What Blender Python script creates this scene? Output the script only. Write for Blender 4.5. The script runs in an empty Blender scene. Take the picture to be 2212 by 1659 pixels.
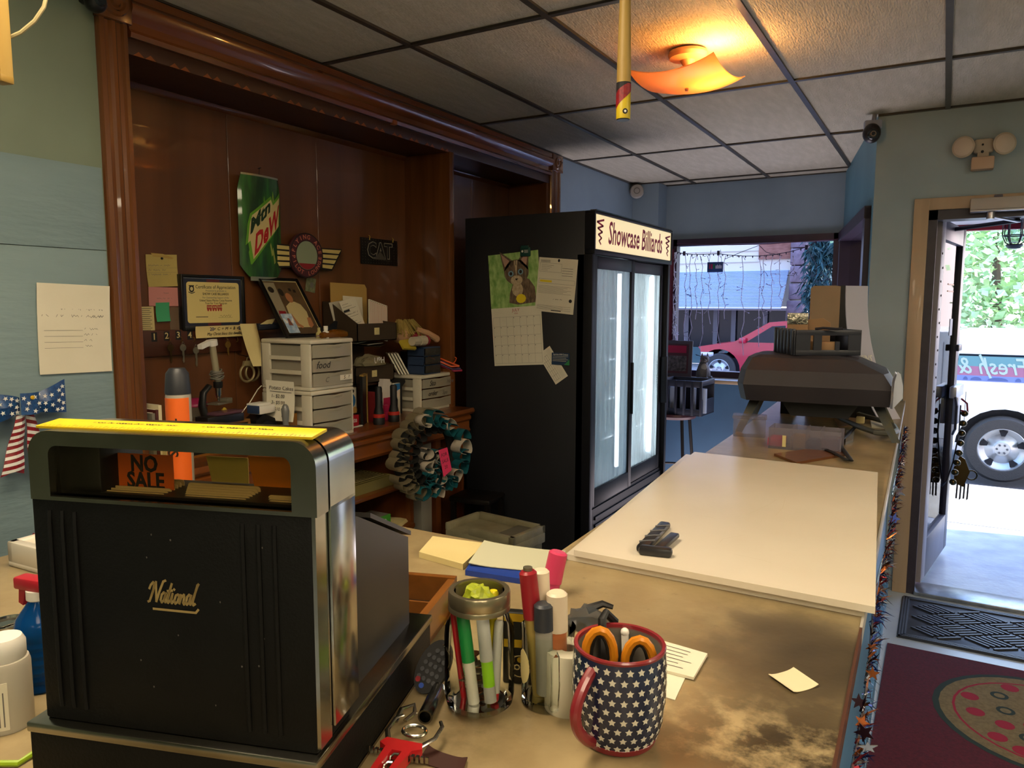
import bpy, bmesh, math, random
from mathutils import Vector, Matrix, Euler
random.seed(7)
S = bpy.context.scene
COL = S.collection
PI = math.pi
# ------------------------------------------------------------------ camera
FPX, YAW, PITCH, ROLL = 1600.9, 0.52545, 0.1077, 0.0019765
EYE = Vector((0, 0, 1.585))
_f = Vector((-math.sin(YAW)*math.cos(PITCH), math.cos(YAW)*math.cos(PITCH), -math.sin(PITCH)))
_r0 = Vector((math.cos(YAW), math.sin(YAW), 0)); _u0 = _r0.cross(_f)
_r = _r0*math.cos(ROLL) + _u0*math.sin(ROLL); _u = -_r0*math.sin(ROLL) + _u0*math.cos(ROLL)
cd = bpy.data.cameras.new('camera'); cam = bpy.data.objects.new('camera', cd); COL.objects.link(cam)
cd.sensor_fit = 'HORIZONTAL'; cd.sensor_width = 36; cd.lens = FPX/2212*36; cd.clip_start = 0.02; cd.clip_end = 300
cam.matrix_world = Matrix(((_r.x, _u.x, -_f.x, EYE.x), (_r.y, _u.y, -_f.y, EYE.y), (_r.z, _u.z, -_f.z, EYE.z), (0, 0, 0, 1)))
S.camera = cam
# ------------------------------------------------------------------ sky, sun, exposure
S.view_settings.view_transform = 'Standard'; S.view_settings.look = 'None'
S.view_settings.gamma = 1; S.view_settings.use_curve_mapping = False
S.view_settings.exposure = 1.12
S.cycles.transparent_max_bounces = 32
SKY_STRENGTH, SUN_STRENGTH = 4.3, 9.0
PANEL_STRENGTH, BULB_POWER = 9.0, 4.2
w = bpy.data.worlds.new('sky'); S.world = w; w.use_nodes = True
nt = w.node_tree; nt.nodes.clear()
o_ = nt.nodes.new('ShaderNodeOutputWorld'); b_ = nt.nodes.new('ShaderNodeBackground'); s_ = nt.nodes.new('ShaderNodeTexSky')
s_.sky_type = 'PREETHAM'; s_.turbidity = 3.2; s_.sun_direction = Vector((0.80, 0.14, 0.58)).normalized()
nt.links.new(s_.outputs[0], b_.inputs[0]); nt.links.new(b_.outputs[0], o_.inputs[0]); b_.inputs[1].default_value = SKY_STRENGTH
sd = bpy.data.lights.new('sun', 'SUN'); sd.energy = SUN_STRENGTH; sd.angle = 0.009; sd.color = (1, .96, .9)
sun = bpy.data.objects.new('sun', sd); COL.objects.link(sun)
sun.rotation_euler = Vector((0.80, 0.14, 0.58)).to_track_quat('Z', 'Y').to_euler(); sun.location = (8, 8, 8)

# ------------------------------------------------------------------ point helpers: where a sight line meets a real plane of the room
def ray(px, py): return _r*((px-1106)/FPX) - _u*((py-829.5)/FPX) + _f
def PX(px, py, X): d = ray(px, py); return EYE + d*((X-EYE.x)/d.x)
def PY(px, py, Y): d = ray(px, py); return EYE + d*((Y-EYE.y)/d.y)
def PZ(px, py, Z): d = ray(px, py); return EYE + d*((Z-EYE.z)/d.z)
def PP(px, py, P0, n): d = ray(px, py); n = Vector(n); return EYE + d*((Vector(P0)-EYE).dot(n)/d.dot(n))

# ------------------------------------------------------------------ materials
def lin(c):
    if isinstance(c, str):
        c = [int(c[i:i+2], 16)/255 for i in (0, 2, 4)]
    return tuple((x/12.92 if x <= .04045 else ((x+.055)/1.055)**2.4) for x in c) + (1,)
MATS = {}
def mat(name, col='808080', rough=.5, metal=0, col2=None, nscale=8, stretch=(1, 1, 1), contrast=(.35, .65), bump=0, bscale=60, emit=0, trans=0, alpha=1, spec=.5, coat=0, ior=1.45, emitcol=None, subsurf=0, detail=4, distort=0):
    if name in MATS: return MATS[name]
    m = bpy.data.materials.new(name); m.use_nodes = True; t = m.node_tree; N = t.nodes; L = t.links
    p = N['Principled BSDF']; p.inputs['Base Color'].default_value = lin(col); p.inputs['Roughness'].default_value = rough
    p.inputs['Metallic'].default_value = metal; p.inputs['Specular IOR Level'].default_value = spec; p.inputs['IOR'].default_value = ior
    p.inputs['Coat Weight'].default_value = coat; p.inputs['Transmission Weight'].default_value = trans; p.inputs['Alpha'].default_value = alpha
    if emit:
        p.inputs['Emission Color'].default_value = lin(emitcol or col); p.inputs['Emission Strength'].default_value = emit
    if subsurf: p.inputs['Subsurface Weight'].default_value = subsurf
    if col2 or bump:
        tc = N.new('ShaderNodeTexCoord'); mp = N.new('ShaderNodeMapping'); mp.inputs['Scale'].default_value = stretch; L.new(tc.outputs['Object'], mp.inputs[0])
    if col2:
        n = N.new('ShaderNodeTexNoise'); n.inputs['Scale'].default_value = nscale; n.inputs['Detail'].default_value = detail; n.inputs['Distortion'].default_value = distort
        L.new(mp.outputs[0], n.inputs[0])
        r = N.new('ShaderNodeValToRGB'); r.color_ramp.elements[0].position = contrast[0]; r.color_ramp.elements[1].position = contrast[1]
        r.color_ramp.elements[0].color = lin(col); r.color_ramp.elements[1].color = lin(col2)
        L.new(n.outputs['Fac'], r.inputs[0]); L.new(r.outputs[0], p.inputs['Base Color'])
    if bump:
        n2 = N.new('ShaderNodeTexNoise'); n2.inputs['Scale'].default_value = bscale; n2.inputs['Detail'].default_value = 3; L.new(mp.outputs[0], n2.inputs[0])
        bm_ = N.new('ShaderNodeBump'); bm_.inputs['Strength'].default_value = bump; bm_.inputs['Distance'].default_value = .01
        L.new(n2.outputs['Fac'], bm_.inputs['Height']); L.new(bm_.outputs[0], p.inputs['Normal'])
    MATS[name] = m; return m
def wood(name, c1, c2, axis='z', rough=.35, sc=6, coat=.3, bump=.05):
    st = {'x': (.09, 1, 1), 'y': (1, .09, 1), 'z': (1, 1, .09)}[axis]
    return mat(name, c1, rough, col2=c2, nscale=sc*3, stretch=st, contrast=(.3, .7), coat=coat, detail=6, distort=.6, bump=bump, bscale=sc*8)
def glassmat(name, tint=(1, 1, 1, 1), refl=.12, rough=.02):
    # thin pane: clear for light, with a mirror-like film on it
    if name in MATS: return MATS[name]
    m = bpy.data.materials.new(name); m.use_nodes = True; t = m.node_tree; N = t.nodes; L = t.links; N.clear()
    o = N.new('ShaderNodeOutputMaterial'); tr = N.new('ShaderNodeBsdfTransparent'); g = N.new('ShaderNodeBsdfGlossy'); mx = N.new('ShaderNodeMixShader'); fr = N.new('ShaderNodeLayerWeight')
    tr.inputs[0].default_value = tint; g.inputs['Roughness'].default_value = rough; fr.inputs['Blend'].default_value = refl
    L.new(fr.outputs['Fresnel'], mx.inputs[0]); L.new(tr.outputs[0], mx.inputs[1]); L.new(g.outputs[0], mx.inputs[2]); L.new(mx.outputs[0], o.inputs[0])
    MATS[name] = m; return m
def hazymat(name, col, clear=.5, rough=.3, streak=None):
    # milky plastic or fogged glass: part clear, part scattering sheet
    if name in MATS: return MATS[name]
    m = bpy.data.materials.new(name); m.use_nodes = True; t = m.node_tree; N = t.nodes; L = t.links; N.clear()
    o = N.new('ShaderNodeOutputMaterial'); tr = N.new('ShaderNodeBsdfTransparent'); tl = N.new('ShaderNodeBsdfTranslucent'); p = N.new('ShaderNodeBsdfPrincipled')
    tl.inputs[0].default_value = lin(col); p.inputs['Base Color'].default_value = lin(col); p.inputs['Roughness'].default_value = rough
    m1 = N.new('ShaderNodeMixShader'); m1.inputs[0].default_value = .5; m2 = N.new('ShaderNodeMixShader'); m2.inputs[0].default_value = 1-clear
    L.new(tl.outputs[0], m1.inputs[1]); L.new(p.outputs[0], m1.inputs[2]); L.new(tr.outputs[0], m2.inputs[1]); L.new(m1.outputs[0], m2.inputs[2]); L.new(m2.outputs[0], o.inputs[0])
    if streak:
        tc = N.new('ShaderNodeTexCoord'); mp = N.new('ShaderNodeMapping'); mp.inputs['Scale'].default_value = streak; n = N.new('ShaderNodeTexNoise'); n.inputs['Scale'].default_value = 10
        r = N.new('ShaderNodeMapRange'); r.inputs['From Min'].default_value = .3; r.inputs['From Max'].default_value = .7; r.inputs['To Min'].default_value = max(0, .8-clear); r.inputs['To Max'].default_value = 1-clear*.5
        L.new(tc.outputs['Object'], mp.inputs[0]); L.new(mp.outputs[0], n.inputs[0]); L.new(n.outputs['Fac'], r.inputs[0]); L.new(r.outputs[0], m2.inputs[0])
    MATS[name] = m; return m

# ------------------------------------------------------------------ mesh builder
class B:
    def __init__(s): s.bm = bmesh.new(); s.mi = 0
    def _new(s, verts, M=None):
        fs = set()
        for v in verts:
            if M is not None: v.co = M @ v.co
            fs.update(v.link_faces)
        for f in fs: f.material_index = s.mi
        return verts
    def box(s, x0, x1, y0, y1, z0, z1, bev=0, seg=2, M=None):
        r = bmesh.ops.create_cube(s.bm, size=1); vs = r['verts']
        for v in vs: v.co = Vector(((x0+x1)/2+v.co.x*(x1-x0), (y0+y1)/2+v.co.y*(y1-y0), (z0+z1)/2+v.co.z*(z1-z0)))
        if bev:
            es = {e for v in vs for e in v.link_edges}
            g = bmesh.ops.bevel(s.bm, geom=list(es), offset=bev, segments=seg, profile=.5, affect='EDGES', clamp_overlap=True)
            vs = list({v for f in g['faces'] for v in f.verts} | {v for v in vs if v.is_valid})
            st = list(vs); seen = set(vs)
            while st:
                v = st.pop()
                for e in v.link_edges:
                    o = e.other_vert(v)
                    if o not in seen: seen.add(o); st.append(o)
            vs = list(seen)
        s._new(vs, M); return s
    def prism(s, pts, a, b, axis='y', M=None):
        # outline in the plane across axis; axis y: (x,z), axis x: (y,z), axis z: (x,y)
        def P(p, t): return {'y': (p[0], t, p[1]), 'x': (t, p[0], p[1]), 'z': (p[0], p[1], t)}[axis]
        va = [s.bm.verts.new(P(p, a)) for p in pts]; vb = [s.bm.verts.new(P(p, b)) for p in pts]; n = len(pts)
        s.bm.faces.new(va); s.bm.faces.new(vb[::-1])
        for i in range(n): s.bm.faces.new((va[i], vb[i], vb[(i+1) % n], va[(i+1) % n]))
        s._new(va+vb, M); return s
    def quad(s, a, b, c, d):
        vs = [s.bm.verts.new(p) for p in (a, b, c, d)]; s.bm.faces.new(vs); s._new(vs); return s
    def poly(s, pts, M=None):
        vs = [s.bm.verts.new(p) for p in pts]; s.bm.faces.new(vs); s._new(vs, M); return s
    def lathe(s, prof, n=24, c=(0, 0, 0), M=None, sx=1, sy=1):
        rings = []
        for r, z in prof:
            if r < 1e-6: rings.append([s.bm.verts.new((c[0], c[1], c[2]+z))])
            else: rings.append([s.bm.verts.new((c[0]+r*sx*math.cos(2*PI*i/n), c[1]+r*sy*math.sin(2*PI*i/n), c[2]+z)) for i in range(n)])
        for A, Bq in zip(rings, rings[1:]):
            for i in range(n):
                j = (i+1) % n
                if len(A) == 1 and len(Bq) == 1: continue
                if len(A) == 1: s.bm.faces.new((A[0], Bq[j], Bq[i]))
                elif len(Bq) == 1: s.bm.faces.new((A[i], A[j], Bq[0]))
                else: s.bm.faces.new((A[i], A[j], Bq[j], Bq[i]))
        s._new([v for r in rings for v in r], M); return s
    def cyl(s, r, z0, z1, n=16, c=(0, 0), M=None, r1=None):
        r1 = r if r1 is None else r1
        return s.lathe([(0, z0), (r, z0), (r1, z1), (0, z1)], n, (c[0], c[1], 0), M)
    def rod(s, a, b, r, n=8, r1=None):
        a = Vector(a); b = Vector(b); d = b-a
        M = Matrix.Translation(a) @ d.to_track_quat('Z', 'Y').to_matrix().to_4x4()
        return s.cyl(r, 0, d.length, n, M=M, r1=r1)
    def tube(s, pts, r, n=6, closed=False, flat=1):
        pts = [Vector(p) for p in pts]; rings = []; N_ = len(pts)
        up = None
        for i, p in enumerate(pts):
            if closed: d = pts[(i+1) % N_]-pts[i-1]
            else: d = pts[min(i+1, N_-1)]-pts[max(i-1, 0)]
            d.normalize()
            if up is None: up = Vector((0, 0, 1)) if abs(d.z) < .9 else Vector((1, 0, 0))
            x = up.cross(d)
            if x.length < 1e-4: x = Vector((1, 0, 0)).cross(d)
            x.normalize(); y = d.cross(x); up = y
            rr = r(i/(N_-1)) if callable(r) else r
            rings.append([s.bm.verts.new(p+x*rr*math.cos(2*PI*k/n)+y*rr*flat*math.sin(2*PI*k/n)) for k in range(n)])
        R = list(zip(rings, rings[1:]))
        if closed: R.append((rings[-1], rings[0]))
        for A, Bq in R:
            for k in range(n): s.bm.faces.new((A[k], A[(k+1) % n], Bq[(k+1) % n], Bq[k]))
        if not closed:
            s.bm.faces.new(rings[0][::-1]); s.bm.faces.new(rings[-1])
        s._new([v for q in rings for v in q]); return s
    def ball(s, c, r, n=12, sc=(1, 1, 1), M=None):
        q = bmesh.ops.create_uvsphere(s.bm, u_segments=n, v_segments=max(6, n*2//3), radius=r)
        for v in q['verts']: v.co = Vector((c[0]+v.co.x*sc[0], c[1]+v.co.y*sc[1], c[2]+v.co.z*sc[2]))
        s._new(q['verts'], M); return s
    def sheet(s, fn, nu=8, nv=8, th=.0006):
        # curved thin sheet with thickness: fn(u,v) gives a point, u,v in 0..1
        P = [[Vector(fn(i/nu, j/nv)) for j in range(nv+1)] for i in range(nu+1)]
        def nor(i, j):
            a = P[min(i+1, nu)][j]-P[max(i-1, 0)][j]; b = P[i][min(j+1, nv)]-P[i][max(j-1, 0)]
            n = a.cross(b); n.normalize(); return n
        F = [[s.bm.verts.new(P[i][j]+nor(i, j)*th*.5) for j in range(nv+1)] for i in range(nu+1)]
        G = [[s.bm.verts.new(P[i][j]-nor(i, j)*th*.5) for j in range(nv+1)] for i in range(nu+1)]
        for i in range(nu):
            for j in range(nv):
                s.bm.faces.new((F[i][j], F[i+1][j], F[i+1][j+1], F[i][j+1])); s.bm.faces.new((G[i][j], G[i][j+1], G[i+1][j+1], G[i+1][j]))
        for i in range(nu):
            s.bm.faces.new((F[i][0], G[i][0], G[i+1][0], F[i+1][0])); s.bm.faces.new((F[i][nv], F[i+1][nv], G[i+1][nv], G[i][nv]))
        for j in range(nv):
            s.bm.faces.new((F[0][j], F[0][j+1], G[0][j+1], G[0][j])); s.bm.faces.new((F[nu][j], G[nu][j], G[nu][j+1], F[nu][j+1]))
        s._new([v for q in F+G for v in q]); return s
    def obj(s, name, mats, parent=None, loc=(0, 0, 0), rot=(0, 0, 0), smooth=35):
        bmesh.ops.recalc_face_normals(s.bm, faces=s.bm.faces)
        me = bpy.data.meshes.new(name); s.bm.to_mesh(me); s.bm.free()
        for m in (mats if isinstance(mats, (list, tuple)) else [mats]): me.materials.append(m)
        if smooth:
            me.polygons.foreach_set('use_smooth', [True]*len(me.polygons)); me.set_sharp_from_angle(angle=math.radians(smooth))
        o = bpy.data.objects.new(name, me); COL.objects.link(o); o.location = loc; o.rotation_euler = rot
        if parent is not None: o.parent = parent
        return o
def tag(o, label=None, cat=None, group=None, kind=None):
    if label: o['label'] = label
    if cat: o['category'] = cat
    if group: o['group'] = group
    if kind: o['kind'] = kind
    return o
def thing(name, label, cat, loc=(0, 0, 0), rotz=0, group=None, rot=None):
    o = bpy.data.objects.new(name, None); COL.objects.link(o); o.empty_display_size = .05; o.location = loc; o.rotation_euler = rot or (0, 0, rotz)
    return tag(o, label, cat, group)
def dup(o, parent=None):
    c = o.copy(); COL.objects.link(c)
    if parent is not None: c.parent = parent
    for ch in list(o.children): dup(ch, c)
    return c
def share(o, parent, loc, rot=None):
    c = o.copy(); COL.objects.link(c); c.parent = parent; c.location = loc
    if rot is not None: c.rotation_euler = rot
    return c
_tc = {}
def text(s, size, m, parent, loc, rot=(PI/2, 0, 0), shear=0, ex=.0002, bold=0, name='lettering', align='CENTER', sx=1, space=1):
    # raised flat print on a face: local x to the right, text plane stood up by rot
    key = (s, size, shear, ex, bold, align, space)
    if key not in _tc:
        c = bpy.data.curves.new('lettering', 'FONT'); c.body = s; c.size = size; c.shear = shear; c.extrude = ex; c.offset = bold*size
        c.align_x = align; c.align_y = 'CENTER'; c.resolution_u = 2; c.space_character = space
        ob = bpy.data.objects.new('lettering', c); me = bpy.data.meshes.new_from_object(ob); bpy.data.objects.remove(ob); _tc[key] = me
    me = _tc[key].copy(); me.materials.clear(); me.materials.append(m)
    o = bpy.data.objects.new(name, me); COL.objects.link(o); o.parent = parent; o.location = loc; o.rotation_euler = rot; o.scale = (sx, 1, 1); return o
def scribble(b, x, z, w, h, y=-.0009, th=None, seed=0, axis='xz'):
    # a line of handwriting: a wavering pen stroke laid flat on a page
    rnd = random.Random(seed); n = max(4, int(w/h*2.2)); th = th or h*.16
    P = []
    for i in range(n+1):
        if rnd.random() < .16: P.append(None); continue
        P.append((x+w*i/n+rnd.uniform(-.2, .2)*h, z+(h*.5 if i % 2 else -h*.5)*rnd.uniform(.3, 1)))
    for p, q in zip(P, P[1:]):
        if p is None or q is None: continue
        dx, dz = q[0]-p[0], q[1]-p[1]; l = math.hypot(dx, dz) or 1; nx, nz = -dz/l*th*.5, dx/l*th*.5
        pts = [(p[0]+nx, p[1]+nz), (q[0]+nx, q[1]+nz), (q[0]-nx, q[1]-nz), (p[0]-nx, p[1]-nz)]
        b.poly([(a, y, c) if axis == 'xz' else (a, c, y) for a, c in pts])
def stroke(b, pts, th, y=-.001, axis='xz'):
    for p, q in zip(pts, pts[1:]):
        dx, dz = q[0]-p[0], q[1]-p[1]; l = math.hypot(dx, dz) or 1; nx, nz = -dz/l*th*.5, dx/l*th*.5
        ex, ez = dx/l*th*.3, dz/l*th*.3
        P = [(p[0]+nx-ex, p[1]+nz-ez), (q[0]+nx+ex, q[1]+nz+ez), (q[0]-nx+ex, q[1]-nz+ez), (p[0]-nx-ex, p[1]-nz-ez)]
        b.poly([(a, y, c) if axis == 'xz' else (a, c, y) for a, c in P])
def rects(b, R, y=-.0008):
    for x0, x1, z0, z1 in R: b.poly([(x0, y, z0), (x1, y, z0), (x1, y, z1), (x0, y, z1)])
def disc(b, x, z, rx, rz=None, y=-.0009, n=16, rot=0):
    rz = rz or rx; b.poly([(x+rx*math.cos(2*PI*i/n)*math.cos(rot)-rz*math.sin(2*PI*i/n)*math.sin(rot), y, z+rx*math.cos(2*PI*i/n)*math.sin(rot)+rz*math.sin(2*PI*i/n)*math.cos(rot)) for i in range(n)])
def poly2(b, pts, y=-.0009): b.poly([(x, y, z) for x, z in pts])
def page(name, label, cat, w, h, m, loc, rotz=0, tilt=0, curl=0, group=None, th=.0006, lean=0, z0=None):
    # a sheet facing local -y, centred on loc
    b = B(); b.sheet(lambda u, v: ((u-.5)*w, -curl*(2*abs(v-.5))**2, (v-.5)*h), 2, 6, th)
    o = b.obj(name, m, loc=loc); o.rotation_mode = 'XYZ'
    o.rotation_euler = (Matrix.Rotation(rotz, 3, 'Z') @ Matrix.Rotation(lean, 3, 'X') @ Matrix.Rotation(tilt, 3, 'Y')).to_euler()
    return tag(o, label, cat, group)
LW = PI/2     # turn for things whose face looks out of the left wall (+X)
def star(r0, r1, n=5, rot=PI/2): return [((r0 if i % 2 == 0 else r1)*math.cos(rot+PI*i/n), (r0 if i % 2 == 0 else r1)*math.sin(rot+PI*i/n)) for i in range(2*n)]
def struct(b, name, m, parent=None, **k):
    o = b.obj(name, m, parent, **k)
    if parent is None: o['kind'] = 'structure'
    return o
# ================================================================== materials of the room
m_wall = mat('wall paint', '7b8775', .55, col2='737f6e', nscale=3, bump=.05, bscale=25)
m_osb = mat('painted board', '788d91', .5, col2='809598', nscale=6, stretch=(1, .35, 1.6), bump=.35, bscale=30)
m_teal = mat('teal wainscot paint', '2f5f78', .5, col2='2b5670', nscale=5, bump=.06)
m_blue = mat('deep blue wall paint', '23445f', .55, col2='1f3d57', nscale=4)
m_grid = mat('aged ceiling grid', '2e2a26', .35, col2='3a342e', nscale=20, spec=.6)
m_tile = mat('ceiling tile', 'b8af9e', .75, col2='aca392', nscale=14, bump=.5, bscale=90, stretch=(1, .45, 1), contrast=(.3, .6))
m_floor = mat('painted floor', 'a9b2bb', .25, col2='a0aab6', nscale=4)
m_wpanel = wood('walnut wall panelling', '6f4428', '54321b', 'z', .32, 2.2, .25)
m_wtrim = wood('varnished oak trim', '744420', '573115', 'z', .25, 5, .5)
m_wtrimy = wood('varnished oak trim along the wall', '78401d', '542a12', 'y', .25, 5, .5)
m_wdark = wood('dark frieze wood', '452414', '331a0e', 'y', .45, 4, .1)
m_pine = wood('pale pine casing', 'b29a80', '9f8870', 'z', .45, 4, .1)
m_frame = mat('dark window frame', '392b3c', .4, col2='322536', nscale=9)  # brown frame tinted purple: window haze put into the colour
m_glass = glassmat('window glass', (.70, .72, .80, 1), refl=.08)
m_white = mat('white paint', 'd9d6cc', .5)
m_black = mat('black plastic', '0d0d0e', .4, col2='121213', nscale=30)
m_chrome = mat('worn chrome', 'b9b7ae', .18, 1, col2='a19f97', nscale=14)
m_ink = mat('black print', '17161a', .7)
m_inkg = mat('grey print', '6b6761', .8)
m_inkb = mat('blue print', '27356b', .7)
m_inkr = mat('red print', 'a02030', .7)
m_paper = mat('white paper', 'd8d2bd', .8, col2='d2ccb6', nscale=6)
m_cream = mat('cream paper', 'cdbd86', .8, col2='c6b57d', nscale=6)
FL = -2.33   # face of the left wall
BK = -2.62   # back of the panelled recess
CEIL = 2.585
# ================================================================== floor, ceiling
b = B(); b.box(-3.2, 4.2, -4.1, 4.62, -.1, 0); b.obj('floor', m_floor)['kind'] = 'structure'
ceil = struct(B().box(-3.2, 4.2, -4.1, 6.6, 2.61, 2.75), 'ceiling', m_white)
XS = [FL+.0, -1.855, -1.257, -.65, -.04, .57, 1.18, 1.79, 2.4, 3.01, 3.62, 4.0]
YS = [-4.0, -3.71, -2.48, -1.26, -.04, 1.18, 2.405, 3.63, 4.85, 6.05, 6.28]
tile0 = None
panels = {(2, 4), (5, 3), (5, 1), (8, 2), (8, 5), (6, 5)}
for i in range(len(XS)-1):
    for j in range(len(YS)-1):
        if YS[j] > 4.4 and XS[i] > -.1: continue
        if (i, j) in panels: continue
        x0, x1, y0, y1 = XS[i], XS[i+1], YS[j], YS[j+1]
        if tile0 is None:
            b = B(); b.box(-.5, .5, -.5, .5, 0, .012); tile0 = b.obj('ceiling_tile', m_tile, ceil); t = tile0
        else: t = share(tile0, ceil, (0, 0, 0))
        t.location = ((x0+x1)/2, (y0+y1)/2, CEIL+.004+random.uniform(0, .003)); t.scale = (x1-x0-.012, y1-y0-.012, 1); t.rotation_euler = (random.uniform(-.003, .003), 0, 0)
for x in XS[1:-1]:
    y1 = 6.28 if x < -.3 else 4.52
    struct(B().box(x-.012, x+.012, -4, y1, CEIL-.004, CEIL+.02), 'grid_bar', m_grid, ceil)
for y in YS[1:-1]:
    x1 = 4 if y < 4.5 else -.3
    struct(B().box(FL, x1, y-.012, y+.012, CEIL-.0035, CEIL+.0195), 'grid_bar', m_grid, ceil)
for x0, x1, y0, y1 in ((FL, FL+.02, -4, 6.28), (FL, -.66, 6.23, 6.25), (-.36, 4, 4.5, 4.52)):
    struct(B().box(x0, x1, y0, y1, CEIL-.003, CEIL+.02), 'wall_angle', m_grid, ceil)
# fluorescent panels set in the grid
m_tube = mat('lit diffuser', 'fff0c8', .6, emit=PANEL_STRENGTH, emitcol='ffe9c6')
lab = {(2, 4): 'lit square-edged fluorescent ceiling panel at the top edge of the view'}
for (i, j) in sorted(panels):
    x0, x1, y0, y1 = XS[i], XS[i+1], YS[j], YS[j+1]
    t = thing('ceiling_light_panel', lab.get((i, j), 'lit fluorescent ceiling panel over the hall behind the viewer'), 'light', ((x0+x1)/2, (y0+y1)/2, CEIL), group='fluorescent panels in the ceiling')
    if (i, j) in lab: del t['group']
    a, c = (x1-x0)/2-.014, (y1-y0)/2-.014
    b = B()
    for s in (-1, 1):
        b.box(s*a-.012*(s > 0), s*a+.012*(s < 0), -c, c, -.004, .03); b.box(-a, a, s*c-.012*(s > 0), s*c+.012*(s < 0), -.004, .03)
    b.obj('panel_frame', m_white, t)
    B().box(-a+.012, a-.012, -c+.012, c-.012, .002, .006).obj('diffuser', m_tube, t)
# ================================================================== left wall, panelled recess and its trim
m_wallb = mat('wall paint with daylight tint', '8799a8', .55, col2='8092a1', nscale=3, bump=.05, bscale=25)  # same wall paint cooled: blue window daylight put into the colour
b = B(); b.box(-2.7, FL, -4.1, 1.45, 0, 2.6).box(-2.7, FL, 1.45, 4.62, 2.4, 2.6); b.mi = 1; b.box(-2.7, FL, 4.62, 6.6, 0, 2.6); wl = struct(b, 'wall_left', [m_wall, m_wallb])
struct(B().box(FL, FL+.009, -1.0, 1.422, .80, 1.75, .001).box(FL, FL+.009, -1.0, 1.422, 1.752, 2.008, .001), 'board_panel', m_osb, wl)
pl0 = None
for k in range(24):
    y = 1.40-k*.098
    if pl0 is None: pl0 = struct(B().box(FL, FL+.012, -.0475, .0475, .09, .80, .003), 'plank', m_teal, wl); pl0.location = (0, y-.048, 0)
    else: share(pl0, wl, (0, y-.048, 0))
struct(B().box(FL, FL+.018, -1.0, 1.42, 0, .09), 'baseboard_left', m_teal)
struct(B().box(FL, FL+.012, 4.66, 6.25, .0, .93), 'wainscot', m_blue, wl)
wr = struct(B().box(-2.75, BK-.008, 1.4, 4.66, 0, 2.6), 'wall_recess', m_wdark)
seams = [1.53, 2.15, 2.66, 3.352, 4.0, 4.47]
for a, c in zip(seams, seams[1:]): struct(B().box(BK-.008, BK, a+.0012, c-.0012, 0, 2.40, .0012, 1), 'wood_panel', m_wpanel, wr)
struct(B().box(BK, FL, 1.45, 1.53, 0, 2.39), 'side_panel', m_wpanel, wr)
struct(B().box(BK, FL, 4.47, 4.62, 0, 2.39), 'side_panel', m_wpanel, wr)
struct(B().box(BK, FL+.012, 3.33, 3.372, 0, 2.39, .003), 'divider_post', m_wtrim, wr)
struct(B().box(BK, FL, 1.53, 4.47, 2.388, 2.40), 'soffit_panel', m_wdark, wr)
struct(B().prism([(BK, 2.388), (BK+.016, 2.388), (BK+.012, 2.378), (BK, 2.366)], 1.53, 4.47, 'y'), 'cove_strip', m_wtrimy, wr)
# fluted side casings
def casing(n, y0, y1, z1):
    P = []; w = y1-y0
    for u, d in ((0, 0), (0, .012), (.04, .02), (.18, .022), (.24, .014), (.36, .012), (.44, .02), (.56, .02), (.64, .012), (.76, .014), (.82, .022), (.96, .02), (1, .012), (1, 0)): P.append((FL+d, y0+w*u))
    return struct(B().prism(P, 0, z1, 'z'), n, m_wtrim)
casing('trim_1', 1.43, 1.53, 2.475)
casing('trim_2', 4.50, 4.645, 2.475)
def head(n, y0, y1):
    P = [(FL, 2.435), (FL+.022, 2.435), (FL+.026, 2.45), (FL+.016, 2.462), (FL+.016, 2.485), (FL+.03, 2.50), (FL+.04, 2.52), (FL+.04, 2.535), (FL+.028, 2.55), (FL+.03, 2.575), (FL, 2.575)]
    return struct(B().prism(P, y0, y1, 'y'), n, m_wtrimy)
head('trim_3', 1.535, 4.50)
for y0, y1 in ((1.425, 1.537), (4.497, 4.65)):
    c = (y0+y1)/2
    o = struct(B().box(FL, FL+.034, y0, y1, 2.468, 2.578, .004), 'trim_block', m_wtrim)
    M = Matrix.Translation((FL+.034, c, 2.523)) @ Matrix.Rotation(PI/2, 4, 'Y')
    struct(B().lathe([(0, .008), (.012, .01), (.018, .002), (.024, .002), (.03, .009), (.04, .009), (.044, 0)], 24, M=M), 'rosette', m_wtrim, o)
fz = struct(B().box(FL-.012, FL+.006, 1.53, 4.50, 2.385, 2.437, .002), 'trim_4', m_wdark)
fz['label'] = 'dark frieze board under the carved head trim'
chip = wood('light veneer chips', '8a4a20', '78401c', 'y', .5, 5, 0)
c0 = None
for k in range(14):
    for d in (0, .042):
        y = 1.57+k*.131+d
        if c0 is None: c0 = struct(B().prism([(-.019, 0), (.019, 0), (0, .015)], FL+.006, FL+.0085, 'x'), 'veneer_chip', chip, fz); c0.location = (0, y, 2.3855)
        else: share(c0, fz, (0, y, 2.3855))
struct(B().box(FL+.004, FL+.03, 2.85, 2.875, 2.43, 2.45, .002), 'veneer_patch', chip, fz)
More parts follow.
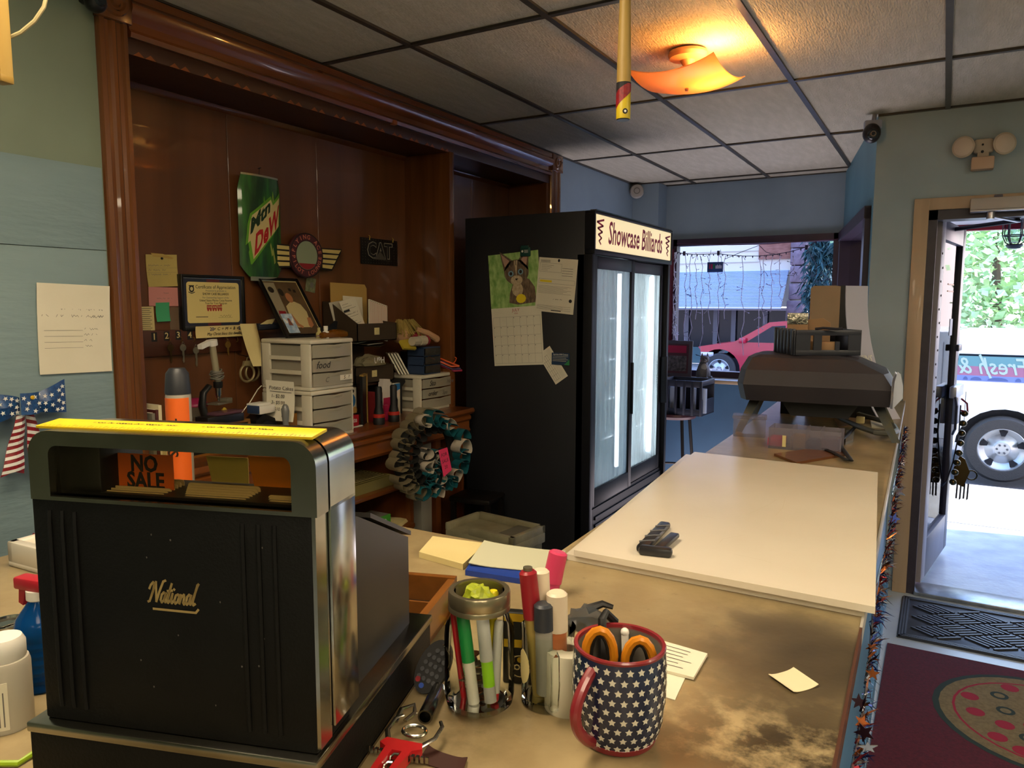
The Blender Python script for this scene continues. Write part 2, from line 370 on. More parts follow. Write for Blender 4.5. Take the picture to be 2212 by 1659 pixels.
# ================================================================== front of the shop: window wall, angled return, door wall
YW = 6.25
WX0, WX1, WZ0, WZ1 = -2.02, -.72, .99, 2.085
wf = struct(B().box(-2.7, WX0, YW, YW+.15, 0, 2.6).box(WX0, WX1, YW, YW+.15, 0, WZ0).box(WX0, WX1, YW, YW+.15, WZ1, 2.6).box(WX1, -.62, YW, YW+.15, 0, 2.6), 'wall_far', m_wallb)
struct(B().box(-2.7, -.70, YW-.012, YW, 0, .93), 'wainscot', m_blue, wf)
struct(B().box(-2.329, -2.10, 6.04, YW, 0, CEIL), 'corner_chase', m_wallb, wf)
wn = struct(B().box(WX0-.06, WX0+.03, YW-.03, YW+.06, WZ0-.01, WZ1+.045).box(WX1-.04, WX1+.06, YW-.03, YW+.06, WZ0-.01, WZ1+.045).box(WX0, WX1, YW-.03, YW+.06, WZ1-.01, WZ1+.045).box(WX0, WX1, YW-.03, YW+.06, WZ0-.02, WZ0+.035), 'window_1', m_frame)
struct(B().box(WX0+.03, WX1-.04, YW+.02, YW+.026, WZ0+.035, WZ1-.01), 'window_pane', m_glass, wn)
struct(B().box(-2.1, -.72, 5.99, YW+.0, .945, .975, .004), 'window_sill', wood('sill board', '9a8468', '87725a', 'x', .4, 4, .2), wn)
A = Vector((-.36, 4.52, 0)); E_ = Vector((-.70, YW, 0)); d = (E_-A); Lr = d.length; ang = math.atan2(d.y, d.x)
MR = Matrix.Translation(A) @ Matrix.Rotation(ang, 4, 'Z')
m_teal2 = mat('muted teal wall paint', '5d8797', .5, col2='567f8f', nscale=3)
wrn = struct(B().box(0, Lr, -.10, 0, 0, .95, M=MR).box(0, Lr, -.10, 0, 2.10, 2.6, M=MR).box(0, .12, -.10, 0, .95, 2.10, M=MR), 'wall_return', m_teal2)
w2 = struct(B().box(.10, .20, -.12, .03, .95, 2.12, M=MR).box(Lr-.12, Lr-.0, -.12, .03, .95, 2.12, M=MR).box(.10, Lr, -.12, .035, 2.06, 2.13, M=MR).box(.10, Lr, -.12, .05, .93, .99, M=MR), 'window_2', m_frame)
struct(B().box(.2, Lr-.12, -.05, -.044, .99, 2.06, M=MR), 'window_pane', m_glass, w2)
YD = 4.52; DX0, DX1, DH = -.10, .82, 2.075
wd = struct(B().box(-.362, DX0, YD, YD+.10, 0, 2.6).box(DX0, DX1, YD, YD+.10, DH, 2.6).box(DX1, 4.2, YD, YD+.10, 0, 2.6), 'wall_front', mat('door wall paint', '93a2aa', .55, col2='8b9aa2', nscale=3))
struct(B().box(-.166, DX0+.004, YD-.02, YD, 0, DH+.062, .004).box(DX1-.004, DX1+.062, YD-.02, YD, 0, DH+.062, .004).box(DX0, DX1, YD-.02, YD, DH, DH+.062, .004), 'trim_5', m_pine)
struct(B().box(DX0-.0, DX0+.045, YD-.005, YD+.13, 0, DH).box(DX1-.045, DX1, YD-.005, YD+.13, 0, DH).box(DX0, DX1, YD-.005, YD+.13, DH-.05, DH), 'trim_6', mat('dark door jamb', '39343f', .4, col2='322d38', nscale=12))  # jamb colour tinted violet to carry the doorway haze
struct(B().box(DX0+.04, DX1-.04, YD-.03, YD+.16, 0, .022, .006), 'trim_7', mat('worn aluminium threshold', 'a6a8ac', .3, .9, col2='8c8e92', nscale=20))
# hall behind the viewer
struct(B().box(-2.7, 4.2, -4.2, -4.0, 0, 2.6), 'wall_back', m_wall)
struct(B().box(4.0, 4.2, -4.1, 4.6, 0, 2.6), 'wall_right', m_wall)
# ================================================================== drinks fridge
m_fr = mat('fridge black enamel', '101116', .5, col2='121217', nscale=3, spec=.2)
m_frside = mat('fridge side charcoal', '1b1b1f', .5, col2='1f2024', nscale=2.5)
m_liner = mat('fridge white liner', 'e4ecec', .5)
m_led = mat('fridge lamp', 'eaf6ff', .5, emit=6, emitcol='e6f4ff')
FR = thing('drinks_fridge', 'tall black two-door drinks fridge with lit Showcase Billiards header', 'fridge', (-1.56, 4.06, 0), LW)
w2_, dp = .61, .74
B().box(-w2_, -w2_+.03, .02, dp, .02, 2.05, .004).obj('side_panel', m_frside, FR)['label'] = 'broad black side hung with a calendar'
B().box(w2_-.03, w2_, .02, dp, .02, 2.05, .004).obj('side_panel', m_frside, FR)
B().box(-w2_+.03, w2_-.03, dp-.03, dp, .02, 2.03).obj('back_panel', m_fr, FR)
for s in (-1, 1): B().box(min(s*w2_, s*(w2_-.036)), max(s*w2_, s*(w2_-.036)), -.024, .06, .09, 1.835, .002).obj('front_post', m_fr, FR)
B().box(-w2_+.03, w2_-.03, .02, dp-.03, 1.84, 2.045).obj('top_panel', m_fr, FR)
B().box(-w2_, w2_, -.02, .02, .0, .09, .004).box(-w2_+.03, w2_-.03, .0, .6, .09, .52).obj('base', m_fr, FR)
g = B().box(-w2_+.03, w2_-.03, -.006, .0, .10, .50).obj('grille', m_fr, FR)
b = B()
for k in range(8): b.box(-.5, .5, -.012, -.006, .14+k*.042, .16+k*.042, .002)
b.obj('louvre', m_fr, g, smooth=0)['kind'] = 'stuff'
b = B(); b.box(-.57, .57, .66, .68, .55, 1.82).box(-.575, -.565, .06, .68, .55, 1.82).box(.565, .575, .06, .68, .55, 1.82).box(-.57, .57, .06, .68, 1.81, 1.82).box(-.57, .57, .06, .68, .54, .55)
b.obj('liner', m_liner, FR)
for x in (.012, .555): B().box(x-.012, x+.012, .07, .09, .62, 1.76, .004).obj('lamp_tube', m_led, FR)
m_wire = mat('white coated wire', 'dfe4e4', .4)
for z in (.80, 1.03, 1.26, 1.50):
    b = B(); b.box(-.56, .56, .12, .128, z-.004, z+.004).box(-.56, .56, .62, .628, z-.004, z+.004)
    for k in range(18): b.box(-.55+k*.0645, -.545+k*.0645, .12, .628, z-.002, z+.002)
    b.obj('wire_shelf', m_wire, FR, smooth=0)
m_fog = hazymat('fogged fridge glass', 'b2c2cc', .45, .3, streak=(3, 1, .16)); m_fog2 = hazymat('lightly fogged fridge glass', 'e6f0f0', .58, .3, streak=(5, 1, .3))
for i, (x0, x1, m, yy) in enumerate(((-.58, .0, m_fog, 0), (-.02, .58, m_fog2, .022))):
    t = B(); f = .05
    t.box(x0, x0+f, -.018+yy, .004+yy, .52, 1.83, .003).box(x1-f, x1, -.018+yy, .004+yy, .52, 1.83, .003).box(x0+f, x1-f, -.018+yy, .004+yy, 1.765, 1.83, .003).box(x0+f, x1-f, -.018+yy, .004+yy, .52, .61, .003)
    dr = t.obj('sliding_door', m_fr, FR); dr['label'] = ('left sliding door with grey fogged glass', 'right sliding door glowing white')[i]
    B().box(x0+f, x1-f, -.008+yy, -.003+yy, .61, 1.765).obj('glass_pane', m, dr)
    if i: B().box(x1-.035, x1-.015, -.04, -.0, .95, 1.25, .004).obj('handle', m_fr, dr)
    else: B().box(x1-.03, x1-.016, -.03, -.014, .95, 1.25, .004).obj('handle', m_fr, dr)
hd = B().box(-w2_, w2_, -.035, .02, 1.835, 1.86, .003).box(-w2_, w2_, -.035, .02, 2.035, 2.05, .003).box(-w2_, -w2_+.012, -.035, .02, 1.86, 2.035).box(w2_-.012, w2_, -.035, .02, 1.86, 2.035).box(-w2_+.012, w2_-.012, .0, .02, 1.86, 2.035).obj('header_box', m_fr, FR)
m_sign = mat('backlit sign face', 'f0e2b8', .5, emit=.32, emitcol='ffe9b4', col2='eadbae', nscale=2)
B().box(-w2_+.014, w2_-.014, -.028, -.02, 1.862, 2.034).obj('sign_face', m_sign, hd)
B().box(-w2_+.02, w2_-.02, -.034, .0, 2.0502, 2.056).obj('cap_rail', m_chrome, FR)
m_mag = mat('magenta lettering', '9c1240', .6)
text('Showcase Billiards', .165, m_mag, hd, (0, -.0295, 1.948), shear=.18, bold=.014, sx=.70)
for s in (-1, 1):
    b = B(); P = []
    for k in range(9):
        q = .048*(1-k/10); P.append((s*.53+(-q if k % 2 else q)*.95, 2.012-k*.0155))
    stroke(b, P, .010, -.0295); b.obj('squiggle', m_mag, hd, smooth=0)
# ---------------- papers on the fridge side (faces -Y)
YF = 3.45
def fit(pts, P, turn):
    q = [P(*p) for p in pts]; a = (lambda v: Vector((v.x, v.z))) if turn == 0 else (lambda v: Vector((v.y, v.z)))
    L = [a(v) for v in q]; c = sum((v for v in q), Vector())/4; u = ((L[1]-L[0])+(L[2]-L[3]))/2; hgt = ((L[0]-L[3]).length+(L[1]-L[2]).length)/2
    return c, u.length, hgt, -math.atan2(u.y, u.x)
def wallpage(name, label, cat, pts, m, side, off=.0015, curl=.0, group=None, th=.0006):
    if side == 'fridge': c, w_, h_, t = fit(pts, lambda x, y: PY(x, y, YF-off), 0); rz = 0
    elif side == 'recess': c, w_, h_, t = fit(pts, lambda x, y: PX(x, y, BK+off), 1); rz = LW
    else: c, w_, h_, t = fit(pts, lambda x, y: PX(x, y, FL+off), 1); rz = LW
    o = page(name, label, cat, w_, h_, m, c, rz, t, curl, group, th); return o, w_, h_
cal, cw, ch = wallpage('wall_calendar', 'kitten calendar open at July on the black fridge side', 'calendar', [(1054, 552), (1162, 540), (1176, 787), (1069, 791)], m_paper, 'fridge', .003)
hz = .02*ch
b = B(); rects(b, [(-cw/2, cw/2, hz, ch/2)], -.0006)
m_grassy = mat('photo of meadow', '6f9a4a', .6, col2='a9c67c', nscale=26, stretch=(1.4, 1, .8)); pic = b.obj('picture', m_grassy, cal, smooth=0); pic['label'] = 'printed kitten photograph'
# kitten: flat printed shapes
kx, kz = .012*1, hz+.052
m_fur = mat('tabby print', '7a6650', .7, col2='4e4032', nscale=90, stretch=(1, 1, .35)); m_furl = mat('pale fur print', 'c0ad8e', .7, col2='a4906f', nscale=80); m_ear = mat('pink ear print', 'b08a78', .7); m_eye = mat('eye print', '6d8fa0', .4); m_yel = mat('yellow print', 'e0c81e', .6); m_dark = mat('dark print', '20180f', .7)
u = cw
def kit(name, m, fn): q = B(); fn(q); q.obj(name, m, cal, smooth=0)
kit('kitten_body', m_fur, lambda q: poly2(q, [(x*u, hz+z*u) for x, z in ((-.12, .08), (.05, .04), (.42, .06), (.40, .32), (.30, .46), (.14, .52), (-.02, .42), (-.10, .24))], -.0008))
kit('kitten_chest', m_furl, lambda q: disc(q, .06*u, hz+.30*u, .11*u, .12*u, -.001))
kit('kitten_head', m_fur, lambda q: (disc(q, .055*u, hz+.60*u, .245*u, .215*u, -.0012, 24), poly2(q, [(x*u, hz+z*u) for x, z in ((-.26, .98), (-.19, .62), (-.01, .80))], -.0012), poly2(q, [(x*u, hz+z*u) for x, z in ((.33, 1.04), (.10, .80), (.29, .62))], -.0012)))
kit('kitten_ear', m_ear, lambda q: poly2(q, [(x*u, hz+z*u) for x, z in ((-.235, .93), (-.17, .70), (-.07, .80))], -.0014)); kit('kitten_ear', m_ear, lambda q: (poly2(q, [(x*u, hz+z*u) for x, z in ((.305, .98), (.16, .80), (.26, .70))], -.0014),))
kit('kitten_muzzle', m_furl, lambda q: (disc(q, .05*u, hz+.46*u, .12*u, .085*u, -.0014), poly2(q, [(x*u, hz+z*u) for x, z in ((.02, .80), (.05, .50), (.09, .80))], -.0014)))
kit('kitten_eye', m_eye, lambda q: disc(q, -.055*u, hz+.58*u, .055*u, .05*u, -.0016)); kit('kitten_eye', m_eye, lambda q: (disc(q, .14*u, hz+.60*u, .052*u, .05*u, -.0016),))
kit('kitten_pupil', m_dark, lambda q: (disc(q, -.055*u, hz+.58*u, .028*u, .03*u, -.0018), disc(q, .14*u, hz+.60*u, .028*u, .03*u, -.0018), poly2(q, [(x*u, hz+z*u) for x, z in ((.02, .49), (.05, .455), (.085, .49))], -.0018), [rects(q, [((.05+k*.055)*u-.004*u, (.05+k*.055)*u+.006*u, hz+.72*u, hz+.80*u)], -.0018) for k in (-2, -1, 0, 1, 2)]))
kit('dandelion_print', m_yel, lambda q: disc(q, .12*u, hz+.14*u, .10*u, .08*u, -.0016, 10))
b = B(); gx = cw*.94; x0 = -gx/2; zt = hz-.05*1.0; zb = -ch/2+.012
for k in range(8): rects(b, [(x0+gx*k/7-.0004, x0+gx*k/7+.0004, zb, zt)])
for k in range(6): rects(b, [(x0, x0+gx, zb+(zt-zb)*k/5-.0004, zb+(zt-zb)*k/5+.0004)])
for k in range(31): rects(b, [(x0+gx*((k+3) % 7)/7+.003, x0+gx*((k+3) % 7)/7+.007, zt-(zt-zb)*((k+3)//7)/5-.008, zt-(zt-zb)*((k+3)//7)/5-.003)])
b.obj('date_grid', m_inkg, cal, smooth=0)
text('JULY', .022, m_inkr, cal, (0, -.001, hz-.016)); text('2026', .011, m_inkr, cal, (0, -.001, hz-.033))
c = PY(1135, 543, YF-.010); mg = tag(B().box(-.03, .03, -.008, .006, -.026, .022, .006).box(-.022, .022, -.012, -.004, .012, .03, .003).obj('magnet_clip', mat('dark green clip', '0e3b34', .4), loc=c), 'dark green magnetic clip holding the kitten calendar', 'clip')
b = B(); disc(b, -.014, .0, .006, y=-.0085); rects(b, [(-.003, .02, .004-k*.006, .006-k*.006) for k in range(3)], -.0085); b.obj('print', m_white, mg, smooth=0)
lic, lw, lh = wallpage('licence_sheet', 'typed white licence sheet taped beside the calendar picture', 'paper', [(1167.5, 555), (1250, 561.7), (1237, 679.5), (1153, 671)], m_paper, 'fridge', .0045)
b = B(); R = []
for k in range(3): R.append((-lw*.45, -lw*.2, lh*(.45-k*.016), lh*(.452-k*.016)+.001))
for k in range(4): R.append((lw*.12, lw*.40, lh*(.32-k*.045), lh*(.322-k*.045)+.001))
for k in range(4): R.append((-lw*.42, -lw*(.1+.05*k), lh*(.36-k*.03), lh*(.36-k*.03)+.001))
for k in range(7): R.append((-lw*.46, lw*(.40-.1*(k % 3)), lh*(-.02-k*.022), lh*(-.02-k*.022)+.0009))
for k in range(5): R.append((-lw*.46, lw*(.42-.2*(k % 2)), lh*(-.38-k*.018), lh*(-.38-k*.018)+.0009))
for x0, x1, z0, z1 in ((-.46, .10, .24, .40), (-.46, .46, .03, .11)):
    R += [(lw*x0, lw*x1, lh*z0, lh*z0+.0008), (lw*x0, lw*x1, lh*z1, lh*z1+.0008), (lw*x0, lw*x0+.0008, lh*z0, lh*z1), (lw*x1, lw*x1+.0008, lh*z0, lh*z1)]
rects(b, R); disc(b, lw*.4, -lh*.26, .009); scribble(b, -.01, -lh*.25, .05, .008, -.0009, seed=3); rects(b, [(-lw*.08, lw*.18, -lh*.47, -lh*.455)])
disc(b, lw*.02, lh*.46, .006, .008); b.obj('print', m_ink, lic, smooth=0)
b = B(); rects(b, [(-lw*.43, -lw*.12, lh*.05, lh*.09)], -.0006); b.obj('highlight', m_yel, lic, smooth=0)
nt_, nw, nh = wallpage('schedule_slip', 'narrow tilted grid slip below the licence sheet', 'paper', [(1172, 762), (1191, 744), (1223, 815), (1190, 835)], m_paper, 'fridge', .002)
b = B()
for k in range(6): rects(b, [(-nw*.4, nw*.05, -nh*.42+k*nh*.15, -nh*.42+k*nh*.15+.001), (nw*.12+k*.004, nw*.125+k*.004, -nh*.45, nh*.45)])
for k in range(4): rects(b, [(-nw*.4+k*nw*.14, -nw*.4+k*nw*.14+.001, -nh*.42, nh*.35)])
b.obj('print', m_inkg, nt_, smooth=0)
cd_, cw2, chh = wallpage('contact_card', 'small navy printed card stuck over the slip', 'card', [(1192, 761.5), (1230.5, 763), (1230, 789.5), (1191.5, 787)], mat('navy card', '1c3350', .5), 'fridge', .006)
text('Important AHN Contacts', .011, m_white, cd_, (-.0, -.001, chh*.36), sx=.75)
b = B(); rects(b, [(-cw2*.45, cw2*(.42-.1*(k % 2)), chh*(.2-k*.13), chh*(.2-k*.13)+.0014) for k in range(4)]); b.obj('print', m_paper, cd_, smooth=0)
b = B(); poly2(b, [(cw2*.2, -chh*.5), (cw2*.5, -chh*.5), (cw2*.5, -.0)], -.0007); b.obj('corner_print', mat('green corner print', '2f7a4a', .5), cd_, smooth=0)

# ================================================================== on the left wall
av, aw, ah = wallpage('notice_sheet', 'handwritten Available list taped on the pale blue wall', 'paper', [(80, 612), (238, 617), (238, 803), (82, 808)], m_paper, 'wall', .013, .004)
b = B()
for k in range(4):
    z = ah*(.385-.058*k)
    for x, ww in ((-.45, .09), (-.26, .12), (-.07, .19), (.16, .24)): scribble(b, aw*x, z-.006*(k), aw*ww, .009, -.0012, .0012, seed=k*7+int(x*100))
scribble(b, aw*.18, ah*.14, aw*.22, .009, -.0012, .0012, 91)
for k in range(4):
    rects(b, [(-aw*.42, aw*.10, ah*(-.02-.065*k), ah*(-.02-.065*k)+.0009)], -.0012); scribble(b, aw*.12, ah*(-.0-.065*k), aw*(.2-.02*k), .008, -.0012, .001, 40+k)
b.obj('handwriting', m_inkg, av, smooth=0)
text('AVAILABLE', .019, m_inkg, av, (-aw*.07, -.0015, ah*.455), shear=.3); text('6/3/2026', .014, m_inkg, av, (aw*.24, -.0015, ah*.455), shear=.3)
b = B(); rects(b, [(-aw*.45, aw*.33, ah*.392, ah*.404)], -.0013); b.obj('green_highlight', mat('green highlighter', '7c9a68', .7), av, smooth=0)
# patriotic bow
m_gb = mat('blue glitter ribbon', '1c4f86', .4, col2='0f3768', nscale=120, spec=.8); m_st = mat('white ribbon print', 'd8d8d2', .6); m_rd = mat('red glitter ribbon', '8d1620', .45, col2='6d0f18', nscale=120)
P = PX(47, 872, FL+.05); BW = thing('ribbon_bow', 'blue starred bow with red and white striped tails pinned on wall', 'bow', P, LW)
def loop(sx, tip):
    def fn(u, v):
        x = sx*(.012+u*.105); s = .020+.030*u**.8; z = (v-.5)*2*s+tip*u
        return (x, -.012-.030*math.sin(PI*min(u*1.1, 1))*(1-abs(v-.5)), z)
    return fn
def starsheet(fn, n, seed, parent, size=.0075):
    rnd = random.Random(seed); q = B(); pts = []
    tries = 0
    while len(pts) < n and tries < 400:
        tries += 1; u_, v_ = rnd.uniform(.1, .93), rnd.uniform(.1, .9)
        if all((Vector(fn(u_, v_))-Vector(p)).length > size*2.2 for p in pts): pts.append(fn(u_, v_))
    for x, y, z in pts:
        a = rnd.uniform(0, 6); q.poly([(x+dx, y-.004, z+dz) for dx, dz in star(size, size*.42, rot=a)])
    q.obj('star_print', m_st, parent, smooth=0)
for sx, tip in ((1, .012), (-1, -.005)):
    f = loop(sx, tip); q = B(); q.sheet(f, 8, 6, .001); lp = q.obj('bow_loop', m_gb, BW); starsheet(f, 15, 5+sx, lp)
f = lambda u, v: ((u-.5)*.05, -.045-.012*math.sin(PI*u), (v-.5)*.062+.004)
q = B(); q.sheet(f, 6, 6, .001); kn = q.obj('bow_knot', m_gb, BW); starsheet(f, 6, 3, kn)
q = B(); q.ball((0, -.06, .022), .006, 10, (1, .5, 1)); q.obj('thumbtack', mat('yellow tack', 'c8a01c', .3), BW)
def tail(x0, x1, w0, w1, L_):
    def fn(u, v):
        c_ = x0+(x1-x0)*u; ww = w0+(w1-w0)*u
        zz = -.03-L_*u+(-.012*math.cos((v-.5)*PI*2)*0 if u < .99 else .012*(1-abs(v-.5)*2))
        return (c_+(v-.5)*ww, -.012-.010*math.sin(v*PI)-.004*math.sin(u*9), zz)
    return fn
for x0, x1, L_ in ((-.012, -.045, .17), (.012, .035, .19)):
    f = tail(x0, x1, .022, .062, L_); q = B(); q.sheet(f, 10, 4, .001); tl = q.obj('bow_tail', m_rd, BW)
    q = B(); n = 9
    for k in range(n):
        u0, u1 = (k+.15)/n, (k+.62)/n
        for j in range(4):
            a = [f(u0+j*.012*(1 if x1 > 0 else -1), j/4), f(u0+(j+1)*.012*(1 if x1 > 0 else -1), (j+1)/4), f(min(.985, u1+(j+1)*.012*(1 if x1 > 0 else -1)), (j+1)/4), f(min(.985, u1+j*.012*(1 if x1 > 0 else -1)), j/4)]
            q.poly([(p[0], p[1]-.0018, p[2]) for p in a])
    q.obj('stripe_print', m_st, tl, smooth=0)
P = PX(74, 1172, FL+.03)
q = B(); q.lathe([(0, -.028), (.014, -.02), (.02, -.005), (.012, .012), (.004, .026), (0, .03)], 16, sy=.6); tag(q.obj('ribbon_ornament', m_rd, loc=P, rot=(0, 0, LW)), 'small red teardrop ornament on wall below the striped bow', 'ornament')

# ================================================================== on the recess panelling (faces +X)
m_yl = mat('yellow lined paper', 'b9a562', .8, col2='ad9a58', nscale=5); m_pk = mat('pink sticky note', 'c0807a', .8); m_gn = mat('green sticky note', '3f9a6a', .8)
o, w_, h_ = wallpage('lined_note', 'handwritten yellow lined sheet taped on the wood panel', 'paper', [(314.6, 550.6), (381, 549.4), (385.7, 619), (318, 619)], m_yl, 'recess', .002, .004)
b = B(); [scribble(b, -w_*.44, h_*(.3-.14*k), w_*(.6+.1*(k % 2)), .008, -.0013, .0011, 60+k) for k in range(5)]; rects(b, [(-w_/2, w_/2, h_*(.36-.14*k), h_*(.36-.14*k)+.0006) for k in range(6)]); b.obj('handwriting', m_inkg, o, smooth=0)
q = B(); q.prism([(-w_*.33, h_*.55), (w_*.05, h_*.52), (w_*.38, h_*.40), (w_*.33, h_*.36), (-.01, h_*.42), (-w_*.28, h_*.44)], -.004, -.0028, 'y'); q.obj('tape', mat('yellowed tape', 'a98c45', .4), o, smooth=0)
q = B(); q.ball((0, -.005, h_*.38), .005, 8); q.obj('pin', m_black, o)
o, w_, h_ = wallpage('pink_note', 'pink sticky note under the yellow lined sheet', 'paper', [(318, 619), (387, 622), (387, 661), (324, 661)], m_pk, 'recess', .004)
b = B(); scribble(b, -w_*.1, h_*.2, w_*.25, .007, -.0011, .001, 4); scribble(b, -w_*.25, -h_*.1, w_*.55, .007, -.0011, .001, 8); b.obj('handwriting', m_inkg, o, smooth=0)
o, w_, h_ = wallpage('green_note', 'green sticky note below the pink one', 'paper', [(332.7, 654.3), (362.8, 653), (369, 693.6), (340.4, 694.8)], m_gn, 'recess', .007, .004)
b = B(); scribble(b, -w_*.25, h_*.25, w_*.5, .007, -.0011, .001, 14); b.obj('handwriting', m_inkg, o, smooth=0)
o, w_, h_ = wallpage('printed_card', 'small cream printed list beside the green note', 'card', [(296, 662.7), (331.5, 662), (335, 718), (299.4, 720)], m_cream, 'recess', .002)
b = B(); rects(b, [(-w_*.4+.004*(k % 3), w_*(.35-.1*(k % 2)), h_*(.42-.075*k), h_*(.42-.075*k)+.0016) for k in range(12)]); b.obj('print', m_ink, o, smooth=0)
o, w_, h_ = wallpage('plastic_bag', 'small clear plastic baggie pinned right of the green note', 'bag', [(366, 663), (392, 664), (391, 716), (367, 716)], hazymat('clear bag', 'b8a890', .75, .2), 'recess', .004, .006)
# framed certificate
c, w_, h_, t_ = fit([(388, 590), (525.6, 598.8), (529, 708.5), (393, 716)], lambda x, y: PX(x, y, BK+.02), 1)
CF = thing('framed_certificate', 'black framed Certificate of Appreciation hanging on the wood panel', 'picture', c, LW)
m_fb = mat('black picture frame', '0c0c0c', .3); f = .011
B().box(-w_/2, -w_/2+f, -.008, .018, -h_/2, h_/2, .002).box(w_/2-f, w_/2, -.008, .018, -h_/2, h_/2, .002).box(-w_/2+f, w_/2-f, -.008, .018, h_/2-f, h_/2, .002).box(-w_/2+f, w_/2-f, -.008, .018, -h_/2, -h_/2+f, .002).obj('frame', m_fb, CF)
mtt = B().box(-w_/2+f, w_/2-f, .0, .016, -h_/2+f, h_/2-f).obj('mount', mat('navy mount', '242838', .7), CF)
iw, ih = w_/2-f, h_/2-f
b = B(); rects(b, [(-iw, iw, ih-.005, ih-.002), (-iw, iw, -ih+.002, -ih+.005), (-iw, -iw+.003, -ih, ih), (iw-.003, iw, -ih, ih)], -.0005); b.obj('silver_line', m_chrome, mtt, smooth=0)
b = B(); rects(b, [(-.032, .032, -ih+.006, ih-.006)], -.0004); b.obj('red_band', mat('dull red band', '5a2228', .7), mtt, smooth=0)
pw, ph = iw-.016, ih-.018; r = .012
pts = []
for cx, cz, a0 in ((pw-r, ph-r, 0), (-pw+r, ph-r, 90), (-pw+r, -ph+r, 180), (pw-r, -ph+r, 270)):
    for k in range(5): a = math.radians(a0+k*22.5); pts.append((cx+r*math.cos(a), cz+r*math.sin(a)))
cp = B().prism(pts, -.0016, -.0006, 'y').obj('certificate_sheet', mat('certificate paper', 'd2bf7c', .8), CF, smooth=0)
text('Certificate of Appreciation', .020, m_ink, cp, (.012, -.002, ph*.76), sx=.9)
text('Presented in gratitude to', .010, m_inkg, cp, (.012, -.002, ph*.58)); text('SHOW CASE BILLIARDS', .0135, m_ink, cp, (.01, -.002, ph*.42), bold=.01, sx=.9)
text('For Outstanding Support of the', .010, m_inkg, cp, (.01, -.002, ph*.24)); text('United States Marine Corps Reserve', .0125, m_ink, cp, (.01, -.002, ph*.10), sx=.85); text('Toys for Tots Program', .0115, m_ink, cp, (.01, -.002, -ph*.04))
q = B(); rects(q, [(-.036, -.012, -ph*.34, -ph*.13), (-.010, .012, -ph*.34, -ph*.13), (.014, .038, -ph*.34, -ph*.13), (.030, .036, -ph*.13, -ph*.06)], -.002)
for k in range(6): disc(q, -.030+k*.0125, -ph*.38, .004, y=-.002)
q.obj('train_print', mat('train red', '9a2420', .6), cp, smooth=0)
for k, s in enumerate(('TOYS', 'FOR', 'TOTS')): text(s, .0105, m_cream, cp, (-.024+k*.0255, -.0025, -ph*.235), bold=.02, sx=.85)
b = B(); rects(b, [(-pw*.7, -pw*.25, -ph*.72, -ph*.69), (pw*.15, pw*.7, -ph*.76, -ph*.75)], -.002); scribble(b, pw*.22, -ph*.66, pw*.42, .012, -.002, .001, 22); b.obj('signature', m_ink, cp, smooth=0)
b = B(); disc(b, -pw*.82, ph*.66, .012, .014, -.002); rects(b, [(-pw*.82-.012, -pw*.82+.012, ph*.66+.010, ph*.66+.014)], -.002); stroke(b, [(-pw*.82-.014, ph*.5), (-pw*.82, ph*.44), (-pw*.82+.014, ph*.5)], .003, -.002); b.obj('emblem', m_ink, cp, smooth=0)
b = B(); disc(b, -pw*.82, ph*.66, .007, .008, -.0024); b.obj('emblem_centre', m_cream, cp, smooth=0)
# blessing strip
o, w_, h_ = wallpage('blessing_strip', 'cream strip reading May Christ bless this dwelling place', 'sign', [(423.5, 705.5), (543.7, 700.8), (543, 724.5), (421, 731)], mat('blessing card', 'd0bd80', .8), 'recess', .034, .003)
text('20', .020, m_inkb, o, (-w_*.23, -.004, h_*.22), bold=.01); text('+ C + M + B +', .018, m_ink, o, (w_*.02, -.004, h_*.22), shear=.25, space=1.15); text('20', .020, m_inkb, o, (w_*.28, -.004, h_*.22), bold=.01)
text('May Christ bless this dwelling place', .018, m_ink, o, (w_*.06, -.004, -h_*.2), shear=.35, sx=.82)
# key rack
c, w_, h_, t_ = fit([(297, 716), (519, 707), (519, 757), (303, 773)], lambda x, y: PX(x, y, BK+.012), 1)
KR = thing('key_rack', 'long wooden key board with brass hooks and numbers one to four', 'key rack', c, LW)
B().box(-w_/2, w_/2, -.008, .010, -h_/2, h_/2, .002).obj('board', wood('key board wood', '4a2210', '381809', 'x', .5, 5, .1), KR)
m_brass = mat('aged brass', '8a6f3a', .35, .9); kz_ = h_*.20
def local(px, py): p = PX(px, py, BK+.02); return p.y-c.y, p.z-c.z
for k, px in enumerate((333, 360, 385, 410)):
    x, z = local(px, (728, 726, 724, 724)[k]); q = B(); rects(q, [(x-.012, x+.012, z-.018, z+.018)], -.0085); pq = q.obj('number_plate', m_ink, KR, smooth=0)
    text(str(k+1), .034, m_cream, pq, (x, -.009, z), bold=.01)
hk = []
for px in (361, 387, 415, 440, 462, 485, 508):
    x, z = local(px, 735); q = B(); q.tube([(x, -.008, z+.012), (x, -.022, z+.012), (x, -.026, z+.002), (x, -.022, z-.006), (x, -.016, z-.006)], .0015, 6); q.obj('hook', m_brass, KR)
m_steel = mat('dull steel key', '8f8a78', .4, .9)
